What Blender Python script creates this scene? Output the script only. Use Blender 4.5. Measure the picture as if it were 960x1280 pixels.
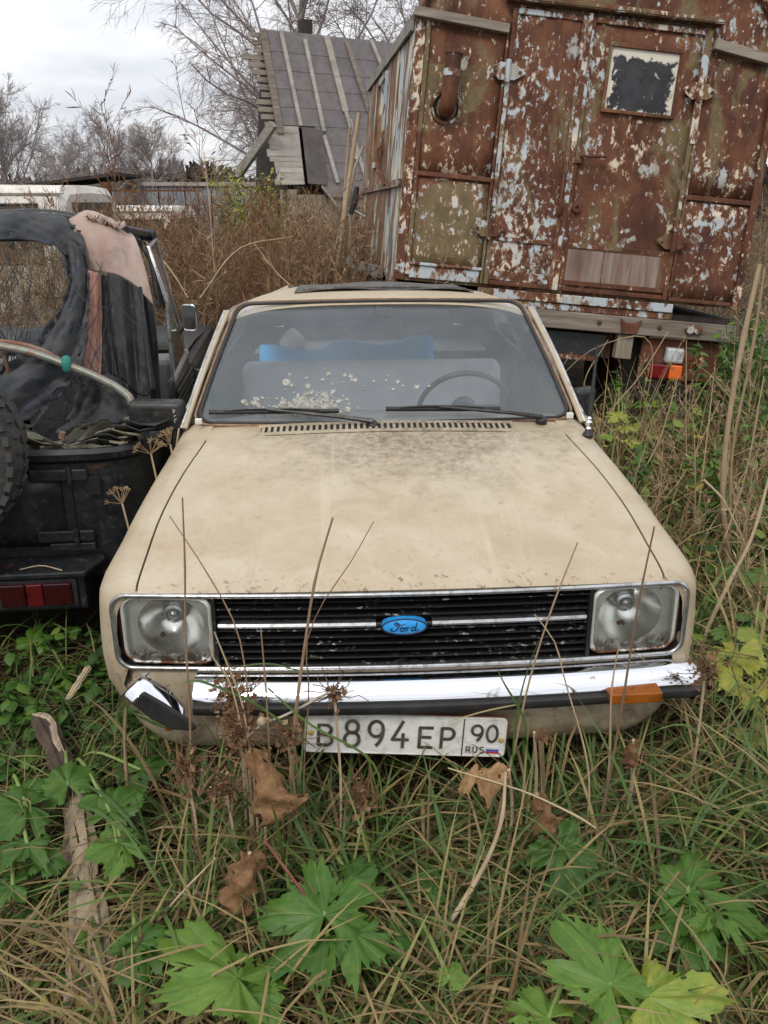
import bpy, bmesh, math, random
import numpy as np
from mathutils import Vector, Matrix
R = math.radians
sc = bpy.context.scene
for _o in list(bpy.data.objects): bpy.data.objects.remove(_o)
COL = sc.collection
rng = np.random.default_rng(7)
random.seed(7)

# ------------------------------------------------------------------ camera
FPX, PITCH, CAMH = 1060.0, R(20.0), 1.6           # focal length in photo pixels (960 x 1280)
cam_d = bpy.data.cameras.new('camera'); cam = bpy.data.objects.new('camera', cam_d); COL.objects.link(cam)
cam_d.sensor_fit = 'VERTICAL'; cam_d.sensor_height = 36.0; cam_d.lens = FPX / 1280 * 36.0
cam_d.clip_start = 0.02; cam_d.clip_end = 2000
cam.location = (0, 0, CAMH); cam.rotation_euler = (R(90) - PITCH, 0, 0)
sc.camera = cam

# ------------------------------------------------------------------ sky, sun, exposure
SUN_EL, SUN_AZ = 48.0, 200.0                      # azimuth clockwise from +Y (the view direction)
w = bpy.data.worlds.new('World'); sc.world = w; w.use_nodes = True
nt = w.node_tree; nt.nodes.clear()
def wn(t, **k):
    n = nt.nodes.new(t)
    for a, b in k.items(): setattr(n, a, b)
    return n
wo = wn('ShaderNodeOutputWorld'); wb = wn('ShaderNodeBackground'); wb.inputs['Strength'].default_value = 0.1
sky = wn('ShaderNodeTexSky', sky_type='NISHITA', sun_disc=False)
sky.sun_elevation = R(SUN_EL); sky.sun_rotation = R(SUN_AZ); sky.dust_density = 2.0
tc = wn('ShaderNodeTexCoord'); sep = wn('ShaderNodeSeparateXYZ')
nt.links.new(tc.outputs['Generated'], sep.inputs[0])
def wmath(op, a, b=None, clamp=False):
    n = wn('ShaderNodeMath', operation=op, use_clamp=clamp)
    for i, x in enumerate((a, b)):
        if x is None: continue
        if isinstance(x, (int, float)): n.inputs[i].default_value = x
        else: nt.links.new(x, n.inputs[i])
    return n.outputs[0]
# cloud deck: project the direction on a plane overhead so the streaks flatten towards the horizon
zz = wmath('ADD', wmath('MAXIMUM', sep.outputs['Z'], 0.0), 0.16)
cx = wmath('DIVIDE', sep.outputs['X'], zz); cy = wmath('DIVIDE', sep.outputs['Y'], zz)
cmb = wn('ShaderNodeCombineXYZ'); nt.links.new(cx, cmb.inputs[0]); nt.links.new(cy, cmb.inputs[1])
n1 = wn('ShaderNodeTexNoise'); n1.inputs['Scale'].default_value = 1.25; n1.inputs['Detail'].default_value = 6; n1.inputs['Roughness'].default_value = 0.55
nt.links.new(cmb.outputs[0], n1.inputs['Vector'])
cr = wn('ShaderNodeValToRGB'); e = cr.color_ramp.elements
e[0].position = 0.36; e[0].color = (0.70, 0.725, 0.79, 1); e[1].position = 0.64; e[1].color = (1.0, 1.0, 1.0, 1)
nt.links.new(n1.outputs['Fac'], cr.inputs['Fac'])
# an overcast dome is brighter overhead than at the horizon
gr = wmath('ADD', wmath('MULTIPLY', wmath('POWER', wmath('MAXIMUM', sep.outputs['Z'], 0.0), 0.5), 8.2), 8.9)
cl = wn('ShaderNodeVectorMath', operation='SCALE'); nt.links.new(cr.outputs['Color'], cl.inputs[0]); nt.links.new(gr, cl.inputs['Scale'])
mx = wn('ShaderNodeMix', data_type='RGBA'); mx.inputs['Factor'].default_value = 0.88
nt.links.new(sky.outputs['Color'], mx.inputs['A']); nt.links.new(cl.outputs[0], mx.inputs['B'])
nt.links.new(mx.outputs['Result'], wb.inputs['Color']); nt.links.new(wb.outputs[0], wo.inputs[0])

sun_d = bpy.data.lights.new('sun', 'SUN'); sun_d.energy = 1.5; sun_d.angle = R(14); sun_d.color = (1.0, 0.95, 0.88)
sun = bpy.data.objects.new('sun', sun_d); COL.objects.link(sun); sun.location = (0, -5, 12)
_d = Vector((math.sin(R(SUN_AZ)) * math.cos(R(SUN_EL)), math.cos(R(SUN_AZ)) * math.cos(R(SUN_EL)), math.sin(R(SUN_EL))))
sun.rotation_euler = (-_d).to_track_quat('-Z', 'Y').to_euler()
sc.view_settings.view_transform = 'Standard'; sc.view_settings.look = 'None'
sc.view_settings.exposure = 0.0; sc.view_settings.gamma = 1.0; sc.view_settings.use_curve_mapping = False
sc.render.engine = 'CYCLES'; sc.cycles.max_bounces = 8; sc.cycles.transparent_max_bounces = 16
sc.cycles.use_denoising = True

# ------------------------------------------------------------------ pixel -> place
_c, _s = math.cos(PITCH), math.sin(PITCH)
def ray(px, py):
    u, v = (px - 480) / FPX, (py - 640) / FPX
    return Vector((u, _c - v * _s, -_s - v * _c))
CAM = Vector((0, 0, CAMH))
def at(px, py, D):                                 # point of that direction at horizontal distance D
    d = ray(px, py); return CAM + d * (D / d.y)
def on(px, py, z=0.0):                             # point of that direction at height z
    d = ray(px, py); return CAM + d * ((z - CAMH) / d.z)
class Frame:
    def __init__(s, o, r, u):
        r = Vector(r).normalized(); u = Vector(u); u = (u - r * u.dot(r)).normalized(); b = u.cross(r)
        s.m = Matrix(((r.x, b.x, u.x, o[0]), (r.y, b.y, u.y, o[1]), (r.z, b.z, u.z, o[2]), (0, 0, 0, 1))); s.i = s.m.inverted()
    def hit(s, px, py, ax=1, off=0.0):             # local point where the pixel's direction meets the plane local[ax] = off
        o = s.i @ CAM; d = s.i.to_3x3() @ ray(px, py); return o + d * ((off - o[ax]) / d[ax])
    def loc(s, p): return s.i @ Vector(p)

# ------------------------------------------------------------------ mesh helpers
class G:
    def __init__(s): s.v = []; s.f = []
    def add(s, v, f):
        n = len(s.v); s.v += [tuple(p) for p in v]; s.f += [tuple(i + n for i in q) for q in f]; return s
    def box(s, lo, hi, m=None):
        (a, b, c), (d, e, f) = lo, hi
        v = [Vector(p) for p in ((a, b, c), (d, b, c), (d, e, c), (a, e, c), (a, b, f), (d, b, f), (d, e, f), (a, e, f))]
        if m is not None: v = [m @ p for p in v]
        return s.add(v, [(3, 2, 1, 0), (4, 5, 6, 7), (0, 1, 5, 4), (1, 2, 6, 5), (2, 3, 7, 6), (3, 0, 4, 7)])
    def beam(s, p, q, wd, th, up=(0, 0, 1)):       # rectangular bar from p to q
        p, q = Vector(p), Vector(q); t = (q - p).normalized(); x = t.cross(Vector(up)).normalized(); z = x.cross(t)
        v = [c + x * (a * wd / 2) + z * (b * th / 2) for c in (p, q) for a, b in ((-1, -1), (1, -1), (1, 1), (-1, 1))]
        return s.add(v, [(0, 1, 2, 3), (7, 6, 5, 4), (0, 4, 5, 1), (1, 5, 6, 2), (2, 6, 7, 3), (3, 7, 4, 0)])
    def hexa(s, q, off):                           # four corners extruded by a vector
        q = [Vector(p) for p in q]; o = Vector(off)
        return s.add(q + [p + o for p in q], [(3, 2, 1, 0), (4, 5, 6, 7), (0, 1, 5, 4), (1, 2, 6, 5), (2, 3, 7, 6), (3, 0, 4, 7)])
    def tube(s, pts, r, n=8, cap=True, flat=1.0, closed=False):
        pts = [Vector(p) for p in pts]; k = len(pts); rr = r if hasattr(r, '__len__') else [r] * k
        V = []; prev = None
        for i, p in enumerate(pts):
            if closed: t = pts[(i + 1) % k] - pts[i - 1]
            else: t = pts[min(i + 1, k - 1)] - pts[max(i - 1, 0)]
            t = t.normalized() if t.length > 1e-9 else Vector((0, 0, 1))
            if prev is None:
                a = Vector((0, 0, 1)) if abs(t.z) < 0.9 else Vector((1, 0, 0)); x = t.cross(a).normalized()
            else:
                x = (prev - t * prev.dot(t)); x = x.normalized() if x.length > 1e-9 else t.orthogonal().normalized()
            prev = x; y = t.cross(x)
            V += [p + x * (rr[i] * math.cos(2 * math.pi * j / n)) + y * (rr[i] * flat * math.sin(2 * math.pi * j / n)) for j in range(n)]
        Fc = [(i * n + j, i * n + (j + 1) % n, (i + 1) * n + (j + 1) % n, (i + 1) * n + j) for i in range(k - 1) for j in range(n)]
        if closed: Fc += [((k - 1) * n + j, (k - 1) * n + (j + 1) % n, (j + 1) % n, j) for j in range(n)]
        elif cap: Fc += [tuple(range(n - 1, -1, -1)), tuple((k - 1) * n + j for j in range(n))]
        return s.add(V, Fc)
    def grid(s, P, close=False):
        a, b = len(P), len(P[0]); V = [p for row in P for p in row]
        Fc = [(i * b + j, i * b + j + 1, (i + 1) * b + j + 1, (i + 1) * b + j) for i in range(a - 1) for j in range(b - 1)]
        if close: Fc += [(i * b + b - 1, i * b, (i + 1) * b, (i + 1) * b + b - 1) for i in range(a - 1)]
        return s.add(V, Fc)
    def lathe(s, prof, n=24, o=(0, 0, 0), ax=(0, 0, 1), cap=False):   # prof: (radius, height along ax)
        ax = Vector(ax).normalized(); x = ax.orthogonal().normalized(); y = ax.cross(x); o = Vector(o)
        P = [[o + ax * h + (x * math.cos(2 * math.pi * j / n) + y * math.sin(2 * math.pi * j / n)) * r for j in range(n)] for r, h in prof]
        n0 = len(s.v); s.grid(P, close=True)
        if cap: s.f += [tuple(n0 + j for j in range(n - 1, -1, -1)), tuple(n0 + (len(prof) - 1) * n + j for j in range(n))]
        return s
    def prism(s, poly, off):                       # planar polygon extruded by a vector
        n = len(poly); o = Vector(off); P = [Vector(p) for p in poly]
        return s.add(P + [p + o for p in P], [tuple(range(n - 1, -1, -1)), tuple(range(n, 2 * n))] + [(i, (i + 1) % n, n + (i + 1) % n, n + i) for i in range(n)])
    def ring(s, A, B):                             # band between two closed loops of equal length
        n = len(A); return s.add(list(A) + list(B), [(i, (i + 1) % n, n + (i + 1) % n, n + i) for i in range(n)])
    def build(s, name, mat, parent=None, smooth=None, bevel=0, solid=0, sub=0, loc=None):
        me = bpy.data.meshes.new(name); me.from_pydata([tuple(p) for p in s.v], [], s.f); me.validate(); me.update()
        bm = bmesh.new(); bm.from_mesh(me); bmesh.ops.remove_doubles(bm, verts=bm.verts, dist=1e-6); bmesh.ops.recalc_face_normals(bm, faces=bm.faces); bm.to_mesh(me); bm.free()
        me.materials.append(mat)
        if smooth is not None:
            me.polygons.foreach_set('use_smooth', [True] * len(me.polygons)); me.set_sharp_from_angle(angle=R(smooth))
        o = bpy.data.objects.new(name, me); COL.objects.link(o)
        if parent is not None: o.parent = parent
        if loc is not None: o.location = loc
        if sub:
            md = o.modifiers.new('sub', 'SUBSURF'); md.levels = sub; md.render_levels = sub
        if solid:
            md = o.modifiers.new('solid', 'SOLIDIFY'); md.thickness = solid; md.offset = -1
        if bevel:
            md = o.modifiers.new('bevel', 'BEVEL'); md.width = bevel; md.segments = 2; md.limit_method = 'ANGLE'; md.angle_limit = R(40)
        return o
def share(o, parent=None, loc=None, name=None):    # another object on the same mesh
    c = o.copy(); COL.objects.link(c)
    c.parent = parent
    if loc is not None: c.location = loc
    return c
def npmesh(name, V, Fq, mat, parent=None, smooth=False, attr=None):
    V = np.asarray(V, np.float32).reshape(-1, 3); Fq = np.asarray(Fq, np.int32); k = Fq.shape[1]
    me = bpy.data.meshes.new(name); me.vertices.add(len(V)); me.vertices.foreach_set('co', V.ravel())
    me.loops.add(Fq.size); me.loops.foreach_set('vertex_index', Fq.ravel())
    me.polygons.add(len(Fq)); me.polygons.foreach_set('loop_start', np.arange(0, Fq.size, k, dtype=np.int32))
    if smooth: me.polygons.foreach_set('use_smooth', np.ones(len(Fq), bool))
    me.update(); me.validate()
    if attr:
        for an, av in attr.items():
            a = me.attributes.new(an, 'FLOAT', 'POINT'); a.data.foreach_set('value', np.asarray(av, np.float32))
    me.materials.append(mat); o = bpy.data.objects.new(name, me); COL.objects.link(o)
    if parent is not None: o.parent = parent
    return o
def tag(o, label=None, cat=None, group=None, kind=None):
    if label: o['label'] = label
    if cat: o['category'] = cat
    if group: o['group'] = group
    if kind: o['kind'] = kind
    return o
def empty(name, m=None, loc=None):
    o = bpy.data.objects.new(name, None); COL.objects.link(o); o.empty_display_size = 0.1
    if m is not None: o.matrix_world = m
    if loc is not None: o.location = loc
    return o
def lerp(a, b, t): return a + (b - a) * t
def interp(xs, ys):
    xs, ys = np.array(xs, float), np.array(ys, float)
    d = np.gradient(ys, xs)
    def f(x):
        x = min(max(x, xs[0]), xs[-1]); i = int(min(np.searchsorted(xs, x, 'right') - 1, len(xs) - 2)); h = xs[i + 1] - xs[i]; t = (x - xs[i]) / h
        return float((2*t**3-3*t**2+1)*ys[i] + (t**3-2*t**2+t)*h*d[i] + (-2*t**3+3*t**2)*ys[i+1] + (t**3-t**2)*h*d[i+1])
    return f
def smooth_path(pts, n=24):
    pts = [Vector(p) for p in pts]; L = [0]
    for a, b in zip(pts, pts[1:]): L.append(L[-1] + (b - a).length)
    fs = [interp(L, [p[i] for p in pts]) for i in range(3)]
    return [Vector([f(L[-1] * k / (n - 1)) for f in fs]) for k in range(n)]
def rrect(hw, hh, r, n=6):                         # rounded rectangle loop (x, z), counter-clockwise
    P = []
    for cxx, cyy, a0 in ((hw - r, hh - r, 0), (-hw + r, hh - r, 90), (-hw + r, -hh + r, 180), (hw - r, -hh + r, 270)):
        for k in range(n + 1):
            a = R(a0 + 90 * k / n); P.append((cxx + r * math.cos(a), cyy + r * math.sin(a)))
    return P
# batches of thin strands
def tubes_np(P, r, n=3):                           # P (N,K,3), r (N,K)
    N, K = P.shape[:2]; T = np.gradient(P, axis=1); T /= np.linalg.norm(T, axis=2, keepdims=True) + 1e-9
    ref = np.where(np.abs(T[:, :1, 2:3]) < 0.9, np.array([0, 0, 1.0]), np.array([1.0, 0, 0])); ref = np.broadcast_to(ref, T.shape)
    X = np.cross(T, ref); X /= np.linalg.norm(X, axis=2, keepdims=True) + 1e-9; Y = np.cross(T, X)
    a = 2 * np.pi * np.arange(n) / n
    V = P[:, :, None] + r[:, :, None, None] * (X[:, :, None] * np.cos(a)[:, None] + Y[:, :, None] * np.sin(a)[:, None])
    base = (np.arange(N) * K * n)[:, None, None] + (np.arange(K - 1) * n)[None, :, None]; j = np.arange(n); j2 = (j + 1) % n
    Fq = np.stack([base + j, base + j2, base + n + j2, base + n + j], -1).reshape(-1, 4)
    return V.reshape(-1, 3), Fq
def ribbons_np(P, wd, S):                          # P (N,K,3), wd (N,K), S (N,3) or (N,K,3) sideways
    N, K = P.shape[:2]
    if S.ndim == 2: S = S[:, None]
    V = np.stack([P - S * wd[:, :, None] / 2, P + S * wd[:, :, None] / 2], 2)
    b = (np.arange(N) * K * 2)[:, None] + (np.arange(K - 1) * 2)[None]
    Fq = np.stack([b, b + 1, b + 3, b + 2], -1).reshape(-1, 4)
    return V.reshape(-1, 3), Fq
def merge_np(parts):
    Vs, Fs, n = [], [], 0
    for V, Fq in parts:
        Vs.append(V); Fs.append(Fq + n); n += len(V)
    return np.concatenate(Vs), np.concatenate(Fs)
def unit(v): return v / (np.linalg.norm(v, axis=-1, keepdims=True) + 1e-9)
def grow(P, nch, ratio, ang, K=4, t0=0.2, t1=1.0, bend=0.0, jit=0.12, g=np.random.default_rng(3), taper=0.5, lens=None):
    """children of every path in P (N,K,3): nch each; bend>0 lifts, <0 droops"""
    N, K0 = P.shape[:2]; L = np.linalg.norm(np.diff(P, axis=1), axis=2).sum(1)
    t = g.uniform(t0, t1, (N, nch)); f = t * (K0 - 1); i = np.minimum(f.astype(int), K0 - 2); fr = (f - i)[..., None]
    idx = np.arange(N)[:, None]; A, B = P[idx, i], P[idx, i + 1]; base = A + (B - A) * fr; tan = unit(B - A)
    rv = unit(g.normal(size=tan.shape)); perp = unit(rv - tan * (rv * tan).sum(-1, keepdims=True))
    a = np.radians(g.normal(ang, ang * 0.25, (N, nch)))[..., None]
    d = tan * np.cos(a) + perp * np.sin(a)
    ln = (L[:, None] * ratio * (1 - taper * t) * g.uniform(0.6, 1.25, (N, nch)))[..., None]
    out = [base]; cur = base; dd = d
    for k in range(1, K):
        dd = unit(dd + np.array([0, 0, bend]) + g.normal(0, jit, d.shape)); cur = cur + dd * ln / (K - 1); out.append(cur)
    C = np.stack(out, 2).reshape(N * nch, K, 3); par = np.repeat(np.arange(N), nch)
    return C, par, t.reshape(-1)
# ------------------------------------------------------------------ materials
class MT:
    def __init__(s, name):
        s.m = bpy.data.materials.new(name); s.m.use_nodes = True; s.t = s.m.node_tree; s.t.nodes.clear()
        s.out = s.n('ShaderNodeOutputMaterial'); s.b = s.n('ShaderNodeBsdfPrincipled'); s.l(s.b.outputs[0], s.out.inputs[0])
        s.tc = s.n('ShaderNodeTexCoord')
    def n(s, t, **k):
        x = s.t.nodes.new(t)
        for a, b in k.items(): setattr(x, a, b)
        return x
    def l(s, a, b): s.t.links.new(a, b)
    def put(s, sock, x):
        if hasattr(x, 'is_linked') or isinstance(x, bpy.types.NodeSocket): s.l(x, sock)
        elif isinstance(x, (tuple, list)) and len(x) == 3 and sock.type == 'RGBA': sock.default_value = (*x, 1)
        else: sock.default_value = x
    def vec(s, scale=(1, 1, 1), loc=(0, 0, 0), rot=(0, 0, 0)):
        mp = s.n('ShaderNodeMapping'); mp.inputs['Scale'].default_value = scale; mp.inputs['Location'].default_value = loc; mp.inputs['Rotation'].default_value = rot
        s.l(s.tc.outputs['Object'], mp.inputs[0]); return mp.outputs[0]
    def noise(s, scale, detail=5, rough=0.55, dist=0, v=None):
        x = s.n('ShaderNodeTexNoise'); x.inputs['Scale'].default_value = scale; x.inputs['Detail'].default_value = detail
        x.inputs['Roughness'].default_value = rough; x.inputs['Distortion'].default_value = dist
        s.l(v if v is not None else s.tc.outputs['Object'], x.inputs['Vector']); return x.outputs['Fac']
    def voro(s, scale, v=None, out='Distance', feat='F1'):
        x = s.n('ShaderNodeTexVoronoi', feature=feat); x.inputs['Scale'].default_value = scale
        s.l(v if v is not None else s.tc.outputs['Object'], x.inputs['Vector']); return x.outputs[out]
    def ramp(s, fac, stops, interp='LINEAR'):
        x = s.n('ShaderNodeValToRGB'); x.color_ramp.interpolation = interp; el = x.color_ramp.elements
        while len(el) < len(stops): el.new(0.5)
        for e, (p, c) in zip(el, stops):
            e.position = p; e.color = (*c, 1) if isinstance(c, (tuple, list)) else (c, c, c, 1)
        s.put(x.inputs['Fac'], fac); return x.outputs['Color']
    def mix(s, fac, a, b, mode='MIX'):
        x = s.n('ShaderNodeMix', data_type='RGBA', blend_type=mode); s.put(x.inputs['Factor'], fac); s.put(x.inputs['A'], a); s.put(x.inputs['B'], b); return x.outputs['Result']
    def math(s, op, a, b=0.0, clamp=False):
        x = s.n('ShaderNodeMath', operation=op, use_clamp=clamp); s.put(x.inputs[0], a); s.put(x.inputs[1], b); return x.outputs[0]
    def rng(s, x, a, b, c=0.0, d=1.0):
        n = s.n('ShaderNodeMapRange', clamp=True); s.put(n.inputs[0], x); n.inputs[1].default_value = a; n.inputs[2].default_value = b; n.inputs[3].default_value = c; n.inputs[4].default_value = d; return n.outputs[0]
    def bump(s, h, strength=0.3, dist=0.01):
        x = s.n('ShaderNodeBump'); x.inputs['Strength'].default_value = strength; x.inputs['Distance'].default_value = dist; s.put(x.inputs['Height'], h); s.l(x.outputs[0], s.b.inputs['Normal']); return x
    def attr(s, name):
        x = s.n('ShaderNodeAttribute', attribute_name=name); return x.outputs['Fac']
    def sepo(s):
        x = s.n('ShaderNodeSeparateXYZ'); s.l(s.tc.outputs['Object'], x.inputs[0]); return x.outputs
    def objrand(s):
        return s.n('ShaderNodeObjectInfo').outputs['Random']
    def set(s, color=None, rough=None, metal=None, spec=None, alpha=None):
        if color is not None: s.put(s.b.inputs['Base Color'], color)
        if rough is not None: s.put(s.b.inputs['Roughness'], rough)
        if metal is not None: s.put(s.b.inputs['Metallic'], metal)
        if spec is not None: s.put(s.b.inputs['Specular IOR Level'], spec)
        return s
def simple(name, a, b=None, scale=8, rough=0.6, metal=0.0, bump=0.15, bdist=0.004, stretch=(1, 1, 1), detail=6, dirt=None, dirtamt=0.5, rvar=0.12, spec=0.4):
    t = MT(name); b = b or tuple(x * 0.6 for x in a); v = t.vec(stretch)
    f = t.noise(scale, detail, 0.6, 0.3, v); col = t.mix(t.rng(f, 0.35, 0.66), a, b)
    if dirt: col = t.mix(t.math('MULTIPLY', t.rng(t.noise(scale * 2.7, 7, 0.65, 0.6, v), 0.5, 0.68), dirtamt), col, dirt)
    t.set(col, t.rng(f, 0.3, 0.7, rough - rvar, rough + rvar), metal, spec)
    if bump: t.bump(t.noise(scale * 5, 4, 0.6, 0, v), bump, bdist)
    return t.m
def glass(name, dust_haze=0.12, tint=(0.9, 0.95, 0.93), dcol=(0.42, 0.42, 0.4), scale=3.0, vary=0.6):
    t = MT(name); t.t.nodes.remove(t.b)
    tr = t.n('ShaderNodeBsdfTransparent'); tr.inputs[0].default_value = (*tint, 1)
    gl = t.n('ShaderNodeBsdfGlossy'); gl.inputs['Roughness'].default_value = 0.04
    df = t.n('ShaderNodeBsdfDiffuse'); df.inputs[0].default_value = (*dcol, 1)
    fr = t.n('ShaderNodeFresnel'); fr.inputs[0].default_value = 1.5
    m1 = t.n('ShaderNodeMixShader'); t.l(fr.outputs[0], m1.inputs[0]); t.l(tr.outputs[0], m1.inputs[1]); t.l(gl.outputs[0], m1.inputs[2])
    m2 = t.n('ShaderNodeMixShader'); f = t.noise(scale, 6, 0.6, 0.5); t.l(t.rng(f, 0.3, 0.75, dust_haze * (1 - vary), dust_haze * (1 + vary)), m2.inputs[0]); t.l(m1.outputs[0], m2.inputs[1]); t.l(df.outputs[0], m2.inputs[2])
    t.l(m2.outputs[0], t.out.inputs[0]); return t.m

MAT = {}
# faded beige car paint: chalky patches, brown grime streaks, moss-dark stain at the rear of the bonnet, small rust chips
t = MT('beige_paint'); o = t.sepo()
n_big = t.noise(1.8, 6, 0.6, 0.5); n_fine = t.noise(34, 9, 0.75, 0.1); n_mid = t.noise(6.5, 7, 0.65, 0.5); n_gr = t.noise(130, 4, 0.7, 0)
col = t.mix(t.rng(n_big, 0.36, 0.64), (0.375, 0.302, 0.20), (0.435, 0.368, 0.266))
col = t.mix(t.math('MULTIPLY', t.rng(n_mid, 0.42, 0.70), 0.5), col, (0.52, 0.45, 0.345))          # chalky bloom
col = t.mix(t.math('MULTIPLY', t.rng(t.noise(4.2, 7, 0.68, 0.9, t.vec((1, 1, 1), (7, 3, 2))), 0.48, 0.74), 0.32), col, (0.33, 0.225, 0.115))   # rusty ochre film
dx = t.math('DIVIDE', t.math('SUBTRACT', o[0], 0.10), 0.56); dy = t.math('DIVIDE', t.math('SUBTRACT', o[1], 0.92), 0.46)
rad = t.math('SQRT', t.math('ADD', t.math('MULTIPLY', dx, dx), t.math('MULTIPLY', dy, dy))); rad = t.math('ADD', rad, t.math('MULTIPLY', t.math('SUBTRACT', n_mid, 0.5), 1.6))
st = t.math('MULTIPLY', t.rng(rad, 0.25, 1.05, 1.0, 0.0), t.rng(t.math('ADD', n_fine, t.math('MULTIPLY', t.math('SUBTRACT', n_gr, 0.5), 0.5)), 0.40, 0.60))
col = t.mix(t.math('MULTIPLY', t.rng(rad, 0.2, 1.25, 1.0, 0.0), 0.32), col, (0.22, 0.175, 0.12)); col = t.mix(t.math('MULTIPLY', st, 0.80), col, (0.115, 0.090, 0.062))
gr_ = t.math('MULTIPLY', t.rng(t.math('ADD', n_fine, t.math('MULTIPLY', t.math('SUBTRACT', n_gr, 0.5), 0.6)), 0.58, 0.74), t.rng(n_big, 0.35, 0.6, 0.25, 0.7))
col = t.mix(gr_, col, (0.20, 0.135, 0.072))
srk = t.noise(15, 5, 0.6, 0.2, t.vec((1.0, 0.05, 0.3), (2, 5, 1)))
col = t.mix(t.math('MULTIPLY', t.rng(srk, 0.60, 0.74), 0.28), col, (0.60, 0.53, 0.42)); col = t.mix(t.math('MULTIPLY', t.rng(t.noise(19, 5, 0.6, 0.2, t.vec((1.0, 0.06, 0.3), (9, 2, 1))), 0.60, 0.75), 0.30), col, (0.24, 0.165, 0.09))
sp = t.rng(t.voro(9, t.vec((1, 1, 1), (3, 1, 2))), 0.012, 0.03, 1.0, 0.0); sp = t.math('MULTIPLY', sp, t.rng(t.noise(3.1, 3), 0.48, 0.56))
col = t.mix(sp, col, (0.09, 0.04, 0.02))
lip = t.math('MULTIPLY', t.rng(o[1], 0.075, 0.02), t.rng(t.noise(44, 7, 0.72, 0.4), 0.57, 0.63)); col = t.mix(t.math('MULTIPLY', lip, 0.85), col, (0.13, 0.06, 0.028))
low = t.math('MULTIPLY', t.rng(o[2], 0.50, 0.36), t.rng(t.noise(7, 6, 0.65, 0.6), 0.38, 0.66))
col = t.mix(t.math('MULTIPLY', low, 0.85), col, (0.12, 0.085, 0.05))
t.set(col, t.rng(n_fine, 0.3, 0.7, 0.40, 0.62), 0, 0.4); t.bump(t.math('ADD', n_fine, t.math('MULTIPLY', st, 0.6)), 0.06, 0.003); MAT['paint'] = t.m

t = MT('chrome'); n_ = t.noise(6, 6, 0.65, 0.4); rust = t.rng(t.noise(11, 7, 0.7, 0.6), 0.66, 0.72)
t.set(t.mix(rust, (0.78, 0.79, 0.81), (0.20, 0.09, 0.03)), t.math('ADD', t.rng(n_, 0.3, 0.7, 0.03, 0.16), t.math('MULTIPLY', rust, 0.6)), t.math('SUBTRACT', 1.0, t.math('MULTIPLY', rust, 0.9))); MAT['chrome'] = t.m
MAT['dull_chrome'] = simple('dull_chrome', (0.55, 0.56, 0.57), (0.33, 0.33, 0.33), 14, 0.3, 0.9, 0.1, 0.002, dirt=(0.12, 0.09, 0.06), dirtamt=0.7)
MAT['black_plastic'] = simple('black_plastic', (0.014, 0.014, 0.015), (0.028, 0.027, 0.025), 20, 0.42, 0, 0.1, 0.002, dirt=(0.12, 0.11, 0.09), dirtamt=0.35)
MAT['rubber'] = simple('rubber', (0.016, 0.016, 0.017), (0.024, 0.023, 0.022), 12, 0.5, 0, 0.15, 0.003, dirt=(0.07, 0.06, 0.05), dirtamt=0.25)
t = MT('grille_black')                              # black plastic with pale lichen flakes
oi = t.n('ShaderNodeObjectInfo'); va = t.n('ShaderNodeVectorMath', operation='ADD'); vs = t.n('ShaderNodeVectorMath', operation='SCALE'); vs.inputs['Scale'].default_value = 9.0
t.l(oi.outputs['Location'], vs.inputs[0]); t.l(t.tc.outputs['Object'], va.inputs[0]); t.l(vs.outputs[0], va.inputs[1]); gv_ = va.outputs[0]
fl = t.math('MULTIPLY', t.rng(t.noise(70, 5, 0.6, 0.4, gv_), 0.58, 0.62), t.rng(t.noise(6, 3, 0.5, 0, gv_), 0.50, 0.58))
yl = t.rng(t.noise(40, 3, 0.6, 0.4, gv_), 0.72, 0.74)
t.set(t.mix(yl, t.mix(fl, (0.012, 0.012, 0.012), (0.30, 0.31, 0.30)), (0.35, 0.20, 0.02)), 0.45, 0, 0.4); MAT['grille'] = t.m
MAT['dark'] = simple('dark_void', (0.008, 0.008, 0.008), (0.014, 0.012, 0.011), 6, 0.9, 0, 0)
MAT['glass'] = glass('car_glass', 0.11, (0.98, 0.99, 0.99), (0.66, 0.745, 0.81), 2.6, 0.3)  # dust film tinted pale blue, so it also carries painted sky sheen
MAT['side_glass'] = glass('side_glass', 0.06, (0.90, 0.94, 0.93))
MAT['lens'] = glass('lamp_lens', 0.04, (0.97, 0.99, 0.98), (0.82, 0.82, 0.76), 9.0, 0.7)  # whitish film over the lens puts lamp brightness into the colour
MAT['reflector'] = simple('reflector', (0.93, 0.93, 0.90), (0.80, 0.79, 0.75), 6, 0.17, 1.0, 0.03, 0.002, dirt=(0.35, 0.22, 0.12), dirtamt=0.2)
t = MT('lamp_frame'); o = t.sepo(); n_ = t.noise(30, 7, 0.7, 0.5)
rs = t.math('MULTIPLY', t.rng(o[2], 0.525, 0.498), t.rng(n_, 0.42, 0.52))
t.set(t.mix(rs, t.mix(t.rng(n_, 0.35, 0.65), (0.70, 0.70, 0.63), (0.58, 0.59, 0.53)), (0.13, 0.05, 0.02)), 0.4, 0.3); MAT['lamp_frame'] = t.m
def lamp_plastic(name, c):
    t = MT(name); n_ = t.noise(24, 6); v = t.n('ShaderNodeTexWave'); v.inputs['Scale'].default_value = 30
    t.l(t.tc.outputs['Object'], v.inputs['Vector'])
    t.set(t.mix(t.rng(n_, 0.5, 0.75), c, tuple(x * 0.35 for x in c)), 0.22, 0, 0.5); t.bump(v.outputs['Fac'], 0.25, 0.003); return t.m
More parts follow.
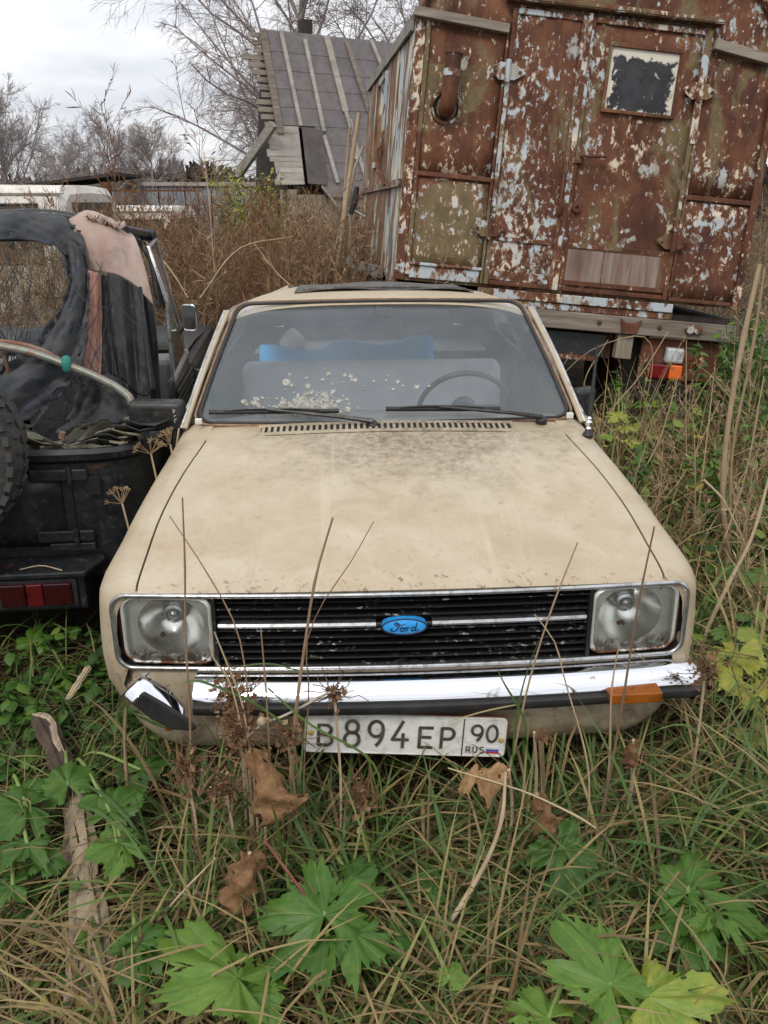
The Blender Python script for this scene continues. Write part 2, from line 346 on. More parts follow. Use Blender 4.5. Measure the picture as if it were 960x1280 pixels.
MAT['amber'] = lamp_plastic('amber_lens', (0.27, 0.075, 0.008)); MAT['old_red'] = lamp_plastic('old_red_lens', (0.032, 0.003, 0.004)); MAT['red_lens'] = lamp_plastic('red_lens', (0.17, 0.006, 0.008)); MAT['orange_lens'] = lamp_plastic('orange_lens', (0.85, 0.16, 0.02)); MAT['clear_lens'] = lamp_plastic('clear_lens', (0.5, 0.52, 0.53))
MAT['plate_white'] = simple('plate_white', (0.72, 0.72, 0.69), (0.60, 0.59, 0.55), 14, 0.35, 0, 0.05, 0.001, dirt=(0.26, 0.21, 0.14), dirtamt=0.45)
MAT['plate_ink'] = simple('plate_ink', (0.04, 0.035, 0.03), (0.09, 0.075, 0.055), 40, 0.5, 0, 0)
MAT['rust_edge'] = simple('rust_edge', (0.20, 0.07, 0.03), (0.07, 0.03, 0.02), 40, 0.8, 0.1, 0.4, 0.003)
for n_, c_ in (('flag_white', (0.7, 0.7, 0.7)), ('flag_blue', (0.03, 0.12, 0.5)), ('flag_red', (0.5, 0.03, 0.04)), ('bolt_yellow', (0.45, 0.33, 0.08)), ('badge_ink', (0.005, 0.012, 0.05))):
    MAT[n_] = simple(n_, c_, tuple(x * 0.8 for x in c_), 30, 0.4, 0, 0)
MAT['badge_blue'] = simple('badge_blue', (0.045, 0.36, 0.82), (0.03, 0.28, 0.70), 60, 0.3, 0, 0.05)
MAT['seat_cloth'] = simple('seat_cloth', (0.62, 0.64, 0.67), (0.52, 0.53, 0.56), 5, 0.9, 0, 0.3, 0.004)
MAT['blue_cloth'] = simple('blue_cloth', (0.02, 0.34, 0.72), (0.02, 0.27, 0.58), 5, 0.85, 0, 0.2, 0.004)
MAT['dash'] = simple('dash', (0.16, 0.16, 0.16), (0.24, 0.24, 0.23), 6, 0.7, 0, 0.1)
MAT['trim_light'] = simple('interior_trim', (0.42, 0.42, 0.40), (0.34, 0.34, 0.32), 4, 0.8, 0, 0.1)
MAT['rusty_trim'] = simple('rusty_trim', (0.30, 0.19, 0.11), (0.15, 0.08, 0.045), 18, 0.7, 0.1, 0.2, 0.002)
MAT['sunroof'] = simple('sunroof_vinyl', (0.10, 0.097, 0.09), (0.055, 0.052, 0.05), 7, 0.75, 0, 0.4, 0.004, dirt=(0.25, 0.22, 0.18), dirtamt=0.5)
MAT['lichen'] = simple('lichen', (0.46, 0.455, 0.41), (0.22, 0.21, 0.17), 90, 0.95, 0, 0.5, 0.004)
MAT['mirror'] = simple('mirror_face', (0.5, 0.53, 0.52), (0.4, 0.42, 0.4), 5, 0.08, 1.0, 0)

def rusty(name, flakes=0.5, olive=0.5, seed=0.0, blue=0.5, size=1.0, paint=(0.19, 0.15, 0.075)):
    """old camouflage paint over rust with pale chips"""
    t = MT(name); v = t.vec((1, 1, 0.72), (seed, seed * 1.7, seed * 0.6)); v2 = t.vec((1, 1, 0.6), (seed + 4, 2, 1))
    n0 = t.noise(3.2, 9, 0.68, 0.6, v); n1_ = t.noise(17, 8, 0.7, 0.4, v)
    col = t.ramp(n0, [(0.30, (0.046, 0.018, 0.012)), (0.46, (0.088, 0.032, 0.018)), (0.60, (0.14, 0.055, 0.027)), (0.76, (0.23, 0.105, 0.048))])
    col = t.mix(t.rng(n1_, 0.46, 0.72, 0, 0.5), col, (0.035, 0.016, 0.011))
    # vertical run-off streaks
    sv = t.noise(16, 6, 0.6, 0.3, t.vec((1.0, 1.0, 0.06), (seed, 0, 0))); col = t.mix(t.rng(sv, 0.52, 0.74, 0, 0.55), col, (0.21, 0.085, 0.035))
    ol = t.rng(t.math('ADD', t.noise(1.7, 8, 0.66, 0.8, v2), t.math('MULTIPLY', n1_, 0.16)), 0.69 - 0.16 * olive, 0.735 - 0.16 * olive)
    col = t.mix(t.math('MULTIPLY', ol, 0.85), col, t.mix(t.rng(n1_, 0.35, 0.7), paint, tuple(x * 0.55 for x in paint)))
    cl_ = t.noise(1.9, 4, 0.5, 0.3, t.vec((1, 1, 1), (seed + 9, 5, 3)))          # where chips cluster
    ch = t.math('ADD', t.noise(15 / size, 8, 0.64, 0.25, v), t.math('MULTIPLY', t.math('SUBTRACT', cl_, 0.5), 0.30))
    ch2 = t.math('ADD', t.noise(30 / size, 6, 0.62, 0.2, v2), t.math('MULTIPLY', t.math('SUBTRACT', cl_, 0.5), 0.25))
    T = 0.685 - 0.13 * flakes
    halo = t.math('MAXIMUM', t.rng(ch, T - 0.05, T - 0.005), t.rng(ch2, T - 0.03, T + 0.005))
    chip = t.math('MAXIMUM', t.rng(ch, T - 0.005, T + 0.03), t.rng(ch2, T + 0.0, T + 0.035))
    col = t.mix(t.math('MULTIPLY', halo, 0.75), col, t.mix(t.rng(n1_, 0.4, 0.65), (0.19, 0.08, 0.038), (0.30, 0.16, 0.075)))
    cc = t.mix(t.rng(t.noise(2.6, 4, 0.5, 0.4, v2), 0.60 - 0.22 * blue, 0.70 - 0.22 * blue), (0.60, 0.52, 0.41), (0.40, 0.46, 0.49))
    cc = t.mix(t.rng(n1_, 0.45, 0.75, 0, 0.5), cc, (0.40, 0.24, 0.12))
    col = t.mix(chip, col, cc)
    big = t.math('MULTIPLY', t.rng(t.math('ADD', t.noise(4.6, 8, 0.64, 0.3, t.vec((1, 1, 0.8), (seed + 2, 7, 4))), t.math('MULTIPLY', n1_, 0.12)), 0.715 - 0.05 * flakes, 0.745 - 0.05 * flakes), 1.0)
    col = t.mix(t.math('MULTIPLY', big, 0.9), col, t.mix(t.rng(n1_, 0.40, 0.70), (0.43, 0.47, 0.47), (0.30, 0.24, 0.17))); chip = t.math('MAXIMUM', chip, big)
    t.set(col, t.rng(n1_, 0.3, 0.7, 0.62, 0.9), 0.0, 0.3)
    t.bump(t.math('ADD', t.math('MULTIPLY', chip, 0.7), t.math('MULTIPLY', n1_, 0.6)), 0.55, 0.006); return t.m
MAT['rusty'] = rusty('rusty_panel', 0.66, 0.5, 0.0, 0.75)
MAT['rusty_b'] = rusty('rusty_panel_b', 0.85, 0.55, 7.3, 0.95)
MAT['rusty_c'] = rusty('rusty_panel_c', 0.62, 0.35, 13.1, 0.4)
MAT['rusty_olive'] = rusty('rusty_olive', 0.52, 0.75, 3.7, 0.6, 1.2)
MAT['rusty_dark'] = rusty('rusty_dark', 0.12, 0.1, 21.0, 0.3)
MAT['rusty_pale'] = rusty('rusty_pale', 0.95, 0.5, 5.2, 0.9, 1.3)
MAT['pale_blue'] = rusty('pale_blue_strip', 1.25, 0.6, 8.8, 1.2, 2.0)
t = MT('peeling_plank'); v = t.vec((1, 1, 0.16)); r_ = t.objrand()
n_ = t.noise(26, 7, 0.66, 0.5, v); n2 = t.noise(7, 6, 0.62, 0.7, t.vec((1, 1, 0.3))); n2 = t.math('ADD', n2, t.math('MULTIPLY', t.math('SUBTRACT', r_, 0.5), 0.16))
wood = t.ramp(n_, [(0.3, (0.05, 0.026, 0.016)), (0.5, (0.17, 0.088, 0.043)), (0.7, (0.31, 0.19, 0.09))])
pnt = t.mix(t.rng(t.noise(3, 4), 0.42, 0.6), (0.50, 0.48, 0.38), (0.36, 0.43, 0.47))
f_ = t.math('MULTIPLY', t.rng(t.math('ADD', n2, t.math('MULTIPLY', n_, 0.4)), 0.715, 0.765), 1.0)
t.set(t.mix(f_, wood, pnt), 0.8, 0, 0.3); t.bump(t.math('ADD', n_, f_), 0.6, 0.006); MAT['plank'] = t.m
def oldwood(name, a=(0.30, 0.27, 0.23), b=(0.14, 0.12, 0.10), scale=22, stretch=(0.08, 1, 1), bump=0.5):
    t = MT(name); v = t.vec(stretch); n_ = t.noise(scale, 7, 0.65, 0.7, v); n2 = t.noise(2.5, 4); k = t.math('MULTIPLY', t.math('SUBTRACT', t.objrand(), 0.5), 0.3)
    col = t.mix(t.math('ADD', t.rng(n_, 0.3, 0.7), k, True), a, b); col = t.mix(t.rng(n2, 0.5, 0.75, 0, 0.4), col, tuple(x * 0.45 for x in b)); t.set(col, 0.85, 0, 0.25); t.bump(n_, bump, 0.005); return t.m
MAT['wood_x'] = oldwood('grey_wood', (0.31, 0.265, 0.215), (0.12, 0.095, 0.075), 30); MAT['wood_z'] = oldwood('grey_wood_upright', (0.40, 0.35, 0.27), (0.20, 0.165, 0.12), 22, (1, 1, 0.08))
MAT['wood_y'] = oldwood('grey_wood_deep', (0.34, 0.31, 0.27), (0.15, 0.13, 0.11), 22, (1, 0.08, 1))
MAT['plywood'] = oldwood('plywood', (0.30, 0.25, 0.22), (0.16, 0.085, 0.055), 24, (1, 1, 0.05), 0.2)
MAT['pale_wood'] = oldwood('pale_wood', (0.43, 0.395, 0.35), (0.27, 0.24, 0.205), 10, (0.1, 1, 1))
MAT['stick_wood'] = oldwood('stick_wood', (0.50, 0.40, 0.27), (0.30, 0.21, 0.13), 26, (1, 1, 0.1))
MAT['dark_wood'] = oldwood('dark_wood', (0.075, 0.06, 0.05), (0.03, 0.025, 0.022), 16, (1, 1, 0.1))
t = MT('roof_felt'); v = t.vec((0.2, 1, 1)); n_ = t.noise(5, 7, 0.6, 0.5); n2 = t.noise(40, 5, 0.6, 0, v); n3 = t.noise(0.9, 4, 0.6, 0.6, t.vec((1, 1, 0.4)))
col = t.mix(t.rng(n_, 0.35, 0.65), (0.19, 0.172, 0.172), (0.14, 0.126, 0.126)); col = t.mix(t.rng(n2, 0.5, 0.8, 0, 0.35), col, (0.25, 0.225, 0.21)); col = t.mix(t.rng(n3, 0.5, 0.7, 0, 0.4), col, (0.20, 0.155, 0.13))
t.set(col, 0.9, 0, 0.2); t.bump(n2, 0.3, 0.01); MAT['felt'] = t.m
MAT['felt_dark'] = simple('felt_dark', (0.12, 0.105, 0.10), (0.085, 0.072, 0.07), 3, 0.9, 0, 0.2)
# the black off-roader
t = MT('black_paint'); n_ = t.noise(5, 7, 0.65, 0.6); n2 = t.noise(33, 7, 0.7, 0.4)
col = t.mix(t.rng(n_, 0.4, 0.7), (0.008, 0.010, 0.012), (0.022, 0.022, 0.022)); col = t.mix(t.rng(n2, 0.56, 0.72, 0, 0.75), col, (0.085, 0.068, 0.05)); col = t.mix(t.rng(t.noise(13, 5, 0.6, 0.6), 0.66, 0.71, 0, 0.8), col, (0.10, 0.04, 0.02))
t.set(col, t.rng(n2, 0.35, 0.65, 0.22, 0.65), 0, 0.45); t.bump(n2, 0.12, 0.003); MAT['black_paint'] = t.m
MAT['tan_cloth'] = simple('tan_cloth', (0.43, 0.335, 0.285), (0.30, 0.20, 0.165), 3, 0.75, 0, 0.25, 0.006, dirt=(0.10, 0.085, 0.075), dirtamt=0.5)
MAT['pink_cloth'] = simple('pink_cloth', (0.40, 0.23, 0.18), (0.30, 0.15, 0.115), 6, 0.8, 0, 0.25, 0.006, stretch=(1, 1, 0.3))
MAT['black_cloth'] = simple('black_cloth', (0.018, 0.019, 0.021), (0.034, 0.034, 0.036), 5, 0.7, 0, 0.3, 0.006, dirt=(0.10, 0.095, 0.085), dirtamt=0.35)
MAT['grey_rag'] = simple('grey_rag', (0.028, 0.030, 0.034), (0.075, 0.075, 0.075), 9, 0.95, 0, 0.6, 0.01, dirt=(0.05, 0.07, 0.10), dirtamt=0.6)
MAT['moss_cloth'] = simple('moss_cloth', (0.15, 0.145, 0.095), (0.24, 0.215, 0.15), 9, 0.95, 0, 0.6, 0.012, dirt=(0.05, 0.05, 0.035))
MAT['tube_green'] = simple('tube_green', (0.17, 0.18, 0.15), (0.24, 0.25, 0.22), 14, 0.45, 0.3, 0.15, 0.002, dirt=(0.22, 0.09, 0.04), dirtamt=0.8)
MAT['tube_red'] = simple('tube_red', (0.16, 0.055, 0.035), (0.24, 0.16, 0.12), 16, 0.7, 0.1, 0.3)
MAT['teal'] = simple('teal_tape', (0.03, 0.25, 0.2), (0.02, 0.16, 0.13), 20, 0.6)
MAT['tyre'] = simple('tyre_rubber', (0.022, 0.022, 0.023), (0.05, 0.048, 0.045), 10, 0.75, 0, 0.3, 0.004, dirt=(0.10, 0.085, 0.06), dirtamt=0.45)
MAT['tyre_grey'] = simple('grey_tyre', (0.10, 0.095, 0.085), (0.16, 0.15, 0.13), 10, 0.85, 0, 0.4, 0.006, dirt=(0.05, 0.06, 0.03))
MAT['white_paint'] = simple('white_paint', (0.68, 0.66, 0.60), (0.55, 0.52, 0.46), 3, 0.5, 0, 0.1, 0.004, dirt=(0.25, 0.15, 0.08), dirtamt=0.5)
MAT['window_dark'] = glass('van_window', 0.12, (0.45, 0.48, 0.46), (0.30, 0.27, 0.23))
MAT['shed_blue'] = simple('shed_blue', (0.24, 0.27, 0.31), (0.32, 0.34, 0.36), 1.5, 0.8, 0, 0.1, 0.02, dirt=(0.20, 0.13, 0.09))
MAT['rust_steel'] = simple('rust_steel', (0.16, 0.06, 0.03), (0.09, 0.035, 0.02), 9, 0.85, 0.1, 0.3)
# peeling black window of the trailer
t = MT('painted_pane'); n_ = t.noise(13, 8, 0.66, 0.7); o = t.sepo()
ex = t.math('ABSOLUTE', t.math('SUBTRACT', o[0], 1.555)); ez = t.math('ABSOLUTE', t.math('SUBTRACT', o[2], 1.375))
ed = t.math('MAXIMUM', t.math('DIVIDE', ex, 0.205), t.math('DIVIDE', ez, 0.16))
f_ = t.rng(t.math('ADD', ed, t.math('MULTIPLY', t.math('SUBTRACT', n_, 0.5), 1.15)), 0.97, 1.05)
col = t.mix(f_, t.mix(t.rng(t.noise(5, 5), 0.45, 0.6), (0.008, 0.008, 0.010), (0.03, 0.027, 0.03)), (0.60, 0.56, 0.47)); col = t.mix(t.rng(t.noise(22, 6, 0.66, 0.7), 0.63, 0.67, 0, 0.8), col, (0.40, 0.37, 0.32))
t.set(col, t.rng(f_, 0, 1, 0.25, 0.8), 0, 0.4); t.bump(n_, 0.3, 0.004); MAT['pane'] = t.m
# plants
def leafmat(name, ramp_, rough=0.55, trans=0.25, attr='tint', var=0.35, vein=None, sc_=14):
    t = MT(name); n_ = t.noise(sc_, 6, 0.65, 0.3); f = t.math('ADD', t.attr(attr), t.math('MULTIPLY', t.math('SUBTRACT', n_, 0.5), var))
    col = t.ramp(f, ramp_)
    if vein:
        col = t.mix(t.attr('vein'), col, vein); sp_f = t.rng(t.voro(55), 0.06, 0.13, 1.0, 0.0); sp_f = t.math('MULTIPLY', sp_f, t.rng(t.noise(9, 4), 0.46, 0.58)); col = t.mix(sp_f, col, (0.16, 0.09, 0.03)); col = t.mix(t.rng(t.noise(23, 6, 0.7, 0.5), 0.54, 0.70, 0, 0.55), col, (0.15, 0.19, 0.035))
    t.set(col, rough, 0, 0.35); t.bump(t.noise(60, 5, 0.6), 0.25, 0.003)
    tl = t.n('ShaderNodeBsdfTranslucent'); t.put(tl.inputs[0], col); ms = t.n('ShaderNodeMixShader'); ms.inputs[0].default_value = trans
    t.l(t.b.outputs[0], ms.inputs[1]); t.l(tl.outputs[0], ms.inputs[2]); t.l(ms.outputs[0], t.out.inputs[0]); return t.m
MAT['strands'] = leafmat('grass_strands', [(0.0, (0.035, 0.020, 0.011)), (0.22, (0.11, 0.068, 0.033)), (0.42, (0.30, 0.215, 0.10)), (0.55, (0.25, 0.215, 0.075)), (0.70, (0.115, 0.17, 0.038)), (0.88, (0.045, 0.095, 0.020)), (1.0, (0.085, 0.14, 0.045))], 0.55, 0.2, var=0.12)
MAT['leaf'] = leafmat('green_leaf', [(0.0, (0.022, 0.062, 0.012)), (0.4, (0.058, 0.138, 0.020)), (0.65, (0.135, 0.235, 0.034)), (0.85, (0.33, 0.34, 0.055)), (1.0, (0.50, 0.36, 0.035))], 0.45, 0.28, vein=(0.19, 0.28, 0.09))
MAT['dead_leaf'] = leafmat('dead_leaf', [(0.0, (0.07, 0.034, 0.018)), (0.5, (0.19, 0.10, 0.045)), (1.0, (0.36, 0.22, 0.105))], 0.85, 0.15, var=1.5, sc_=45)
MAT['weed'] = leafmat('dry_weed', [(0.0, (0.07, 0.036, 0.022)), (0.35, (0.165, 0.085, 0.046)), (0.7, (0.25, 0.148, 0.08)), (1.0, (0.40, 0.30, 0.18))], 0.9, 0.15, var=0.25)
MAT['stalk'] = leafmat('dry_stalk', [(0.0, (0.09, 0.045, 0.03)), (0.5, (0.25, 0.17, 0.10)), (1.0, (0.48, 0.38, 0.24))], 0.75, 0.0, var=0.5)
MAT['red_stem'] = simple('red_stem', (0.14, 0.035, 0.03), (0.22, 0.09, 0.05), 12, 0.6)
MAT['green_stem'] = simple('green_stem', (0.16, 0.24, 0.06), (0.22, 0.27, 0.09), 12, 0.55)
MAT['bark_log'] = oldwood('split_log', (0.47, 0.385, 0.275), (0.19, 0.14, 0.095), 30, (1, 0.12, 0.25), 0.9)
MAT['dark_bark'] = oldwood('dark_bark', (0.10, 0.07, 0.05), (0.035, 0.026, 0.02), 18, (1, 0.2, 0.3), 0.9)
MAT['birch_bark'] = simple('birch_bark', (0.34, 0.31, 0.28), (0.12, 0.10, 0.09), 3, 0.85, 0, 0.3, 0.02)
MAT['twig'] = simple('twig', (0.25, 0.195, 0.175), (0.33, 0.275, 0.255), 2, 0.9, 0, 0)
MAT['hazed_twig'] = simple('hazed_twig', (0.31, 0.27, 0.26), (0.38, 0.335, 0.32), 0.6, 0.95, 0, 0)  # twig colour paled to paint in the haze of distance
t = MT('forest'); n_ = t.noise(0.25, 6, 0.65, 0.4); t.set(t.ramp(n_, [(0.35, (0.030, 0.034, 0.026)), (0.5, (0.070, 0.056, 0.045)), (0.65, (0.11, 0.082, 0.062))]), 1.0, 0, 0.05); MAT['forest'] = t.m
t = MT('ground_soil'); n_ = t.noise(9, 9, 0.7, 0.4); n2 = t.noise(1.1, 5)  # soil browns darkened, so shade beneath the grass is in the colour
col = t.ramp(n_, [(0.3, (0.014, 0.010, 0.007)), (0.5, (0.036, 0.025, 0.015)), (0.7, (0.09, 0.062, 0.035))]); col = t.mix(t.rng(n2, 0.5, 0.7, 0, 0.5), col, (0.05, 0.06, 0.02)); t.set(col, 0.95, 0, 0.1); t.bump(n_, 0.8, 0.03); MAT['soil'] = t.m
# ------------------------------------------------------------------ the beige saloon
_ya = R(2.5)
CARF = Frame((0.055, 1.93, 0), (math.cos(_ya), math.sin(_ya), 0.006), (0, 0, 1))
car = empty('saloon_car', CARF.m)
tag(car, 'faded beige saloon car with dusty, sky-hazed windscreen, abandoned nose-on in the grass', 'car')
ZC = interp([0, .015, .04, .15, .4, .65, .9, 1.1], [.690, .704, .712, .733, .784, .829, .868, .89])
XG = interp([0, .37, .6, .9, 1.1], [.672, .674, .655, .614, .60])
XS = interp([0, .06, .32, .64, .9, 1.1], [.765, .788, .787, .768, .748, .742])
CRN = interp([0, .3, .9, 1.1], [.006, .014, .018, .018])
def yc(x): return 0.035 * (abs(x) / .75) ** 2
def ybody(x, y): return y + yc(x) * max(0.0, 1 - y / .9)
YS = [0.0, .006, .016, .032, .06, .1, .16, .24, .32, .4, .48, .56, .64, .72, .8, .85, .885]
# bonnet
g = G(); P = []
for y in YS:
    xg = XG(y) - .003; row = []
    for k in range(-14, 15):
        u = k / 14; x = xg * u
        ridge = .0045 * math.exp(-((abs(u) - .72) / .05) ** 2) * min(1, y / .3)
        row.append((x, ybody(x, y), ZC(y) - CRN(y) * u * u + ridge))
    P.append(row)
for row in P:                                      # flanges that drop into the gap
    a, b = row[0], row[-1]; row.insert(0, (a[0] + .002, a[1], a[2] - .02)); row.append((b[0] - .002, b[1], b[2] - .02))
P.insert(0, [(x, y + .012, z - .016) for x, y, z in P[0]]); P.append([(x, y + .002, z - .02) for x, y, z in P[-1]])
g.grid(P).build('bonnet', MAT['paint'], car, smooth=50)
# wings
def wing_section(y, s):
    ins = 0.0
    if y < .05: ins = .034 * (1 - math.sqrt(max(0, 1 - (1 - y / .05) ** 2)))
    xg, xs = XG(y) + .003, XS(y); zg = ZC(max(y, .04) if y < .04 else y) - CRN(y)
    zg = ZC(y) - CRN(y)
    pts = [(xg + .001, zg - .02), (xg, zg)]
    for k in range(1, 9):
        a = R(90 * k / 8); pts.append((xg + (xs - xg) * math.sin(a) ** 0.9, zg - .082 * (1 - math.cos(a))))
    d = y - .72; low = lerp(.36, .23, min(1, y / .35))
    if abs(d) < .33: low = max(low, .30 + math.sqrt(.33 ** 2 - d * d) * .9)
    top = zg - .082
    for f, dx in ((.25, .006), (.5, .008), (.75, .002), (1.0, -.03)):
        pts.append((xs + dx, lerp(top, min(low, top - .03), f)))
    return [(s * (x - (ins if k > 1 else ins * .0)), ybody(x, y), z) for k, (x, z) in enumerate(pts)]
YW = YS + [.95, 1.0, 1.08]
FRAME_C, FHW, FHH, FR = .576, .745, .109, .045
for s in (-1, 1):
    g = G(); secs = [wing_section(y, s) for y in YW]; g.grid(secs)
    # front face of the wing, down to the bumper, meeting the chrome surround
    front = secs[0][1:13]; inner = []
    for x, y, z in front:
        ax = abs(x); zz_ = min(max(z, FRAME_C - FHH), FRAME_C + FHH)
        cx_ = min(ax, FHW - FR); cz_ = min(max(zz_, FRAME_C - FHH + FR), FRAME_C + FHH - FR); dx_, dz_ = ax - cx_, z - cz_; L = math.hypot(dx_, dz_) or 1
        inner.append((s * (cx_ + dx_ / L * FR), yc(cx_) + .006, cz_ + dz_ / L * FR))
    mid = [(lerp(a[0], b[0], .6), min(a[1], b[1]) - .004, lerp(a[2], b[2], .6)) for a, b in zip(front, inner)]
    g.grid([front, mid, inner, [(p[0], p[1] + .03, p[2]) for p in inner]])
    g.build('wing', MAT['paint'], car, smooth=50)
# panel between chrome surround and bumper, and the rounded apron below it
g = G(); P = []
for y0, z0, hw in ((.03, .460, .74), (.004, .464, .745), (-.002, .455, .75), (-.002, .42, .755), (-.022, .38, .755), (-.034, .33, .75), (-.030, .285, .735), (-.005, .24, .71), (.06, .20, .67), (.15, .185, .62)):
    hw += .03; P.append([(hw * u - np.sign(u) * .012 * (max(0, abs(u) - .9) / .1) ** 3, y0 + yc(hw * u) * 1.1 + .13 * (max(0, abs(u) - .86) / .14) ** 2, z0 + (.05 if z0 < .4 else .0) * max(0, abs(u) - .8) / .2) for u in np.linspace(-1, 1, 61)])
g.grid(P).build('front_apron', MAT['paint'], car, smooth=50)
# grille recess
def fp(x, z, y=0.0): return (x, yc(x) + y, z)
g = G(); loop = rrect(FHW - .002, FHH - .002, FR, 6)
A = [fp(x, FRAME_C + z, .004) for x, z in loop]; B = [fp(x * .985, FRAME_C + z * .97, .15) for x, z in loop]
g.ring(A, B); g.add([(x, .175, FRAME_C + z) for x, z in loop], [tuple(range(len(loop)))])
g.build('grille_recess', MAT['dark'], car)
surr = [fp(x, FRAME_C + z, -.002) for x, z in rrect(FHW - .006, FHH - .006, FR - .004, 8)]
# resample the long straight edges so the surround follows the curve of the nose
def densify(L, step=.05):
    out = []
    for a, b in zip(L, L[1:] + L[:1]):
        a, b = Vector(a), Vector(b); n = max(1, int((b - a).length / step))
        for k in range(n):
            p = a.lerp(b, k / n); out.append(p)
    return out
sp_ = [Vector((p.x, yc(p.x) - .002, p.z)) for p in densify(surr)]
G().tube(sp_, .0066, 8, closed=True).build('grille_surround', MAT['dull_chrome'], car, smooth=60)
# slats, each its own piece
SL = .478
def slat_mesh(zc_):
    g = G(); P = []
    for y_, z_ in ((.055, -.004), (.012, -.0022), (.008, 0.0), (.012, .0022), (.055, .004)):
        P.append([(x, yc(x) * .9 + y_, z_ - (.006 if y_ > .04 else 0)) for x in np.linspace(-SL, SL, 15)])
    return g.grid(P)
slat0 = None
for k in range(11):
    z_ = .475 + k * .0200
    if slat0 is None: slat0 = slat_mesh(0).build('slat', MAT['grille'], car, loc=(0, 0, z_))
    elif k != 6: share(slat0, car, (0, 0, z_))
G().box((-SL, .068, .472), (SL, .074, .682)).build('grille_mesh', MAT['black_plastic'], car)
for s in (-1, 1):
    P = [[(s * x, yc(x) * .9 + y_, .592 + z_) for x in np.linspace(.072, SL - .005, 8)] for y_, z_ in ((.03, -.0075), (.004, -.0065), (.0, 0), (.004, .0065), (.03, .0075))]
    G().grid(P).build('grille_bar', MAT['dull_chrome'], car, smooth=30)
    G().lathe([(0.001, -.012), (.0055, -.01), (.0055, .01), (.001, .012)], 10, (s * .066, .008, .592), (1, 0, 0)).build('bar_clip', MAT['rubber'], car)
    G().box((s * (SL + .004) - .005, .012, .472), (s * (SL + .004) + .005, .07, .676)).build('grille_divider', MAT['grille'], car)
# script badge
bad = empty('badge'); bad.parent = car; bad.location = (0, -.004, .590)
nb = 40
rows = [[(.058 * k * math.cos(a), -.006 * (1 - k * k) - .002, .0225 * k * math.sin(a)) for a in np.linspace(0, 2 * math.pi, nb, endpoint=False)] for k in (1, .9, .6, .3, .02)]
gb = G(); gb.grid(rows, close=True); gb.add([rows[-1][j] for j in range(nb)], [tuple(range(nb))]); gb.grid([rows[0], [(x, .02, z) for x, y, z in rows[0]]], close=True); gb.build('badge_face', MAT['badge_blue'], bad, smooth=60)
G().tube([(.0565 * math.cos(a), -.003, .0215 * math.sin(a)) for a in np.linspace(0, 2 * math.pi, nb, endpoint=False)], .0018, 6, closed=True).build('badge_rim', MAT['badge_ink'], bad)
FORD = [[(0.30, .80), (.16, .88), (.10, .74), (.22, .66), (.30, .78), (.22, .30), (.06, .12), (-.06, .18), (-.04, .36), (.04, .34)], [(.20, .78), (.40, .72), (.62, .80)], [(.20, .52), (.34, .54), (.42, .60)],
        [(.48, .44), (.40, .42), (.36, .26), (.42, .12), (.52, .18), (.54, .36), (.46, .46), (.52, .44), (.64, .48)], [(.64, .50), (.66, .40), (.62, .12)], [(.65, .34), (.72, .48), (.80, .46)],
        [(1.02, .46), (.92, .50), (.86, .30), (.88, .14), (.96, .16), (1.04, .40), (1.10, .86)], [(1.04, .40), (1.02, .18), (1.10, .14), (1.16, .26)]]
for st_ in FORD:
    pth = smooth_path([((x - .55) * .058, 0, (y - .46) * .032) for x, y in st_], 18)
    pth = [Vector((p.x, -.006 * (1 - min(1, (p.x / .058) ** 2 + (p.z / .0225) ** 2)) - .0026, p.z)) for p in pth]
    G().tube(pth, .00135, 5).build('script_stroke', MAT['badge_ink'], bad)
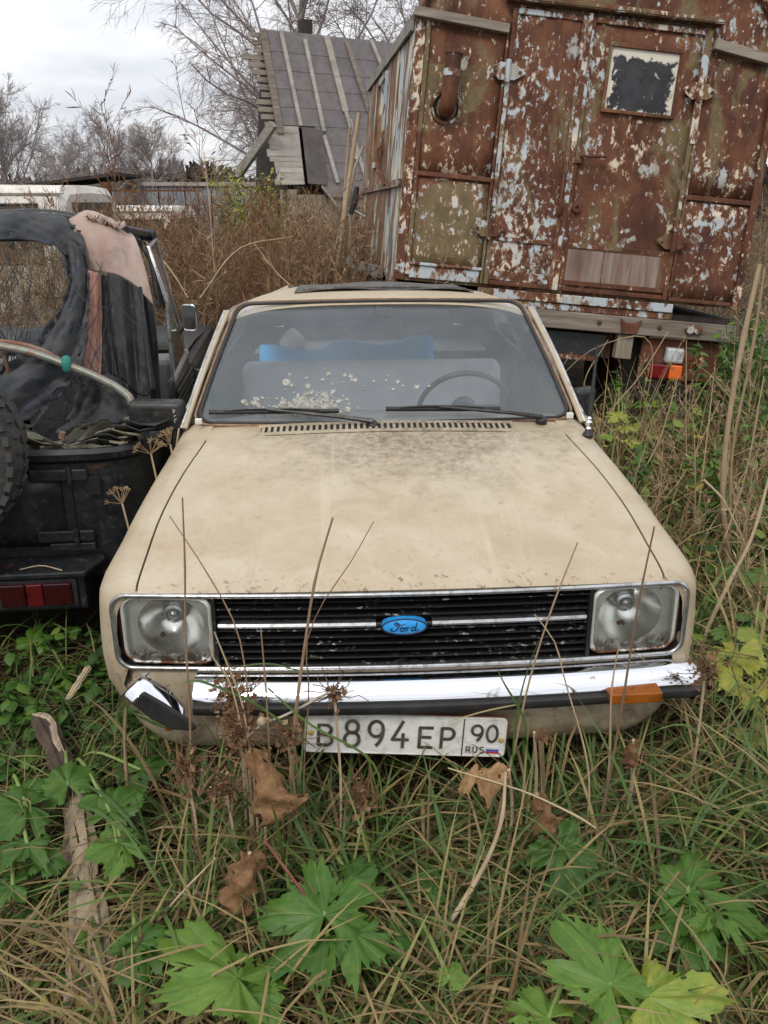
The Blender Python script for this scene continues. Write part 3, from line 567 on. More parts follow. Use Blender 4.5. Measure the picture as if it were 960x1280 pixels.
# headlights
def rr_ang(hw, hh, r, n=56):                       # rounded rectangle sampled evenly by angle
    out = []
    for k in range(n):
        a = 2 * math.pi * k / n; c, s_ = math.cos(a), math.sin(a); lo, hi = 0.0, hw + hh
        for _ in range(40):
            m = (lo + hi) / 2; x, z = abs(c * m), abs(s_ * m); dx, dz = max(0, x - hw + r), max(0, z - hh + r)
            ins_ = x <= hw and z <= hh and dx * dx + dz * dz <= r * r if (dx > 0 and dz > 0) else (x <= hw and z <= hh)
            if ins_: lo = m
            else: hi = m
        out.append((c * lo, s_ * lo))
    return out
for s in (-1, 1):
    cxh, czh = s * .604, .577; hl = empty('headlight'); hl.parent = car
    y0 = yc(.604) + .006; L0 = rr_ang(.117, .097, .036); L1 = rr_ang(.110, .090, .031); L2 = rr_ang(.105, .085, .028)
    tilt = lambda x: s * x * .085
    g = G(); mk = lambda L, y: [(cxh + x, y0 + y + tilt(x), czh + z) for x, z in L]
    g.ring(mk(L0, .02), mk(L0, .002)); g.ring(mk(L0, .002), mk(L1, -.004)); g.ring(mk(L1, -.004), mk(L2, .004)); g.ring(mk(L2, .004), mk(L2, .03))
    g.build('lamp_rim', MAT['lamp_frame'], hl, smooth=40)
    npt = len(L2); rc = .086; ox, oz = -s * .004, .002
    circ = []
    for x, z in L2:
        a = math.atan2(z, x); circ.append((ox + rc * math.cos(a), oz + .081 * math.sin(a)))
    g = G(); g.ring(mk(L2, .022), mk(circ, .026)); g.build('lamp_backing', MAT['lamp_frame'], hl, smooth=40)
    g = G(); rowsr = []
    for k in (1, .88, .74, .6, .45, .3, .22):
        rowsr.append([(cxh + ox + (x - ox) * k, y0 + .027 + .062 * (1 - k * k) + tilt(x * k), czh + oz + (z - oz) * k) for x, z in circ])
    g.grid(rowsr, close=True); g.build('reflector', MAT['reflector'], hl, smooth=60)
    bc = (cxh + ox, y0 + .086, czh + oz + .012)
    G().lathe([(.026, .0), (.026, -.018), (.019, -.022), (.019, -.012), (.013, -.012), (.013, -.026), (.009, -.03), (.001, -.034)], 20, bc, (0, 1, 0)).build('bulb_holder', MAT['dull_chrome'], hl, smooth=40)
    G().lathe([(.006, 0), (.006, -.03), (.004, -.036), (.0005, -.038)], 10, (bc[0], bc[1] - .02, bc[2]), (0, 1, 0)).build('bulb', MAT['reflector'], hl, smooth=60)
    g = G(); rowsl = [[(cxh + x * k, y0 - .001 - .006 * (1 - k * k) + tilt(x * k), czh + z * k) for x, z in L2] for k in (1, .8, .5, .2, .02)]
    g.grid(rowsl, close=True); g.build('lens', MAT['lens'], hl, smooth=60)
    # wire clip and rust scab at the bottom
    G().tube([(cxh - .028 - s * .004, y0 + .035, czh - .03), (cxh - .022, y0 + .03, czh - .022), (cxh - .016, y0 + .035, czh - .03)], .006, 6).build('rust_spot', MAT['rust_edge'], hl)
    # side filler between lamp and surround
    G().add([fp(s * .735, .487, .03), fp(s * .735, .66, .03), fp(s * .718, .66, .06), fp(s * .718, .487, .06)], [(0, 1, 2, 3)]).build('lamp_pocket', MAT['rust_edge'], hl)
# bumper, its rubber strip and the bent end
SEC_C = [(.0, .460), (-.045, .470), (-.064, .468), (-.094, .444), (-.098, .432), (-.094, .425), (-.06, .422)]
SEC_R = [(-.06, .425), (-.096, .424), (-.107, .418), (-.109, .408), (-.104, .396), (-.09, .389), (-.05, .387)]
def bump_path():
    pts = []
    for x in np.linspace(-.535, .70, 26): pts.append((x, yc(x) * 1.2, 0, 0))
    for k in range(1, 8):
        a = R(12 * k); pts.append((.70 + .012 * math.sin(a), yc(.7) * 1.2 + .012 * (1 - math.cos(a)), a, 0))
    pts.append((.713, .12, R(84), 0)); return pts
def sweep_b(sec):
    rows = []
    for x, y, a, _ in bump_path():
        rows.append([(x - yy * math.sin(a), y + yy * math.cos(a), zz_ - .02 * (a / 1.5)) for yy, zz_ in sec])
    return rows
bumper = G().grid(sweep_b(SEC_C)).build('front_bumper', MAT['chrome'], car, smooth=38)
G().grid(sweep_b(SEC_R)).build('rubber_strip', MAT['rubber'], bumper, smooth=50)
be = empty('bent_bumper_end'); be.parent = car; tag(be, 'bent chrome bumper end sticking out under the headlight')
def cpoly(pp, y): return [CARF.hit(a, b, 1, y) for a, b in pp]
T_ = smooth_path([CARF.hit(a, b, 1, -.095) for a, b in ((178, 846), (186, 847), (200, 855), (217, 867), (232, 884))], 12); B_ = smooth_path([CARF.hit(a, b, 1, -.115) for a, b in ((146, 874), (158, 886), (180, 899), (208, 910), (243, 910))], 12)
P = []
for k, (a, b) in enumerate(zip(T_, B_)):
    end = min(1.0, k / 2.2); row = []
    for q in range(10):
        f = q / 9; p = a.lerp(b, f); row.append(p + Vector((0, -.052 * math.sin(math.pi * f) ** .6 * (.35 + .65 * end), .012 * math.sin(math.pi * f))))
    P.append(row)
P.insert(0, [p + Vector((.012, .035, -.002)) for p in P[0]])
G().grid(P).build('end_cap', MAT['chrome'], be, smooth=70, solid=.006, sub=1)
pad = cpoly([(165, 877), (180, 862), (206, 877), (234, 895), (247, 906), (243, 912), (212, 908), (190, 896)], -.158)
G().prism(pad, (0, -.012, 0)).build('rubber_pad', MAT['rubber'], be, bevel=.006)
G().prism(cpoly([(205, 908), (229, 903), (226, 911), (207, 915)], -.13), (0, .03, 0)).build('indicator', MAT['amber'], be, bevel=.002)
ind = G().prism(cpoly([(763, 869), (829, 866), (828, 878), (763, 881)], -.112), (0, .06, 0)).build('indicator', MAT['amber'], car, bevel=.003)
# number plate
pl = empty('number_plate'); pl.parent = car; pl.location = (0.0, -.078, .316); pl.rotation_euler = (R(-4), R(4), 0)
L_ = rrect(.26, .056, .012, 4)
G().prism([(x, .003, z) for x, z in L_], (0, -.004, 0)).build('plate_face', MAT['plate_white'], pl)
G().tube([(x * .99, -.002, z * .955) for x, z in L_], .0016, 5, closed=True).build('plate_border', MAT['plate_white'], pl)
G().prism([(x * 1.012, .004, z * 1.06 - .001) for x, z in L_], (0, .006, 0)).build('plate_frame', MAT['rust_edge'], pl)
def arc(cx_, cy_, rx, ry, a0, a1, n=14): return [(cx_ + rx * math.cos(R(lerp(a0, a1, k / (n - 1)))), cy_ + ry * math.sin(R(lerp(a0, a1, k / (n - 1))))) for k in range(n)]
GL = {'8': [arc(.5, .27, .44, .27, 0, 360, 22), arc(.5, .76, .36, .23, 0, 360, 20)],
      '9': [arc(.48, .70, .42, .29, 0, 360, 22), arc(.2, .66, .70, .66, 5, -62, 12)],
      '4': [[(.66, 0), (.66, .34)], [(.62, 1), (.05, .30), (.95, .30)], [(.66, .30), (.66, .52)]],
      '0': [arc(.5, .5, .42, .5, 0, 360, 24)],
      'B': [[(.1, 0), (.1, 1), (.55, 1)], arc(.55, .77, .34, .23, 90, -90, 10), [(.1, .54), (.6, .54)], arc(.58, .27, .38, .27, 90, -90, 10), [(.1, 0), (.6, 0)]],
      'E': [[(.9, 1), (.1, 1), (.1, 0), (.92, 0)], [(.1, .52), (.8, .52)]],
      'P': [[(.1, 0), (.1, 1), (.55, 1)] + arc(.55, .73, .38, .27, 90, -90, 10) + [(.1, .46)]],
      'R': [[(.1, 0), (.1, 1), (.55, 1)] + arc(.55, .75, .35, .25, 90, -90, 10) + [(.1, .5)], [(.5, .5), (.92, 0)]],
      'U': [[(.1, 1), (.1, .35)] + arc(.5, .35, .4, .35, 180, 360, 10) + [(.9, 1)]],
      'S': [arc(.5, .76, .38, .24, 40, 270, 14) + arc(.5, .26, .42, .26, 90, -140, 14)]}
def glyph(ch, cx_, cz_, wd, ht, sw):
    g = G()
    for line in GL[ch]:
        pts = [Vector((cx_ + (x - .5) * wd, -.0035, cz_ + (y - .5) * ht)) for x, y in line]
        for a, b in zip(pts, pts[1:]):
            if (b - a).length < 1e-6: continue
            d = (b - a).normalized(); e = Vector((-d.z, 0, d.x)) * sw / 2; a2, b2 = a - d * sw * .3, b + d * sw * .3
            g.add([a2 - e, b2 - e, b2 + e, a2 + e], [(0, 1, 2, 3)])
        g.v = [(x, y - .00002 * i, z) for i, (x, y, z) in enumerate(g.v)]
    return g.build('character', MAT['plate_ink'], pl)
for ch, cx_, cz_, wd, ht in (('B', -.208, -.004, .040, .056), ('8', -.139, .003, .042, .074), ('9', -.077, .003, .042, .074), ('4', -.015, .003, .044, .074), ('E', .051, -.004, .040, .056), ('P', .107, -.004, .038, .056), ('9', .183, .013, .032, .046), ('0', .222, .013, .032, .046)):
    glyph(ch, cx_, cz_, wd, ht, .0085 if ht > .05 else .0068)
for ch, cx_ in (('R', .163), ('U', .181), ('S', .199)): glyph(ch, cx_, -.035, .012, .016, .003)
G().box((.146, -.003, -.054), (.149, -.0012, .054)).build('plate_divider', MAT['plate_ink'], pl)
for k, mn in enumerate(('flag_red', 'flag_blue', 'flag_white')): G().box((.211, -.0032, -.045 + k * .0062), (.243, -.0012, -.0388 + k * .0062)).build('flag_stripe', MAT[mn], pl)
for a, b in ((-.243, .0), (.247, -.006)): G().lathe([(.007, 0), (.007, -.003), (.004, -.005), (.0005, -.005)], 12, (a, -.001, b), (0, 1, 0)).build('plate_bolt', MAT['bolt_yellow'], pl)

# cowl and vent
g = G(); P = []
for y, z in ((.89, .864), (.92, .871), (.96, .876), (1.0, .876), (1.03, .868)): P.append([(x, y + .04 * (abs(x) / .62) ** 2 * (y - .9) / .13, z - .018 * (x / .62) ** 2) for x in np.linspace(-.64, .64, 31)])
g.grid(P).build('cowl', MAT['paint'], car, smooth=50)
vent = empty('vent_grille'); vent.parent = car
def cz(x, y): return .872 + (y - .93) * .12 - .018 * (x / .62) ** 2
g = G()
nsl = 42; xs_ = np.linspace(-.43, .43, nsl * 2 + 1)
for k in range(nsl): 
    a, b = xs_[2 * k], xs_[2 * k + 1]
    g.add([(a, .905, cz(a, .905) + .006), (b, .905, cz(b, .905) + .006), (b, .967, cz(b, .967) + .006), (a, .967, cz(a, .967) + .006)], [(0, 1, 2, 3)])
for y0, y1 in ((.897, .906), (.966, .978)):
    g.grid([[(x, y, cz(x, y) + h) for x in np.linspace(-.445, .445, 21)] for y, h in ((y0 - .004, 0), (y0, .006), (y1, .006), (y1 + .004, 0))])
g.build('vent_bars', MAT['paint'], vent)
G().grid([[(x, y, cz(x, y) + .0025) for x in np.linspace(-.434, .434, 15)] for y in (.90, .972)]).build('vent_shade_sheet', MAT['dark'], vent)  # flat near-black sheet painting the shade down the slots

# windscreen and its surround
def ws(u, v):
    x = lerp(.662, .537, v) * u; q = 1 - u * u
    return Vector((x, lerp(1.045, 1.455, v) - lerp(.055, .05, v) * q - .012 * math.sin(math.pi * v), lerp(.874, 1.232, v) + lerp(.004, .012, v) * q + .012 * math.sin(math.pi * v)))
wsg = G().grid([[ws(u, v) for u in np.linspace(-1, 1, 25)] for v in np.linspace(0, 1, 11)]).build('windscreen', MAT['glass'], car, smooth=60)
def border(m):                                     # closed path round the screen, rounded at the corners
    P = []
    for a, b in rrect(1 + m, .5 + m * .75, .09, 5): P.append((a, b + .5))
    P2 = densify([(a, 0, b) for a, b in P], .12); return [ws(p.x, p.z) for p in P2]
G().tube([p + Vector((0, -.006, .002)) for p in border(.010)], .0062, 8, closed=True).build('screen_seal', MAT['rubber'], car, smooth=60)
G().tube([p + Vector((0, -.003, .001)) for p in border(.032)], .0055, 6, closed=True).build('screen_trim', MAT['rusty_trim'], car, smooth=60)
for s in (-1, 1):
    pp = [ws(s * lerp(1.054, 1.066, v), v) + Vector((s * .010, .010, -.004)) for v in np.linspace(-.05, .95, 10)]
    pil = G().tube(pp, [.0095] * 10, 10, flat=.9).build('windscreen_pillar', MAT['paint'], car, smooth=60)
    G().tube([p + Vector((s * .013, .009, -.001)) for p in pp], .0075, 6).build('gutter', MAT['dull_chrome'], pil, smooth=60)
    G().box((s * .655 - .012, .985, .878), (s * .655 + .012, 1.0, .898)).build('trim_clip', MAT['white_paint'], car, bevel=.003)
# roof
ZR = interp([1.42, 1.47, 1.6, 2.0, 2.5, 2.8, 2.88], [1.236, 1.250, 1.259, 1.247, 1.216, 1.19, 1.175])
def roof(u, y, dz=0):
    hw = lerp(.598, .608, min(1, (y - 1.42) / .4)); return (hw * u, y - .05 * (1 - u * u) * max(0, 1 - (y - 1.42) / .5), ZR(y) - .022 * u * u - .05 * abs(u) ** 5 + dz)
g = G(); P = [[roof(u, y) for u in np.linspace(-1, 1, 25)] for y in (1.43, 1.445, 1.47, 1.52, 1.6, 1.75, 2.0, 2.25, 2.5, 2.7, 2.8, 2.88)]
P.insert(0, [(x * .985, y + .02, z - .012) for x, y, z in P[0]]); g.grid(P); g.build('roof', MAT['paint'], car, smooth=50, solid=.004)
g = G(); g.grid([[roof(u * .62 + .05, y, .010 + .005 * math.sin(u * 5 + y * 6)) for u in np.linspace(-1, 1, 17)] for y in np.linspace(1.72, 2.4, 12)])
sr = g.build('sunroof_cover', MAT['sunroof'], car, smooth=40, solid=.006)
G().tube([roof(u * .56 + .05, 1.735, .012) for u in np.linspace(-1, 1, 12)], .006, 6).build('cover_edge', MAT['sunroof'], sr)
for s in (-1, 1):
    G().tube([Vector(roof(s, y)) + Vector((s * .006, 0, -.006)) for y in np.linspace(1.44, 2.86, 14)], .009, 6).build('gutter', MAT['dull_chrome'], car, smooth=60)
# sides, doors, boot
def side_pt(y, f, s):
    belt = lerp(.862, .90, min(1, (y - 1.06) / 1.5)); low = .23; d = y - 3.12
    if abs(d) < .33: low = max(low, .30 + math.sqrt(.33 ** 2 - d * d) * .75)
    x = .742 + .048 * math.sin(math.pi * min(1, f * 1.15)) - .02 * f; return (s * (x - .05 * max(0, (y - 3.4) / .45) ** 2), y, lerp(belt, low, f))
def panel(y0, y1, s, name):
    n = max(4, int((y1 - y0) / .06)); return G().grid([[side_pt(y, f, s) for f in np.linspace(0, 1, 9)] for y in np.linspace(y0, y1, n)]).build(name, MAT['paint'], car, smooth=50, solid=.006)
for s in (-1, 1):
    d_ = panel(1.086, 2.16, s, 'door'); panel(2.166, 3.86, s, 'rear_quarter')
    G().tube([(s * .80, 1.95, .74), (s * .805, 2.02, .74), (s * .80, 2.09, .74)], .012, 8).build('door_handle', MAT['dull_chrome'], d_)
    # side windows with their pillars
    top = lambda y: Vector(roof(s, max(1.46, min(2.84, y)))) + Vector((0, 0, -.012)); bot = lambda y: Vector((s * .735, y, side_pt(y, 0, s)[2]))
    for ya, yb, yt in ((1.12, 2.10, (1.47, 2.06)), (2.20, 2.95, (2.12, 2.66))):
        G().add([bot(ya), bot(yb), top(yt[1]), top(yt[0])], [(0, 1, 2, 3)]).build('side_window', MAT['side_glass'], car)
        G().tube([bot(ya), bot(yb), top(yt[1]), top(yt[0])], .010, 6, closed=True).build('window_frame', MAT['dull_chrome'], car)
    G().tube([bot(2.15), top(2.09)], .03, 8, flat=.5).build('centre_pillar', MAT['paint'], car, smooth=60)
    G().add([bot(2.95), bot(3.30), (s * .50, 3.20, .92), (s * .44, 2.87, 1.165), top(2.84), top(2.66)], [(0, 1, 2, 3, 4, 5)]).build('rear_pillar', MAT['paint'], car, solid=.02)
    G().add([(s * .44, 2.87, 1.165), top(2.84), (s * .60, 2.88, 1.12)], [(0, 1, 2)]).build('pillar_corner', MAT['paint'], car)
    G().grid([[(s * x, y, z) for x in np.linspace(.50, .74, 3)] for y, z in ((3.18, .915), (3.5, .91), (3.86, .87))]).build('deck_side', MAT['paint'], car)
    G().tube([bot(1.09), bot(3.86)], .008, 6).build('belt_trim', MAT['dull_chrome'], car)
    for yw in (.72, 3.12):
        wh = empty('wheel'); wh.parent = car; wh.location = (s * .66, yw, .235)
        G().lathe([(.18, -.08), (.255, -.082), (.285, -.06), (.29, 0), (.285, .06), (.255, .082), (.18, .08)], 28, (0, 0, 0), (1, 0, 0)).build('tyre', MAT['tyre'], wh, smooth=40)
        G().lathe([(.001, .045 * s), (.06, .05 * s), (.15, .03 * s), (.18, .06 * s), (.19, .075 * s)], 24, (0, 0, 0), (1, 0, 0)).build('rim', MAT['dull_chrome'], wh, smooth=40)
G().add([(-.44, 2.87, 1.165), (.44, 2.87, 1.165), (.50, 3.2, .92), (-.50, 3.2, .92)], [(0, 1, 2, 3)]).build('rear_window', MAT['side_glass'], car)
G().tube([(-.44, 2.87, 1.165), (.44, 2.87, 1.165), (.50, 3.2, .92), (-.50, 3.2, .92)], .014, 6, closed=True).build('rear_seal', MAT['rubber'], car)
G().grid([[(x, y, z) for x in np.linspace(-.5, .5, 9)] for y, z in ((3.2, .915), (3.4, .925), (3.7, .915), (3.86, .87), (3.88, .55), (3.86, .3))]).build('boot_lid', MAT['paint'], car, smooth=50)
for s in (-1, 1): G().add([(s * .5, 3.86, .87), (s * .74, 3.86, .87), (s * .70, 3.87, .3), (s * .5, 3.86, .3)], [(0, 1, 2, 3)]).build('tail_panel', MAT['paint'], car)
# inside
G().box((-.70, 1.0, .22), (.70, 3.3, .26)).build('cabin_floor', MAT['dash'], car)
G().box((-.66, .98, .24), (.66, 1.06, .84)).build('bulkhead', MAT['dark'], car)
g = G(); g.grid([[(x, y, z - .03 * (x / .66) ** 2) for x in np.linspace(-.66, .66, 13)] for y, z in ((1.03, .845), (1.15, .862), (1.28, .855), (1.33, .82), (1.35, .60))]); g.build('dashboard', MAT['dash'], car, smooth=50)
def cushion(lo, hi, name, lean=0.0, bev=.05, mat='seat_cloth'):
    m = Matrix.Translation(Vector(((lo[0] + hi[0]) / 2, lo[1], lo[2]))) @ Matrix.Rotation(lean, 4, 'X'); w_, d_, h_ = (hi[i] - lo[i] for i in range(3))
    o = G().box((-w_ / 2, 0, 0), (w_ / 2, d_, h_), m).build(name, MAT[mat], car, smooth=60, bevel=bev); o.modifiers['bevel'].segments = 4; return o
cushion((-.62, 1.62, .40), (-.03, 2.08, .54), 'seat'); cushion((.03, 1.62, .40), (.62, 2.08, .54), 'seat')
cushion((-.63, 1.96, .46), (.60, 2.10, .925), 'seat_back', R(-14)); 
cushion((-.62, 2.55, .36), (.62, 2.72, .80), 'rear_seat_back', R(-14)); cushion((-.62, 2.2, .34), (.62, 2.6, .5), 'rear_seat')
G().grid([[(x, y, .835) for x in np.linspace(-.64, .64, 3)] for y in (2.74, 3.2)]).build('parcel_shelf', MAT['dash'], car)
sw = empty('steering_wheel'); sw.parent = car; sw.location = (.345, 1.50, .80); sw.rotation_euler = (R(-62), 0, 0)
G().tube([(.185 * math.cos(a), .185 * math.sin(a), 0) for a in np.linspace(0, 2 * math.pi, 36, endpoint=False)], .011, 8, closed=True).build('rim', MAT['black_plastic'], sw, smooth=60)
G().box((-.18, -.025, -.012), (.18, .025, .0)).build('spoke', MAT['black_plastic'], sw, bevel=.006)
G().lathe([(.05, -.02), (.05, .02), (.001, .03)], 16, (0, 0, 0)).build('hub', MAT['black_plastic'], sw, smooth=50)
G().tube([(0, 0, -.02), (0, 0, -.3)], .03, 8).build('column', MAT['black_plastic'], sw)
rv = G().box((-.115, -.012, -.032), (.115, .012, .032)).build('rear_view_mirror', MAT['black_plastic'], car, bevel=.012, loc=(-.02, 1.50, 1.145))
G().tube([(0, 0, .03), (0, -.01, .075)], .006, 6).build('mirror_stem', MAT['black_plastic'], rv)
for s in (-1, 1):                                   # sun visors folded up under the roof
    G().box((-.24, 0, -.006), (.24, .16, .006), Matrix.Translation((s * .29, 1.47, 1.205)) @ Matrix.Rotation(R(8), 4, 'X')).build('sun_visor', MAT['trim_light'], car, bevel=.005)
# wipers
def wiper(pu, pv, u0, v0, u1, v1):
    wp = empty('wiper'); wp.parent = car; off = Vector((0, -.022, .018)); pv_ = ws(pu, pv) + Vector((0, -.045, .008))
    A, B = ws(u0, v0) + off, ws(u1, v1) + off; mid_ = A.lerp(B, .45)
    G().lathe([(.020, -.03), (.020, 0), (.015, .008), (.001, .012)], 14, pv_, (0, -.55, .83)).build('pivot_cap', MAT['rubber'], wp, smooth=40)
    G().tube([pv_ + Vector((0, -.004, .012)), pv_.lerp(mid_, .3) + Vector((0, -.012, .016)), mid_ + Vector((0, -.006, .010))], [.010, .007, .005], 6).build('wiper_arm', MAT['black_plastic'], wp)
    G().tube([A.lerp(B, k / 10) for k in range(11)], .0055, 5, flat=1.6).build('wiper_blade', MAT['rubber'], wp)
    G().tube([A.lerp(B, .12) + Vector((0, -.004, .006)), A.lerp(B, .3) + Vector((0, -.007, .012)), A.lerp(B, .62) + Vector((0, -.007, .012)), A.lerp(B, .85) + Vector((0, -.004, .006))], .004, 5).build('blade_bridge', MAT['black_plastic'], wp)
wiper(-.07, -.015, -.95, .045, -.25, .055); wiper(.83, -.015, .0, .065, .62, .045)
# lichen on the glass
g = G(); lr = random.Random(4)
def blob(u, v, r):
    c = ws(u, v); n = Vector((0, -.66, .75)); a = lr.uniform(0, 6); k = lr.randint(7, 9)
    x = Vector((1, 0, 0)); y = n.cross(x).normalized(); q = [c + n * .0012 + (x * math.cos(a + 6.283 * i / k) + y * math.sin(a + 6.283 * i / k)) * r * lr.uniform(.75, 1.15) for i in range(k)]
    q2 = [c + n * .0028 + (p - c) * .72 for p in q]; q3 = [c + n * .0016 + (p - c) * .3 for p in q]; g.ring(q, q2); g.ring(q2, q3); g.add(q3, [tuple(range(len(q3)))])
for _ in range(150):
    m = lr.random()
    if m < .62: u, v = lr.gauss(-.46, .13), abs(lr.gauss(.0, .10)) + .05
    elif m < .85: u, v = lr.gauss(-.30, .17), lr.uniform(.05, .42)
    elif m < .93: u, v = lr.gauss(-.72, .03), lr.gauss(.15, .02)
    else: u, v = lr.uniform(-.85, .3), lr.uniform(.05, .35)
    if abs(u) < .95 and .04 < v < .95: blob(u, v, lr.uniform(.003, .011) * lr.choice((.7, 1, 1, 1.5)))
for _ in range(420):
    u, v = lr.gauss(-.42, .07), abs(lr.gauss(.03, .055)) + .05; blob(u, v, lr.uniform(.003, .009))
tag(g.build('lichen_crust', MAT['lichen'], car), kind='stuff')
# mirrors and aerial
def mirror(px, py, y, wd, ht, dp, rz, mat, face):
    c = CARF.hit(px, py, 1, y); mr = empty('door_mirror'); mr.parent = car; mr.location = c; mr.rotation_euler = (R(4), 0, rz); s = 1 if c.x > 0 else -1
    o = G().box((-wd / 2, -dp, -ht / 2), (wd / 2, 0, ht / 2)).build('housing', MAT[mat], mr, smooth=50, bevel=.022); o.modifiers['bevel'].segments = 4
    L = rrect(wd / 2 - .012, ht / 2 - .012, .02, 4); G().prism([(x, .0005, z) for x, z in L], (0, .003, 0)).build('mirror_glass', MAT['mirror'], mr)
    G().tube([(-s * wd * .38, -dp * .5, -ht * .3), (-s * (wd * .5 + .05), -dp * .2, -ht * .65)], [.016, .02], 8).build('mirror_arm', MAT[mat], mr)
    return mr
m1 = mirror(201, 515, 1.16, .205, .112, .07, R(-6), 'black_plastic', 0)
for k, (a, b, c_, d) in enumerate(((.070, .018, .070, .034), (.070, .018, .078, .030), (.070, .006, .077, .010), (.071, -.006, .079, -.004), (.071, -.008, .071, -.018))):
    G().tube([(a, -.0705, b), (c_, -.0705, d)], .0014, 4).build('scrawl_mark', MAT['white_paint'], m1)
m2 = mirror(722, 500, 1.24, .105, .115, .05, R(30), 'black_plastic', 0)
ab = CARF.hit(735, 543, 2, .845); at_ = CARF.hit(747, 430, 1, ab.y + .05)
aer = empty('aerial'); aer.parent = car; aer.location = ab
G().lathe([(.016, -.012), (.020, 0), (.010, .016), (.007, .018)], 14).build('aerial_base', MAT['rubber'], aer, smooth=40)
G().lathe([(.006, .016), (.010, .022), (.006, .028), (.012, .036), (.012, .044), (.006, .050), (.009, .056), (.005, .064)], 14).build('aerial_collar', MAT['chrome'], aer, smooth=40)
d_ = at_ - ab; G().tube([d_ * .18, d_ * .22, d_ * .6, d_], [.010, .009, .0065, .003], 8).build('aerial_rod', MAT['rubber'], aer, smooth=60)
# things lying inside: blue blanket and a bag on the rear shelf
bl = G(); P = []
for i, v in enumerate(np.linspace(0, 1, 7)):
    P.append([Vector((lerp(-.60, .33, u), 2.52 + .20 * v, .72 + .18 * v - .03 * (v > .9) + .018 * math.sin(u * 14 + v) + (.04 * u * v if u > .4 else .0))) for u in np.linspace(0, 1, 20)])
o = bl.grid(P).build('blue_blanket', MAT['blue_cloth'], None, smooth=60, solid=.006); o.matrix_world = CARF.m
tag(o, 'bright blue blanket spread along the rear seat, seen through the windscreen', 'blanket')
c = CARF.hit(366, 433, 1, 2.9); g = G(); P = [[(c.x + r_ * .075 * math.cos(a), c.y + .08 * r_ * math.sin(a), .842 + h_) for a in np.linspace(0, 2 * math.pi, 14, endpoint=False)] for r_, h_ in ((.9, 0), (1, .03), (.75, .06), (.4, .09), (.1, .105))]
o = g.grid(P, close=True).build('white_sack', MAT['white_paint'], None, smooth=60); o.matrix_world = CARF.m
tag(o, 'pale crumpled bag standing on the rear parcel shelf behind the blue blanket', 'bag')
# ------------------------------------------------------------------ the rusty box-bodied truck
KF = Frame(tuple(at(493, 345, 6.2)), (.994, .06, -.0905), (.085, .089, .993))
truck = empty('box_truck', KF.m)
tag(truck, 'leaning box-bodied truck with rust-brown peeling rear doors, behind the beige car', 'truck')
LB = KF.i.to_3x3() @ Vector((-.1, .995, 0))        # direction of the body's length (the rear wall leans out of square)
KW, KE, KL = 2.53, 1.66, 3.6
def kb(x, l, z): return Vector((x, 0, z)) + LB * l
def kh(px, py, y=0.0): return KF.hit(px, py, 1, y)
def arch(x, rise=.50): 
    u = (x - KW / 2) / (KW / 2); return KE + rise * (1 - abs(u) ** 5)
def kbox(x0, x1, z0, z1, y0, y1, name, mat, parent=None, bevel=.004):
    return G().box((x0, y0, z0), (x1, y1, z1)).build(name, MAT[mat], parent or truck, bevel=bevel)
xs_ = KW / 2 + KW / 2 * np.sin(np.linspace(-math.pi / 2, math.pi / 2, 31))
# rear wall sheet under the arched roof
G().prism([(0, 0, -.02), (KW, 0, -.02)] + [(x, 0, arch(x)) for x in xs_[::-1]], (0, .03, 0)).build('rear_wall', MAT['rusty_olive'], truck)
# fixed panels left and right of the doors, each a proud sheet in an angle-iron frame
def fixed(x0, x1, z0, z1, mat, name='wall_panel'):
    n = 9; gg = G(); P = []
    for j in range(7):
        z = lerp(z0, z1, j / 6); P.append([(lerp(x0, x1, i / (n - 1)), -.012 - .006 * math.sin(i * 1.7 + j * 1.1) * (0 < i < n - 1), z) for i in range(n)])
    return gg.grid(P).build(name, MAT[mat], truck, smooth=60, solid=.006)
fixed(.10, .60, .70, 1.60, 'rusty_olive'); fixed(.10, .60, .10, .66, 'rusty'); fixed(1.995, 2.48, .73, 1.60, 'rusty_c'); fixed(1.995, 2.48, .02, .68, 'rusty_b')
def rail(x0, x1, z0, z1, mat='rusty_dark', y=-.034, name='rail'): return kbox(x0, x1, z0, z1, y, -.004, name, mat, bevel=.005)
rail(.095, .605, .675, .705); rail(1.985, 2.485, .69, .725); rail(.07, .10, .02, 1.62, 'rusty'); rail(2.475, 2.53, -.02, 1.60, 'rusty_c'); rail(.605, .625, -.0, 1.70, 'rusty')
rail(1.985, 2.005, .02, 1.72, 'rusty'); rail(.0, .068, -.02, 1.64, 'rusty_pale', -.026, 'corner_post')
rail(.10, .60, .0, .085, 'pale_blue', -.03, 'patch_strip'); rail(.09, .61, .087, .108, 'pale_blue', -.045)
rail(1.99, 2.46, -.005, .022, 'rusty_dark'); rail(.58, 2.05, 1.79, 1.825, 'rusty_olive', -.09, 'rain_hood')
G().add([(.58, -.09, 1.795), (2.05, -.09, 1.795), (2.05, 0, 1.85), (.58, 0, 1.85)], [(0, 1, 2, 3)]).build('rain_hood_top', MAT['rusty_dark'], truck, solid=.006)
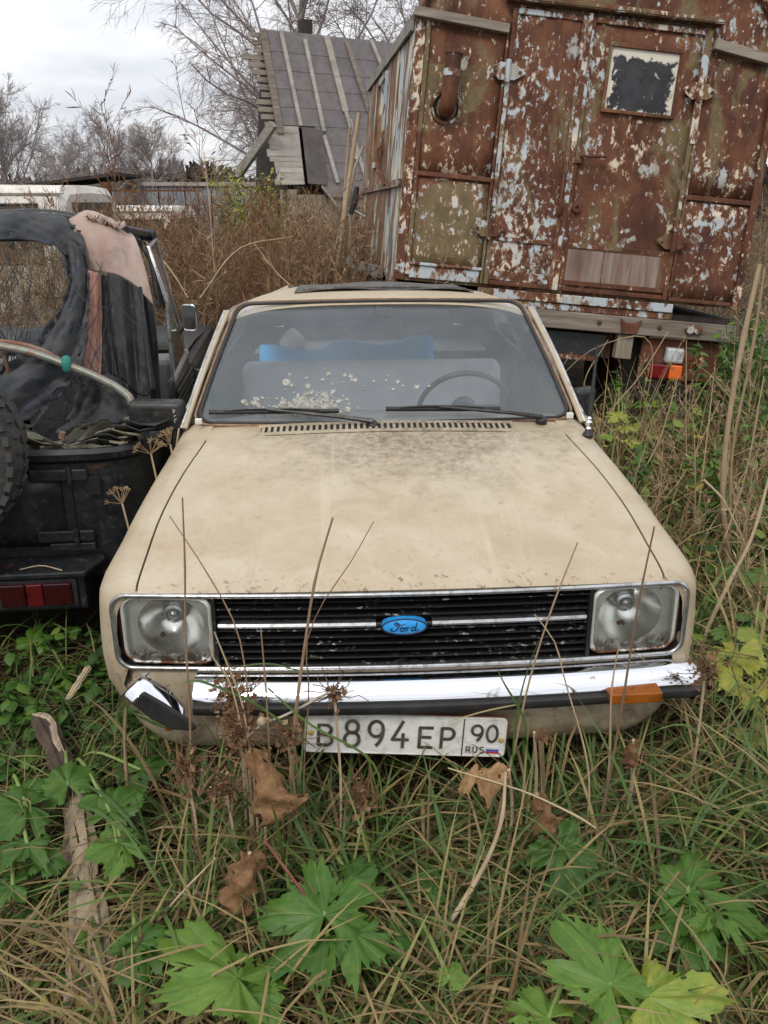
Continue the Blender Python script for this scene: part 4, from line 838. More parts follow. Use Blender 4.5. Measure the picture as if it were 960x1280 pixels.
# doors
def door(x0, x1, name_mat, side):
    d = empty('door'); d.parent = truck
    n = 9; P = []
    for j in range(15):
        z = lerp(.01, 1.755, j / 14); P.append([(lerp(x0, x1, i / (n - 1)), -.022 - .005 * math.sin(i * 2.1 + j * .9 + x0 * 5) * (0 < i < n - 1), z) for i in range(n)])
    G().grid(P).build('door_sheet', MAT[name_mat], d, smooth=60, solid=.008)
    for a, b, c, e, mt in ((x0, x0 + .035, .0, 1.76, 'rusty'), (x1 - .035, x1, .0, 1.76, 'rusty'), (x0 + .035, x1 - .035, 1.725, 1.76, 'rusty_pale'), (x0 + .035, x1 - .035, .0, .03, 'rusty_dark'), (x0 + .035, x1 - .035, .30, .33, 'rusty')):
        G().box((a + .001, -.042, c), (b - .001, -.024, e)).build('door_frame', MAT[mt], d, bevel=.005)
    return d
dL = door(.630, 1.135, 'rusty_b', -1); dR = door(1.158, 1.978, 'rusty', 1)
kbox(1.125, 1.163, .0, 1.775, -.055, -.040, 'door_cover_strip', 'rusty_pale', dR)
kbox(1.945, 1.99, 1.05, 1.76, -.05, -.043, 'edge_strip', 'rusty_pale', dR); kbox(.625, .655, .52, 1.42, -.052, -.043, 'edge_strip', 'pale_blue', dL)
kbox(.66, 1.12, .035, .10, -.036, -.030, 'patch_strip', 'pale_blue', dL)
# boarded lower panel of the right door
for a, b in ((1.205, 1.470), (1.476, 1.885)): kbox(a, b, .075, .295, -.036, -.031, 'plywood_board', 'plywood', dR, .002)
for a, b, c, e in ((1.17, 1.965, .292, .315), (1.17, 1.965, .045, .078), (1.17, 1.208, .078, .292), (1.882, 1.965, .078, .292)): kbox(a, b, c, e, -.040, -.032, 'rust_margin', 'rusty_dark', dR, .003)
# painted-over window
wd = empty('window'); wd.parent = dR
for a, b, c, e in ((1.30, 1.815, 1.595, 1.622), (1.30, 1.815, 1.19, 1.213), (1.30, 1.322, 1.213, 1.595), (1.793, 1.815, 1.213, 1.595)): kbox(a, b, c, e, -.052, -.028, 'window_frame', 'rusty_dark', wd)
kbox(1.322, 1.793, 1.213, 1.595, -.034, -.029, 'pane', 'pane', wd, .001)
# door furniture
def hinge(x, z, mat, door_, s):
    h = empty('hinge'); h.parent = door_
    G().prism([(x - .13, -.046, z), (x - .05, -.046, z + .055), (x + .05, -.046, z + .05), (x + .13, -.046, z), (x + .05, -.046, z - .05), (x - .05, -.046, z - .055)], (0, -.012, 0)).build('hinge_plate', MAT[mat], h, bevel=.004)
    G().tube([(x, -.066, z - .07), (x, -.066, z + .07)], .018, 10).build('hinge_pin', MAT[mat], h, smooth=50)
    for a in (-.085, .085): G().lathe([(.012, 0), (.012, -.01), (.001, -.014)], 8, (x + a, -.058, z), (0, 1, 0)).build('bolt', MAT['rusty_dark'], h)
hinge(.632, 1.37, 'pale_blue', dL, -1); hinge(.628, .37, 'rusty', dL, -1); hinge(1.963, 1.38, 'rusty_pale', dR, 1); hinge(1.95, .40, 'rusty_dark', dR, 1)
G().tube([(1.095, -.05, .87), (1.095, -.09, .85), (1.098, -.09, .52), (1.10, -.05, .50)], .012, 8).build('pull_handle', MAT['rusty_dark'], dL, smooth=60)
G().tube([(1.20, -.05, .892), (1.21, -.085, .895), (1.37, -.085, .907)], .011, 8).build('lever', MAT['rusty_dark'], dR, smooth=60)
kbox(1.165, 1.225, .85, .94, -.058, -.043, 'latch_plate', 'rusty', dR); G().lathe([(.03, -.03), (.028, -.05), (.016, -.05), (.014, -.035), (.001, -.035)], 16, (1.228, 0, .562), (0, 1, 0)).build('keyhole', MAT['rusty_dark'], dR, smooth=40)
# wooden drip battens
G().beam((-.02, -.05, 1.665), (.612, -.05, 1.622), .05, .055).build('drip_batten', MAT['wood_x'], truck, bevel=.004); G().beam((2.012, -.05, 1.675), (2.56, -.05, 1.60), .05, .062).build('drip_batten', MAT['wood_x'], truck, bevel=.004)
# stove pipe
sp = empty('stove_pipe'); sp.parent = truck
G().lathe([(.085, -.02), (.092, -.032), (.108, -.032), (.110, -.012)], 24, (.249, 0, 1.118), (0, 1, 0)).build('wall_ring', MAT['rusty_pale'], sp, smooth=50)
G().lathe([(.084, -.024), (.06, -.014), (.001, -.014)], 24, (.249, 0, 1.118), (0, 1, 0)).build('ring_back', MAT['dark'], sp)
G().tube([(.249, -.01, 1.10), (.249, -.07, 1.10), (.25, -.11, 1.125), (.252, -.125, 1.17), (.254, -.128, 1.26), (.255, -.13, 1.42)], [.05, .052, .055, .055, .053, .052], 16, cap=False).build('pipe', MAT['rusty_dark'], sp, smooth=60)
G().lathe([(.056, -.022), (.058, 0), (.056, .022)], 18, (.2545, -.128, 1.305), (0, 0, 1)).build('collar', MAT['pale_blue'], sp, smooth=40); G().lathe([(.001, .01), (.056, .0), (.058, -.012)], 16, (.255, -.13, 1.43), (0, 0, 1)).build('cap', MAT['rusty_dark'], sp, smooth=30)
# sill: metal strip, timber beam, brackets
kbox(.60, 2.03, -.085, -.024, -.05, .02, 'sill_strip', 'pale_blue'); kbox(.45, 2.04, -.135, -.088, -.035, .03, 'sill_lower_strip', 'rusty_pale')
G().box((-.02, -.06, -.262), (2.52, .06, -.138)).build('sill_beam', MAT['wood_x'], truck, bevel=.008)
def bracket(x, z): return G().prism([(x - .07, -.064, z + .05), (x - .03, -.064, z + .02), (x + .03, -.064, z + .02), (x + .09, -.064, z + .05), (x + .06, -.064, z - .06), (x - .05, -.064, z - .06)], (0, -.014, 0)).build('bracket', MAT['rusty_dark'], truck, bevel=.005)
bracket(1.72, -.20); G().lathe([(.035, 0), (.035, -.03), (.018, -.035), (.001, -.035)], 12, (2.17, -.06, -.185), (0, 1, 0)).build('tie_ring', MAT['rusty'], truck, smooth=40); G().lathe([(.03, 0), (.03, -.03), (.001, -.04)], 12, (2.23, -.06, -.19), (0, 1, 0)).build('tie_ring', MAT['rusty'], truck, smooth=40)
for a in (.95, 1.5, 1.95): G().lathe([(.018, 0), (.016, -.012), (.001, -.016)], 10, (a, -.06, -.195), (0, 1, 0)).build('bolt', MAT['rusty_dark'], truck)
# roof
P = []
for l in (-.05, .6, 1.4, 2.2, 3.0, KL + .05):
    P.append([kb(x, l, arch(x) + .02) for x in KW / 2 + (KW / 2 + .02) * np.sin(np.linspace(-math.pi / 2, math.pi / 2, 33))] )
G().grid(P).build('roof', MAT['rusty_olive'], truck, smooth=50, solid=.02)
# left side: vertical planks over a dark lining, with a window and two metal straps
G().add([kb(.03, .03, -.02), kb(.03, KL, -.02), kb(.03, KL, KE), kb(.03, .03, KE)], [(0, 1, 2, 3)]).build('side_lining', MAT['dark_wood'], truck)
l = 0.0; pr = random.Random(3); first = True
while l < KL - .05:
    wdt = pr.uniform(.20, .34); e = min(KL, l + wdt); dz = pr.uniform(-.06, .02); off = pr.uniform(0, .012)
    if 1.55 < (l + e) / 2 < 2.15: spans = ((-.05 + dz, .80), (1.52, KE))
    else: spans = ((-.05 + dz, KE),)
    for z0, z1 in spans:
        G().hexa([kb(-off, l + .008, z0), kb(-off, e - .008, z0), kb(-off, e - .008, z1), kb(-off, l + .008, z1)], (.028, 0, 0)).build('plank', MAT['plank'], truck, bevel=.004)
    l = e
sw_ = empty('side_window'); sw_.parent = truck
G().add([kb(.012, 1.5, .8), kb(.012, 2.25, .8), kb(.012, 2.25, 1.52), kb(.012, 1.5, 1.52)], [(0, 1, 2, 3)]).build('pane', MAT['window_dark'], sw_)
for a, b in (((1.52, .8), (1.52, 1.52)), ((2.2, .8), (2.2, 1.52)), ((1.52, .81), (2.2, .81)), ((1.52, 1.5), (2.2, 1.5)), ((1.86, .8), (1.86, 1.52))): G().beam(kb(-.01, *a), kb(-.01, *b), .05, .05, (1, 0, 0)).build('window_frame', MAT['plank'], sw_)
for z in (.62, 1.61): G().beam(kb(-.022, 0, z), kb(-.022, KL, z - (.02 if z < 1 else -.03)), .02, .05 if z < 1 else .09).build('side_strap', MAT['wood_y' if z > 1 else 'rusty'], truck)
G().tube([kb(-.03, 1.45, .95), kb(-.09, 1.2, .88), kb(-.08, .95, .72), kb(-.03, .85, .62)], .022, 8, flat=.5).build('iron_strap', MAT['rusty_dark'], truck, smooth=60)
G().beam(kb(-.05, .6, -.02), kb(-.25, 3.4, -.1), .06, .08).build('side_rail', MAT['wood_y'], truck)
# right side and front sheets
G().add([kb(KW, 0.03, -.02), kb(KW, KL, -.02), kb(KW, KL, KE), kb(KW, .03, KE)], [(0, 1, 2, 3)]).build('side_sheet', MAT['rusty_pale'], truck, solid=.02)
G().add([kb(0, KL, -.02), kb(KW, KL, -.02), kb(KW, KL, KE), kb(KW * .85, KL, KE + .38), kb(KW / 2, KL, KE + .48), kb(KW * .15, KL, KE + .38), kb(0, KL, KE)], [(0, 1, 2, 3, 4, 5, 6)]).build('front_wall', MAT['rusty_dark'], truck)
# chassis
G().add([kb(0, .07, -.10), kb(KW, .07, -.10), kb(KW, KL, -.10), kb(0, KL, -.10)], [(0, 1, 2, 3)]).build('floor_pan', MAT['dark_wood'], truck, solid=.05)
for x in (.75, 1.62): G().beam(kb(x, .08, -.36), kb(x, KL + 1.8, -.36), .09, .20).build('chassis_rail', MAT['rusty_dark'], truck)
G().box((.95, .02, -.45), (1.60, .18, -.275)).build('cross_member', MAT['black_paint'], truck, bevel=.01); G().box((.95, -.005, -.475), (1.55, .015, -.44)).build('cross_member_lip', MAT['rusty'], truck)
G().box((1.665, -.03, -.44), (1.785, .05, -.265)).build('timber_block', MAT['wood_z'], truck, bevel=.006)
G().box((1.875, .02, -.565), (2.47, .05, -.275)).build('lamp_board', MAT['rust_steel'], truck, bevel=.004); G().box((2.40, .06, -.62), (2.47, .5, -.2)).build('mud_guard', MAT['dark'], truck)
tl = empty('tail_lamp'); tl.parent = truck
kbox(1.918, 2.085, -.565, -.455, -.045, .015, 'red_lens', 'red_lens', tl, .012); kbox(2.088, 2.184, -.562, -.455, -.045, .015, 'orange_lens', 'orange_lens', tl, .012); kbox(1.91, 2.19, -.573, -.448, -.012, .019, 'lamp_body', 'rubber', tl)
rl = kbox(2.045, 2.175, -.44, -.335, -.05, .01, 'reversing_lamp', 'clear_lens', None, .014); kbox(2.04, 2.18, -.445, -.33, -.02, .018, 'lamp_body', 'dull_chrome', rl)
G().lathe([(.001, -.03), (.03, -.026), (.036, -.01), (.036, .02)], 16, (2.284, 0, -.436), (0, 1, 0)).build('reflector', MAT['red_lens'], truck, smooth=40)
for x, l in ((1.93, .75), (.35, .75), (2.05, 4.6), (.35, 4.6)):
    wh = empty('wheel'); wh.parent = truck; wc = kb(x, l, 0); wz = KF.m @ wc; wc = KF.i @ Vector((wz.x, wz.y, .40)); wh.location = wc
    nT = 40; prof = ((.30, -.10), (.44, -.115), (.475, -.095), (.485, -.04), (.485, .04), (.475, .095), (.44, .115), (.30, .10))
    G().lathe(prof, nT, (0, 0, 0), (1, 0, 0)).build('tyre', MAT['tyre_grey'], wh, smooth=40); gt = G()
    for k in range(nT):
        a = 2 * math.pi * (k + .5) / nT
        for s_ in (-1, 1): gt.box((s_ * .055 - .045, -.016, .478), (s_ * .055 + .045, .016, .498), Matrix.Rotation(a + s_ * .04, 4, 'X'))
    gt.build('tread', MAT['tyre_grey'], wh); G().lathe([(.001, 0), (.12, .02), (.28, -.02), (.31, .06)], 24, (0, 0, 0), (1, 0, 0)).build('rim', MAT['rusty_dark'], wh)
G().box((2.08, .10, -1.0), (2.14, .13, -.56)).build('hanging_strap', MAT['rubber'], truck)
# cab beyond the box, hidden behind it
cb = G(); cb.box((.25, 0, 0), (2.25, .05, .01)); G().hexa([kb(.2, KL + .15, -.3), kb(2.3, KL + .15, -.3), kb(2.3, KL + 1.7, -.3), kb(.2, KL + 1.7, -.3)], (0, 0, 1.2)).build('cab', MAT['rusty_olive'], truck, bevel=.12)
# ------------------------------------------------------------------ the black off-roader on the left
_a6 = R(6); SF = Frame((-.85, 2.9, 0), (math.cos(_a6), math.sin(_a6), 0), (0, 0, 1))
suv = empty('off_roader', SF.m)
tag(suv, 'derelict black open off-roader with torn soft top and spare wheel, beside the beige car', 'off-roader')
def sh(px, py, y): return SF.hit(px, py, 1, y)
plan = [(-1.42, 1.0), (-1.42, .22), (-1.40, .10), (-1.33, .02), (-1.25, 0)] + [(x, 0) for x in np.linspace(-1.2, -.28, 8)] + [(-.17, .006), (-.10, .025), (-.045, .065), (-.012, .12), (0, .19), (0, .30), (0, .45), (0, .60), (0, .80)]
levels = [(.30, .02), (.36, .005), (.42, 0), (.55, 0), (.66, .0), (.735, .0), (.752, -.022), (.775, -.026), (.79, -.012), (.788, .012), (.765, .02), (.70, .022)]
P = []
pn = [Vector((*p, 0)) for p in plan]
for z, ins in levels:
    row = []
    for i, p in enumerate(pn):
        t = (pn[min(i + 1, len(pn) - 1)] - pn[max(i - 1, 0)]).normalized(); n_ = Vector((-t.y, t.x, 0))   # inward
        q = p + n_ * ins; zz_ = z
        if p.x > -.02 and p.y > .28 and z < .7:    # wheel arch
            d = p.y - .66; zz_ = max(z, .36 + math.sqrt(max(0, .30 ** 2 - d * d)) * .95) if abs(d) < .31 else z
        row.append((q.x, q.y, zz_))
    P.append(row)
tub = G().grid(P).build('tub', MAT['black_paint'], suv, smooth=40)
G().box((-.268, -.006, .40), (-.262, .004, .75)).build('tailgate_gap', MAT['dark'], tub)
gt = G().grid([[(x, -.012 - .006 * (0 < i < 5) * (0 < j < 4), z) for i, x in enumerate(np.linspace(-1.18, -.30, 6))] for j, z in enumerate(np.linspace(.43, .70, 5))]).build('tailgate_panel', MAT['black_paint'], suv, smooth=30, solid=.008)
for z in (.70, .47):
    h = G().box((-.40, -.026, z - .022), (-.20, -.012, z + .022)).build('tailgate_hinge', MAT['black_paint'], suv, bevel=.006); G().tube([(-.262, -.03, z - .03), (-.262, -.03, z + .03)], .010, 8).build('hinge_pin', MAT['black_paint'], h)
G().box((-.21, -.018, .62), (-.16, -.004, .69)).build('latch', MAT['dark'], suv, bevel=.004); G().box((-.36, -.03, .415), (-.20, -.006, .445)).build('latch_bar', MAT['black_paint'], suv, bevel=.004)
G().box((-1.42, .02, .30), (0, .8, .34)).build('tub_floor', MAT['black_paint'], suv)
bp = G().prism([(-1.44, -.13, .375), (-.225, -.13, .375), (-.17, -.03, .39), (-.19, .02, .39), (-1.44, .02, .39)], (0, 0, -.022)).build('rear_bumper', MAT['black_paint'], suv, bevel=.006)
G().box((-1.44, -.10, .215), (-.235, .0, .352)).build('bumper_face', MAT['black_paint'], bp, bevel=.01)
for x0 in (-.53, -1.36):
    lp = empty('tail_lamp'); lp.parent = suv
    for k, (a, b, mt) in enumerate(((0, .09, 'old_red'), (.092, .15, 'dark_red'), (.152, .25, 'old_red'))):
        MAT.setdefault('dark_red', lamp_plastic('dark_red_lens', (0.09, 0.005, 0.007)))
        G().box((x0 + a, -.122, .243), (x0 + b, -.10, .330)).build('lens', MAT[mt], lp, bevel=.006)
    G().box((x0 - .015, -.112, .232), (x0 + .268, -.098, .342)).build('lamp_body', MAT['rubber'], lp, bevel=.004)
# arch flare and wheels
G().tube([(.035, .66 + .36 * math.cos(a), .36 + .345 * math.sin(a)) for a in np.linspace(R(10), R(170), 18)], [.045] * 18, 8, flat=.45).build('arch_flare', MAT['rubber'], suv, smooth=60)
def tyre(parent, c, ax, Rr, wd, name='wheel', tread=36):
    wh = empty(name); wh.parent = parent; wh.location = c; ax = Vector(ax)
    h = wd / 2; G().lathe([(Rr * .55, -h * .8), (Rr * .8, -h), (Rr * .95, -h * .85), (Rr, -h * .5), (Rr, h * .5), (Rr * .95, h * .85), (Rr * .8, h), (Rr * .55, h * .8)], 44, (0, 0, 0), ax).build('tyre', MAT['tyre'], wh, smooth=40)
    G().lathe([(.001, -h * .2), (Rr * .3, -h * .25), (Rr * .5, 0), (Rr * .57, -h * .7)], 28, (0, 0, 0), ax).build('rim', MAT['rust_steel'], wh, smooth=40)
    gg = G(); q = ax.to_track_quat('X', 'Z').to_matrix().to_4x4() if abs(ax.x) < .9 else Matrix.Identity(4)
    for k in range(tread):
        a = 2 * math.pi * k / tread
        for s_ in (-1, 1):
            for f, dd in ((.30, 0), (.78, .5)): gg.box((s_ * h * f - h * .2, -.5 * 6.28 * Rr / tread * .62, Rr - .012 - (f > .5) * .012), (s_ * h * f + h * .2, .5 * 6.28 * Rr / tread * .62, Rr + .008 - (f > .5) * .012), q @ Matrix.Rotation(a + (dd + (s_ > 0) * .5) * 6.28 / tread, 4, 'X') @ Matrix.Rotation(s_ * .25, 4, 'Z'))
    gg.build('tread', MAT['tyre'], wh); return wh
for x, y in ((-.10, .66), (-1.30, .66), (-.10, 2.55), (-1.30, 2.55)): tyre(suv, (x, y, .26), (1, 0, 0), .32, .19)
tyre(suv, (-.70, -.165, .84), (0, 1, 0), .335, .20, 'spare_wheel', 40)
G().tube([(-.70, -.06, .835), (-.70, .0, .70)], .04, 8).build('spare_carrier', MAT['black_paint'], suv)
# door, sill, bonnet, windscreen
dr = G().grid([[(.0 + .012 * math.sin(math.pi * f), y, lerp(.86, .36, f)) for f in np.linspace(0, 1, 8)] for y in (.80, .95, 1.2, 1.48)]).build('door', MAT['black_paint'], suv, smooth=40, solid=.02)
for z in (.80, .77, .74, .71): G().box((.008, .86, z - .009), (.02, 1.46, z + .009)).build('door_rib', MAT['rubber'], dr, bevel=.003)
G().tube([(.005, .84, .86), (.0, .86, 1.20), (-.07, .95, 1.42), (-.09, 1.30, 1.44), (-.005, 1.47, .88)], .010, 6, closed=True).build('window_frame', MAT['dull_chrome'], dr)
G().add([(.003, .85, .87), (-.002, .87, 1.19), (-.072, .96, 1.41), (-.09, 1.29, 1.43), (-.008, 1.46, .89)], [(0, 1, 2, 3, 4)]).build('door_glass', MAT['window_dark'], dr)
G().hexa([(-1.42, 1.5, .36), (0.02, 1.5, .36), (.02, 2.9, .36), (-1.42, 2.9, .36)], (0, 0, .48)).build('front_body', MAT['black_paint'], suv, bevel=.05)
G().grid([[(x, y, z - .03 * abs((x + .7) / .7) ** 3) for x in np.linspace(-1.38, -.02, 9)] for y, z in ((1.5, .90), (2.0, .895), (2.7, .86), (2.9, .80))]).build('bonnet', MAT['black_paint'], suv, smooth=40)
wf = [(-1.36, 1.52, .90), (-.04, 1.52, .90), (-.10, 1.30, 1.46), (-1.30, 1.30, 1.46)]
wsf = G().tube(wf, .03, 8, closed=True).build('windscreen_frame', MAT['black_paint'], suv); G().add([Vector(p) + Vector((0, .003, 0)) for p in wf], [(0, 1, 2, 3)]).build('windscreen', MAT['side_glass'], wsf)
G().box((-1.35, 1.30, .60), (-.06, 1.50, .88)).build('dashboard', MAT['dash'], suv, bevel=.03)
for x in (-.42, -1.0):
    G().box((-.24, 0, 0), (.24, .12, .58), Matrix.Translation((x, .92, .50)) @ Matrix.Rotation(R(12), 4, 'X')).build('seat_back', MAT['grey_rag'], suv, smooth=50, bevel=.04); G().box((x - .24, .95, .42), (x + .24, 1.3, .54)).build('seat', MAT['grey_rag'], suv, bevel=.04)
st = empty('steering_wheel'); st.parent = suv; st.location = (-1.0, 1.24, .93); st.rotation_euler = (R(62), 0, 0)
G().tube([(.18 * math.cos(a), .18 * math.sin(a), 0) for a in np.linspace(0, 2 * math.pi, 30, endpoint=False)], .013, 8, closed=True).build('rim', MAT['rubber'], st, smooth=60); G().box((-.17, -.02, -.01), (.17, .02, .01)).build('spoke', MAT['rubber'], st)
# hoops and bent tubes
hoop = smooth_path([(-.06, .72, .76), (-.075, .72, 1.30), (-.13, .72, 1.47), (-.25, .72, 1.525), (-.8, .72, 1.545), (-1.25, .72, 1.53), (-1.34, .72, 1.40), (-1.36, .72, .76)], 40)
G().tube(hoop, .022, 8).build('roll_hoop', MAT['black_paint'], suv, smooth=60)
for x in (-.12, -1.28): G().tube([(x, .72, 1.50), (x, 1.30, 1.465)], .018, 8).build('roof_rail', MAT['black_paint'], suv, smooth=60)
tb = smooth_path([sh(-40, 428, .33), sh(0, 433, .33), sh(40, 441, .32), sh(80, 455, .30), sh(120, 471, .27), sh(150, 487, .24), sh(164, 500, .21), sh(166, 520, .2)], 30)
G().tube(tb, .0155, 10).build('bent_tube', MAT['tube_green'], suv, smooth=60)
G().tube(smooth_path([sh(-40, 425, .36), sh(0, 427, .36), sh(40, 434, .36), sh(70, 447, .36), sh(84, 457, .34)], 16), .0105, 8).build('bent_tube', MAT['tube_red'], suv, smooth=60)
G().tube([sh(82, 447, .29), sh(83, 452, .28), sh(84, 462, .29)], [.0165, .018, .0165], 8).build('tape_wrap', MAT['teal'], suv, smooth=60)
G().tube(smooth_path([sh(4, 440, .34), sh(12, 470, .36), sh(20, 500, .38)], 8), .007, 6).build('rusty_rod', MAT['tube_red'], suv); G().tube([sh(78, 540, .08), sh(77, 548, .08)], .012, 8).build('tub_peg', MAT['tube_red'], suv)
# soft top remains
def cloth(rows, name, mat, parent=None, nu=22, nv=22, fold=.012, freq=9.0, solid=.005, ragged=0.0, seed=1, wx=0.0):
    """rows of (px, py, local y); a smooth sheet through them with folds"""
    rr = random.Random(seed); C = [[SF.hit(a, b, 1, y) for a, b, y in r] for r in rows]
    R1 = [smooth_path(r, nu) for r in C]; cols = [smooth_path([r[i] for r in R1], nv) for i in range(nu)]
    P = [[cols[i][j] for i in range(nu)] for j in range(nv)]; ph = rr.uniform(0, 6)
    for j in range(nv):
        for i in range(nu):
            f = fold * (math.sin(freq * i / nu + ph + .8 * math.sin(3 * j / nv)) + .5 * math.sin(freq * 2.3 * i / nu + 2 * ph + j * .12))
            f += fold * .20 * (math.sin(i * 1.9 + j * 1.3 + ph) + math.sin(i * .9 - j * 2.1)) * (1.6 if ragged else .5); P[j][i] = P[j][i] + Vector((wx * f, -f, f * .5 * rr.uniform(.5, 1.5)))
    gg = G(); gg.v = [tuple(p) for r in P for p in r]
    hole = lambda i, j: (math.sin(i * .9 + seed) * math.sin(j * .7 + 2 * seed) + rr.uniform(-.6, .6)) > 1.15 - ragged
    gg.f = [(j * nu + i, j * nu + i + 1, (j + 1) * nu + i + 1, (j + 1) * nu + i) for j in range(nv - 1) for i in range(nu - 1) if not (ragged and (j > nv - 4 or i < 2 or i > nu - 4) and rr.random() < ragged * .9)]
    o = gg.build(name, MAT[mat], parent, smooth=70, solid=solid, sub=1)
    if parent is None: o.matrix_world = SF.m
    return o
tan = cloth([[(92, 268, .82), (112, 264, .84), (136, 272, .82), (162, 288, .80)], [(86, 275, .69), (112, 274, .69), (140, 284, .68), (170, 300, .68)], [(96, 308, .64), (122, 310, .62), (152, 322, .62), (184, 346, .64)], [(104, 338, .62), (130, 341, .60), (160, 350, .60), (192, 382, .63)]], 'tan_cloth', 'tan_cloth', None, fold=.008, freq=6, seed=2)
tag(tan, 'faded pinkish tan cloth draped over the black off-roader roll hoop', 'cloth')
rag_ = G()                                          # crumpled knot on top of it
for k in range(6):
    c = sh(112 + 8 * k, 271 + 3.4 * k, .68); P = [[c + Vector((.011 * (i - 1.5) + .006 * math.sin(k * 3 + j), .012 * (j - 1.5), .004 * k % 3 + .010 * math.sin(i * 2.1 + k * 1.7) + .010 * math.sin(j * 2.6 + k))) for i in range(4)] for j in range(4)]; rag_.grid(P)
rag_.build('crumple', MAT['tan_cloth'], tan, smooth=60, solid=.004)
pk = cloth([[(105, 338, .575), (115, 340, .57), (124, 343, .575)], [(102, 400, .54), (114, 400, .53), (126, 400, .54)], [(96, 448, .49), (110, 452, .48), (126, 455, .49)], [(99, 462, .47), (112, 474, .46), (124, 476, .47)]], 'pink_cloth', 'pink_cloth', None, fold=.010, freq=7, seed=5)
tag(pk, 'narrow dusty pink cloth strip hanging beside the black cloth', 'cloth')
bk_ = cloth([[(112, 343, .595), (136, 342, .59), (160, 351, .59), (178, 362, .60)], [(118, 385, .57), (140, 382, .55), (164, 390, .55), (184, 402, .57)], [(126, 430, .54), (146, 430, .52), (170, 440, .51), (190, 446, .53)], [(133, 462, .50), (152, 474, .48), (178, 494, .46), (196, 488, .49)]], 'black_cloth', 'black_cloth', None, fold=.022, freq=13, seed=7)
tag(bk_, 'hanging black cloth with long folds below the tan cloth', 'cloth')
cloth([[(180, 300, .70), (190, 340, .72), (197, 385, .75)], [(170, 296, .9), (190, 330, .95), (205, 385, 1.0)], [(165, 292, 1.2), (195, 340, 1.25), (212, 390, 1.3)]], 'soft_top_side', 'black_cloth', suv, 14, 14, .006, 5, seed=9, ragged=.25)
cloth([[(-60, 262, .70), (0, 263, .70), (50, 267, .70), (96, 272, .70)], [(-60, 268, .62), (0, 272, .60), (50, 277, .60), (100, 286, .62)], [(-60, 290, .58), (0, 288, .57), (50, 292, .57), (104, 305, .58)], [(-60, 318, .56), (0, 300, .56), (52, 305, .56), (104, 330, .56)]], 'torn_soft_top', 'grey_rag', suv, 26, 16, .012, 8, seed=11, ragged=.30)
cloth([[(72, 308, .58), (90, 305, .57), (110, 320, .58)], [(84, 350, .54), (98, 352, .52), (113, 356, .54)], [(62, 400, .48), (84, 405, .45), (110, 412, .47)], [(28, 440, .40), (58, 455, .36), (100, 462, .40)], [(-20, 470, .34), (20, 490, .30), (70, 500, .33)], [(-60, 500, .30), (-20, 530, .26), (40, 535, .30)]], 'torn_soft_top', 'grey_rag', suv, 18, 34, .02, 10, seed=12, ragged=.22)
cloth([[(100, 470, .40), (135, 470, .42), (160, 480, .42)], [(95, 510, .36), (130, 505, .38), (165, 510, .36)], [(70, 545, .22), (120, 530, .28), (185, 535, .25)]], 'torn_soft_top', 'black_cloth', suv, 18, 16, .02, 12, seed=14, ragged=.25)
rg = np.random.default_rng(5); nS = 70; P = np.zeros((nS, 7, 3))
for k in range(nS):
    a = sh(rg.uniform(0, 150), rg.uniform(300, 470), rg.uniform(.4, .56)); b = Vector(a) + Vector((rg.uniform(-.25, .25), rg.uniform(-.15, .1), -rg.uniform(.1, .38)))
    for j in range(7):
        t_ = j / 6; q = Vector(a).lerp(b, t_); P[k, j] = (q.x + rg.normal(0, .004), q.y, q.z - .09 * math.sin(math.pi * t_) * abs(b.x - a.x) / .25)
V, Fq = tubes_np(P, np.full((nS, 7), .0016), 3); tag(npmesh('frayed_threads', V, Fq, MAT['grey_rag'], suv), kind='stuff')
# rags lying in the tub
P = [[SF.hit(px, 0, 1, y) for px in (0,)] for y in (0,)]
P = [[Vector((x, y, .74 + .05 * math.sin(x * 13 + y * 9) + .035 * math.sin(x * 31 - y * 23) - .25 * max(0, y - .35))) for x in np.linspace(-.95, -.10, 30)] for y in np.linspace(.06, .6, 22)]
G().grid(P).build('rag_heap', MAT['moss_cloth'], suv, smooth=70, solid=.01)
for k in range(9):                                  # torn vinyl strips along the rim
    a = sh(40 + 17 * k, 562 - (k > 4) * (k - 4) * 6, .04); P = [[a + Vector((.05 * i - .06 + .01 * math.sin(k + j), .03 * j + .01 * math.sin(i * 2 + k), .03 + .012 * math.sin(i * 1.7 + j + k) - .01 * j)) for i in range(4)] for j in range(4)]; G().grid(P).build('vinyl_strip', MAT['black_cloth' if k % 3 else 'moss_cloth'], suv, smooth=60, solid=.004)
mm = empty('door_mirror'); mm.parent = suv; mm.location = sh(237, 397, 1.30); mm.rotation_euler = (R(5), 0, R(-12))
G().box((-.032, 0, -.062), (.032, .05, .062)).build('housing', MAT['rubber'], mm, bevel=.015); G().box((-.030, -.004, -.060), (.030, .0, .060)).build('mirror_glass', MAT['mirror'], mm, bevel=.006); L = rrect(.031, .061, .012, 4); G().tube([(x, -.004, z) for x, z in L], .004, 6, closed=True).build('mirror_rim', MAT['chrome'], mm); G().tube([(-.03, .02, -.04), (-.07, .0, -.09)], .008, 6).build('mirror_arm', MAT['rubber'], mm)
# the spare's plastic clip of rust / leaf litter on the bumper
G().tube(smooth_path([sh(25, 712, -.11), sh(50, 707, -.10), sh(78, 713, -.12)], 8), .0025, 5).build('straw_bit', MAT['stick_wood'], suv)

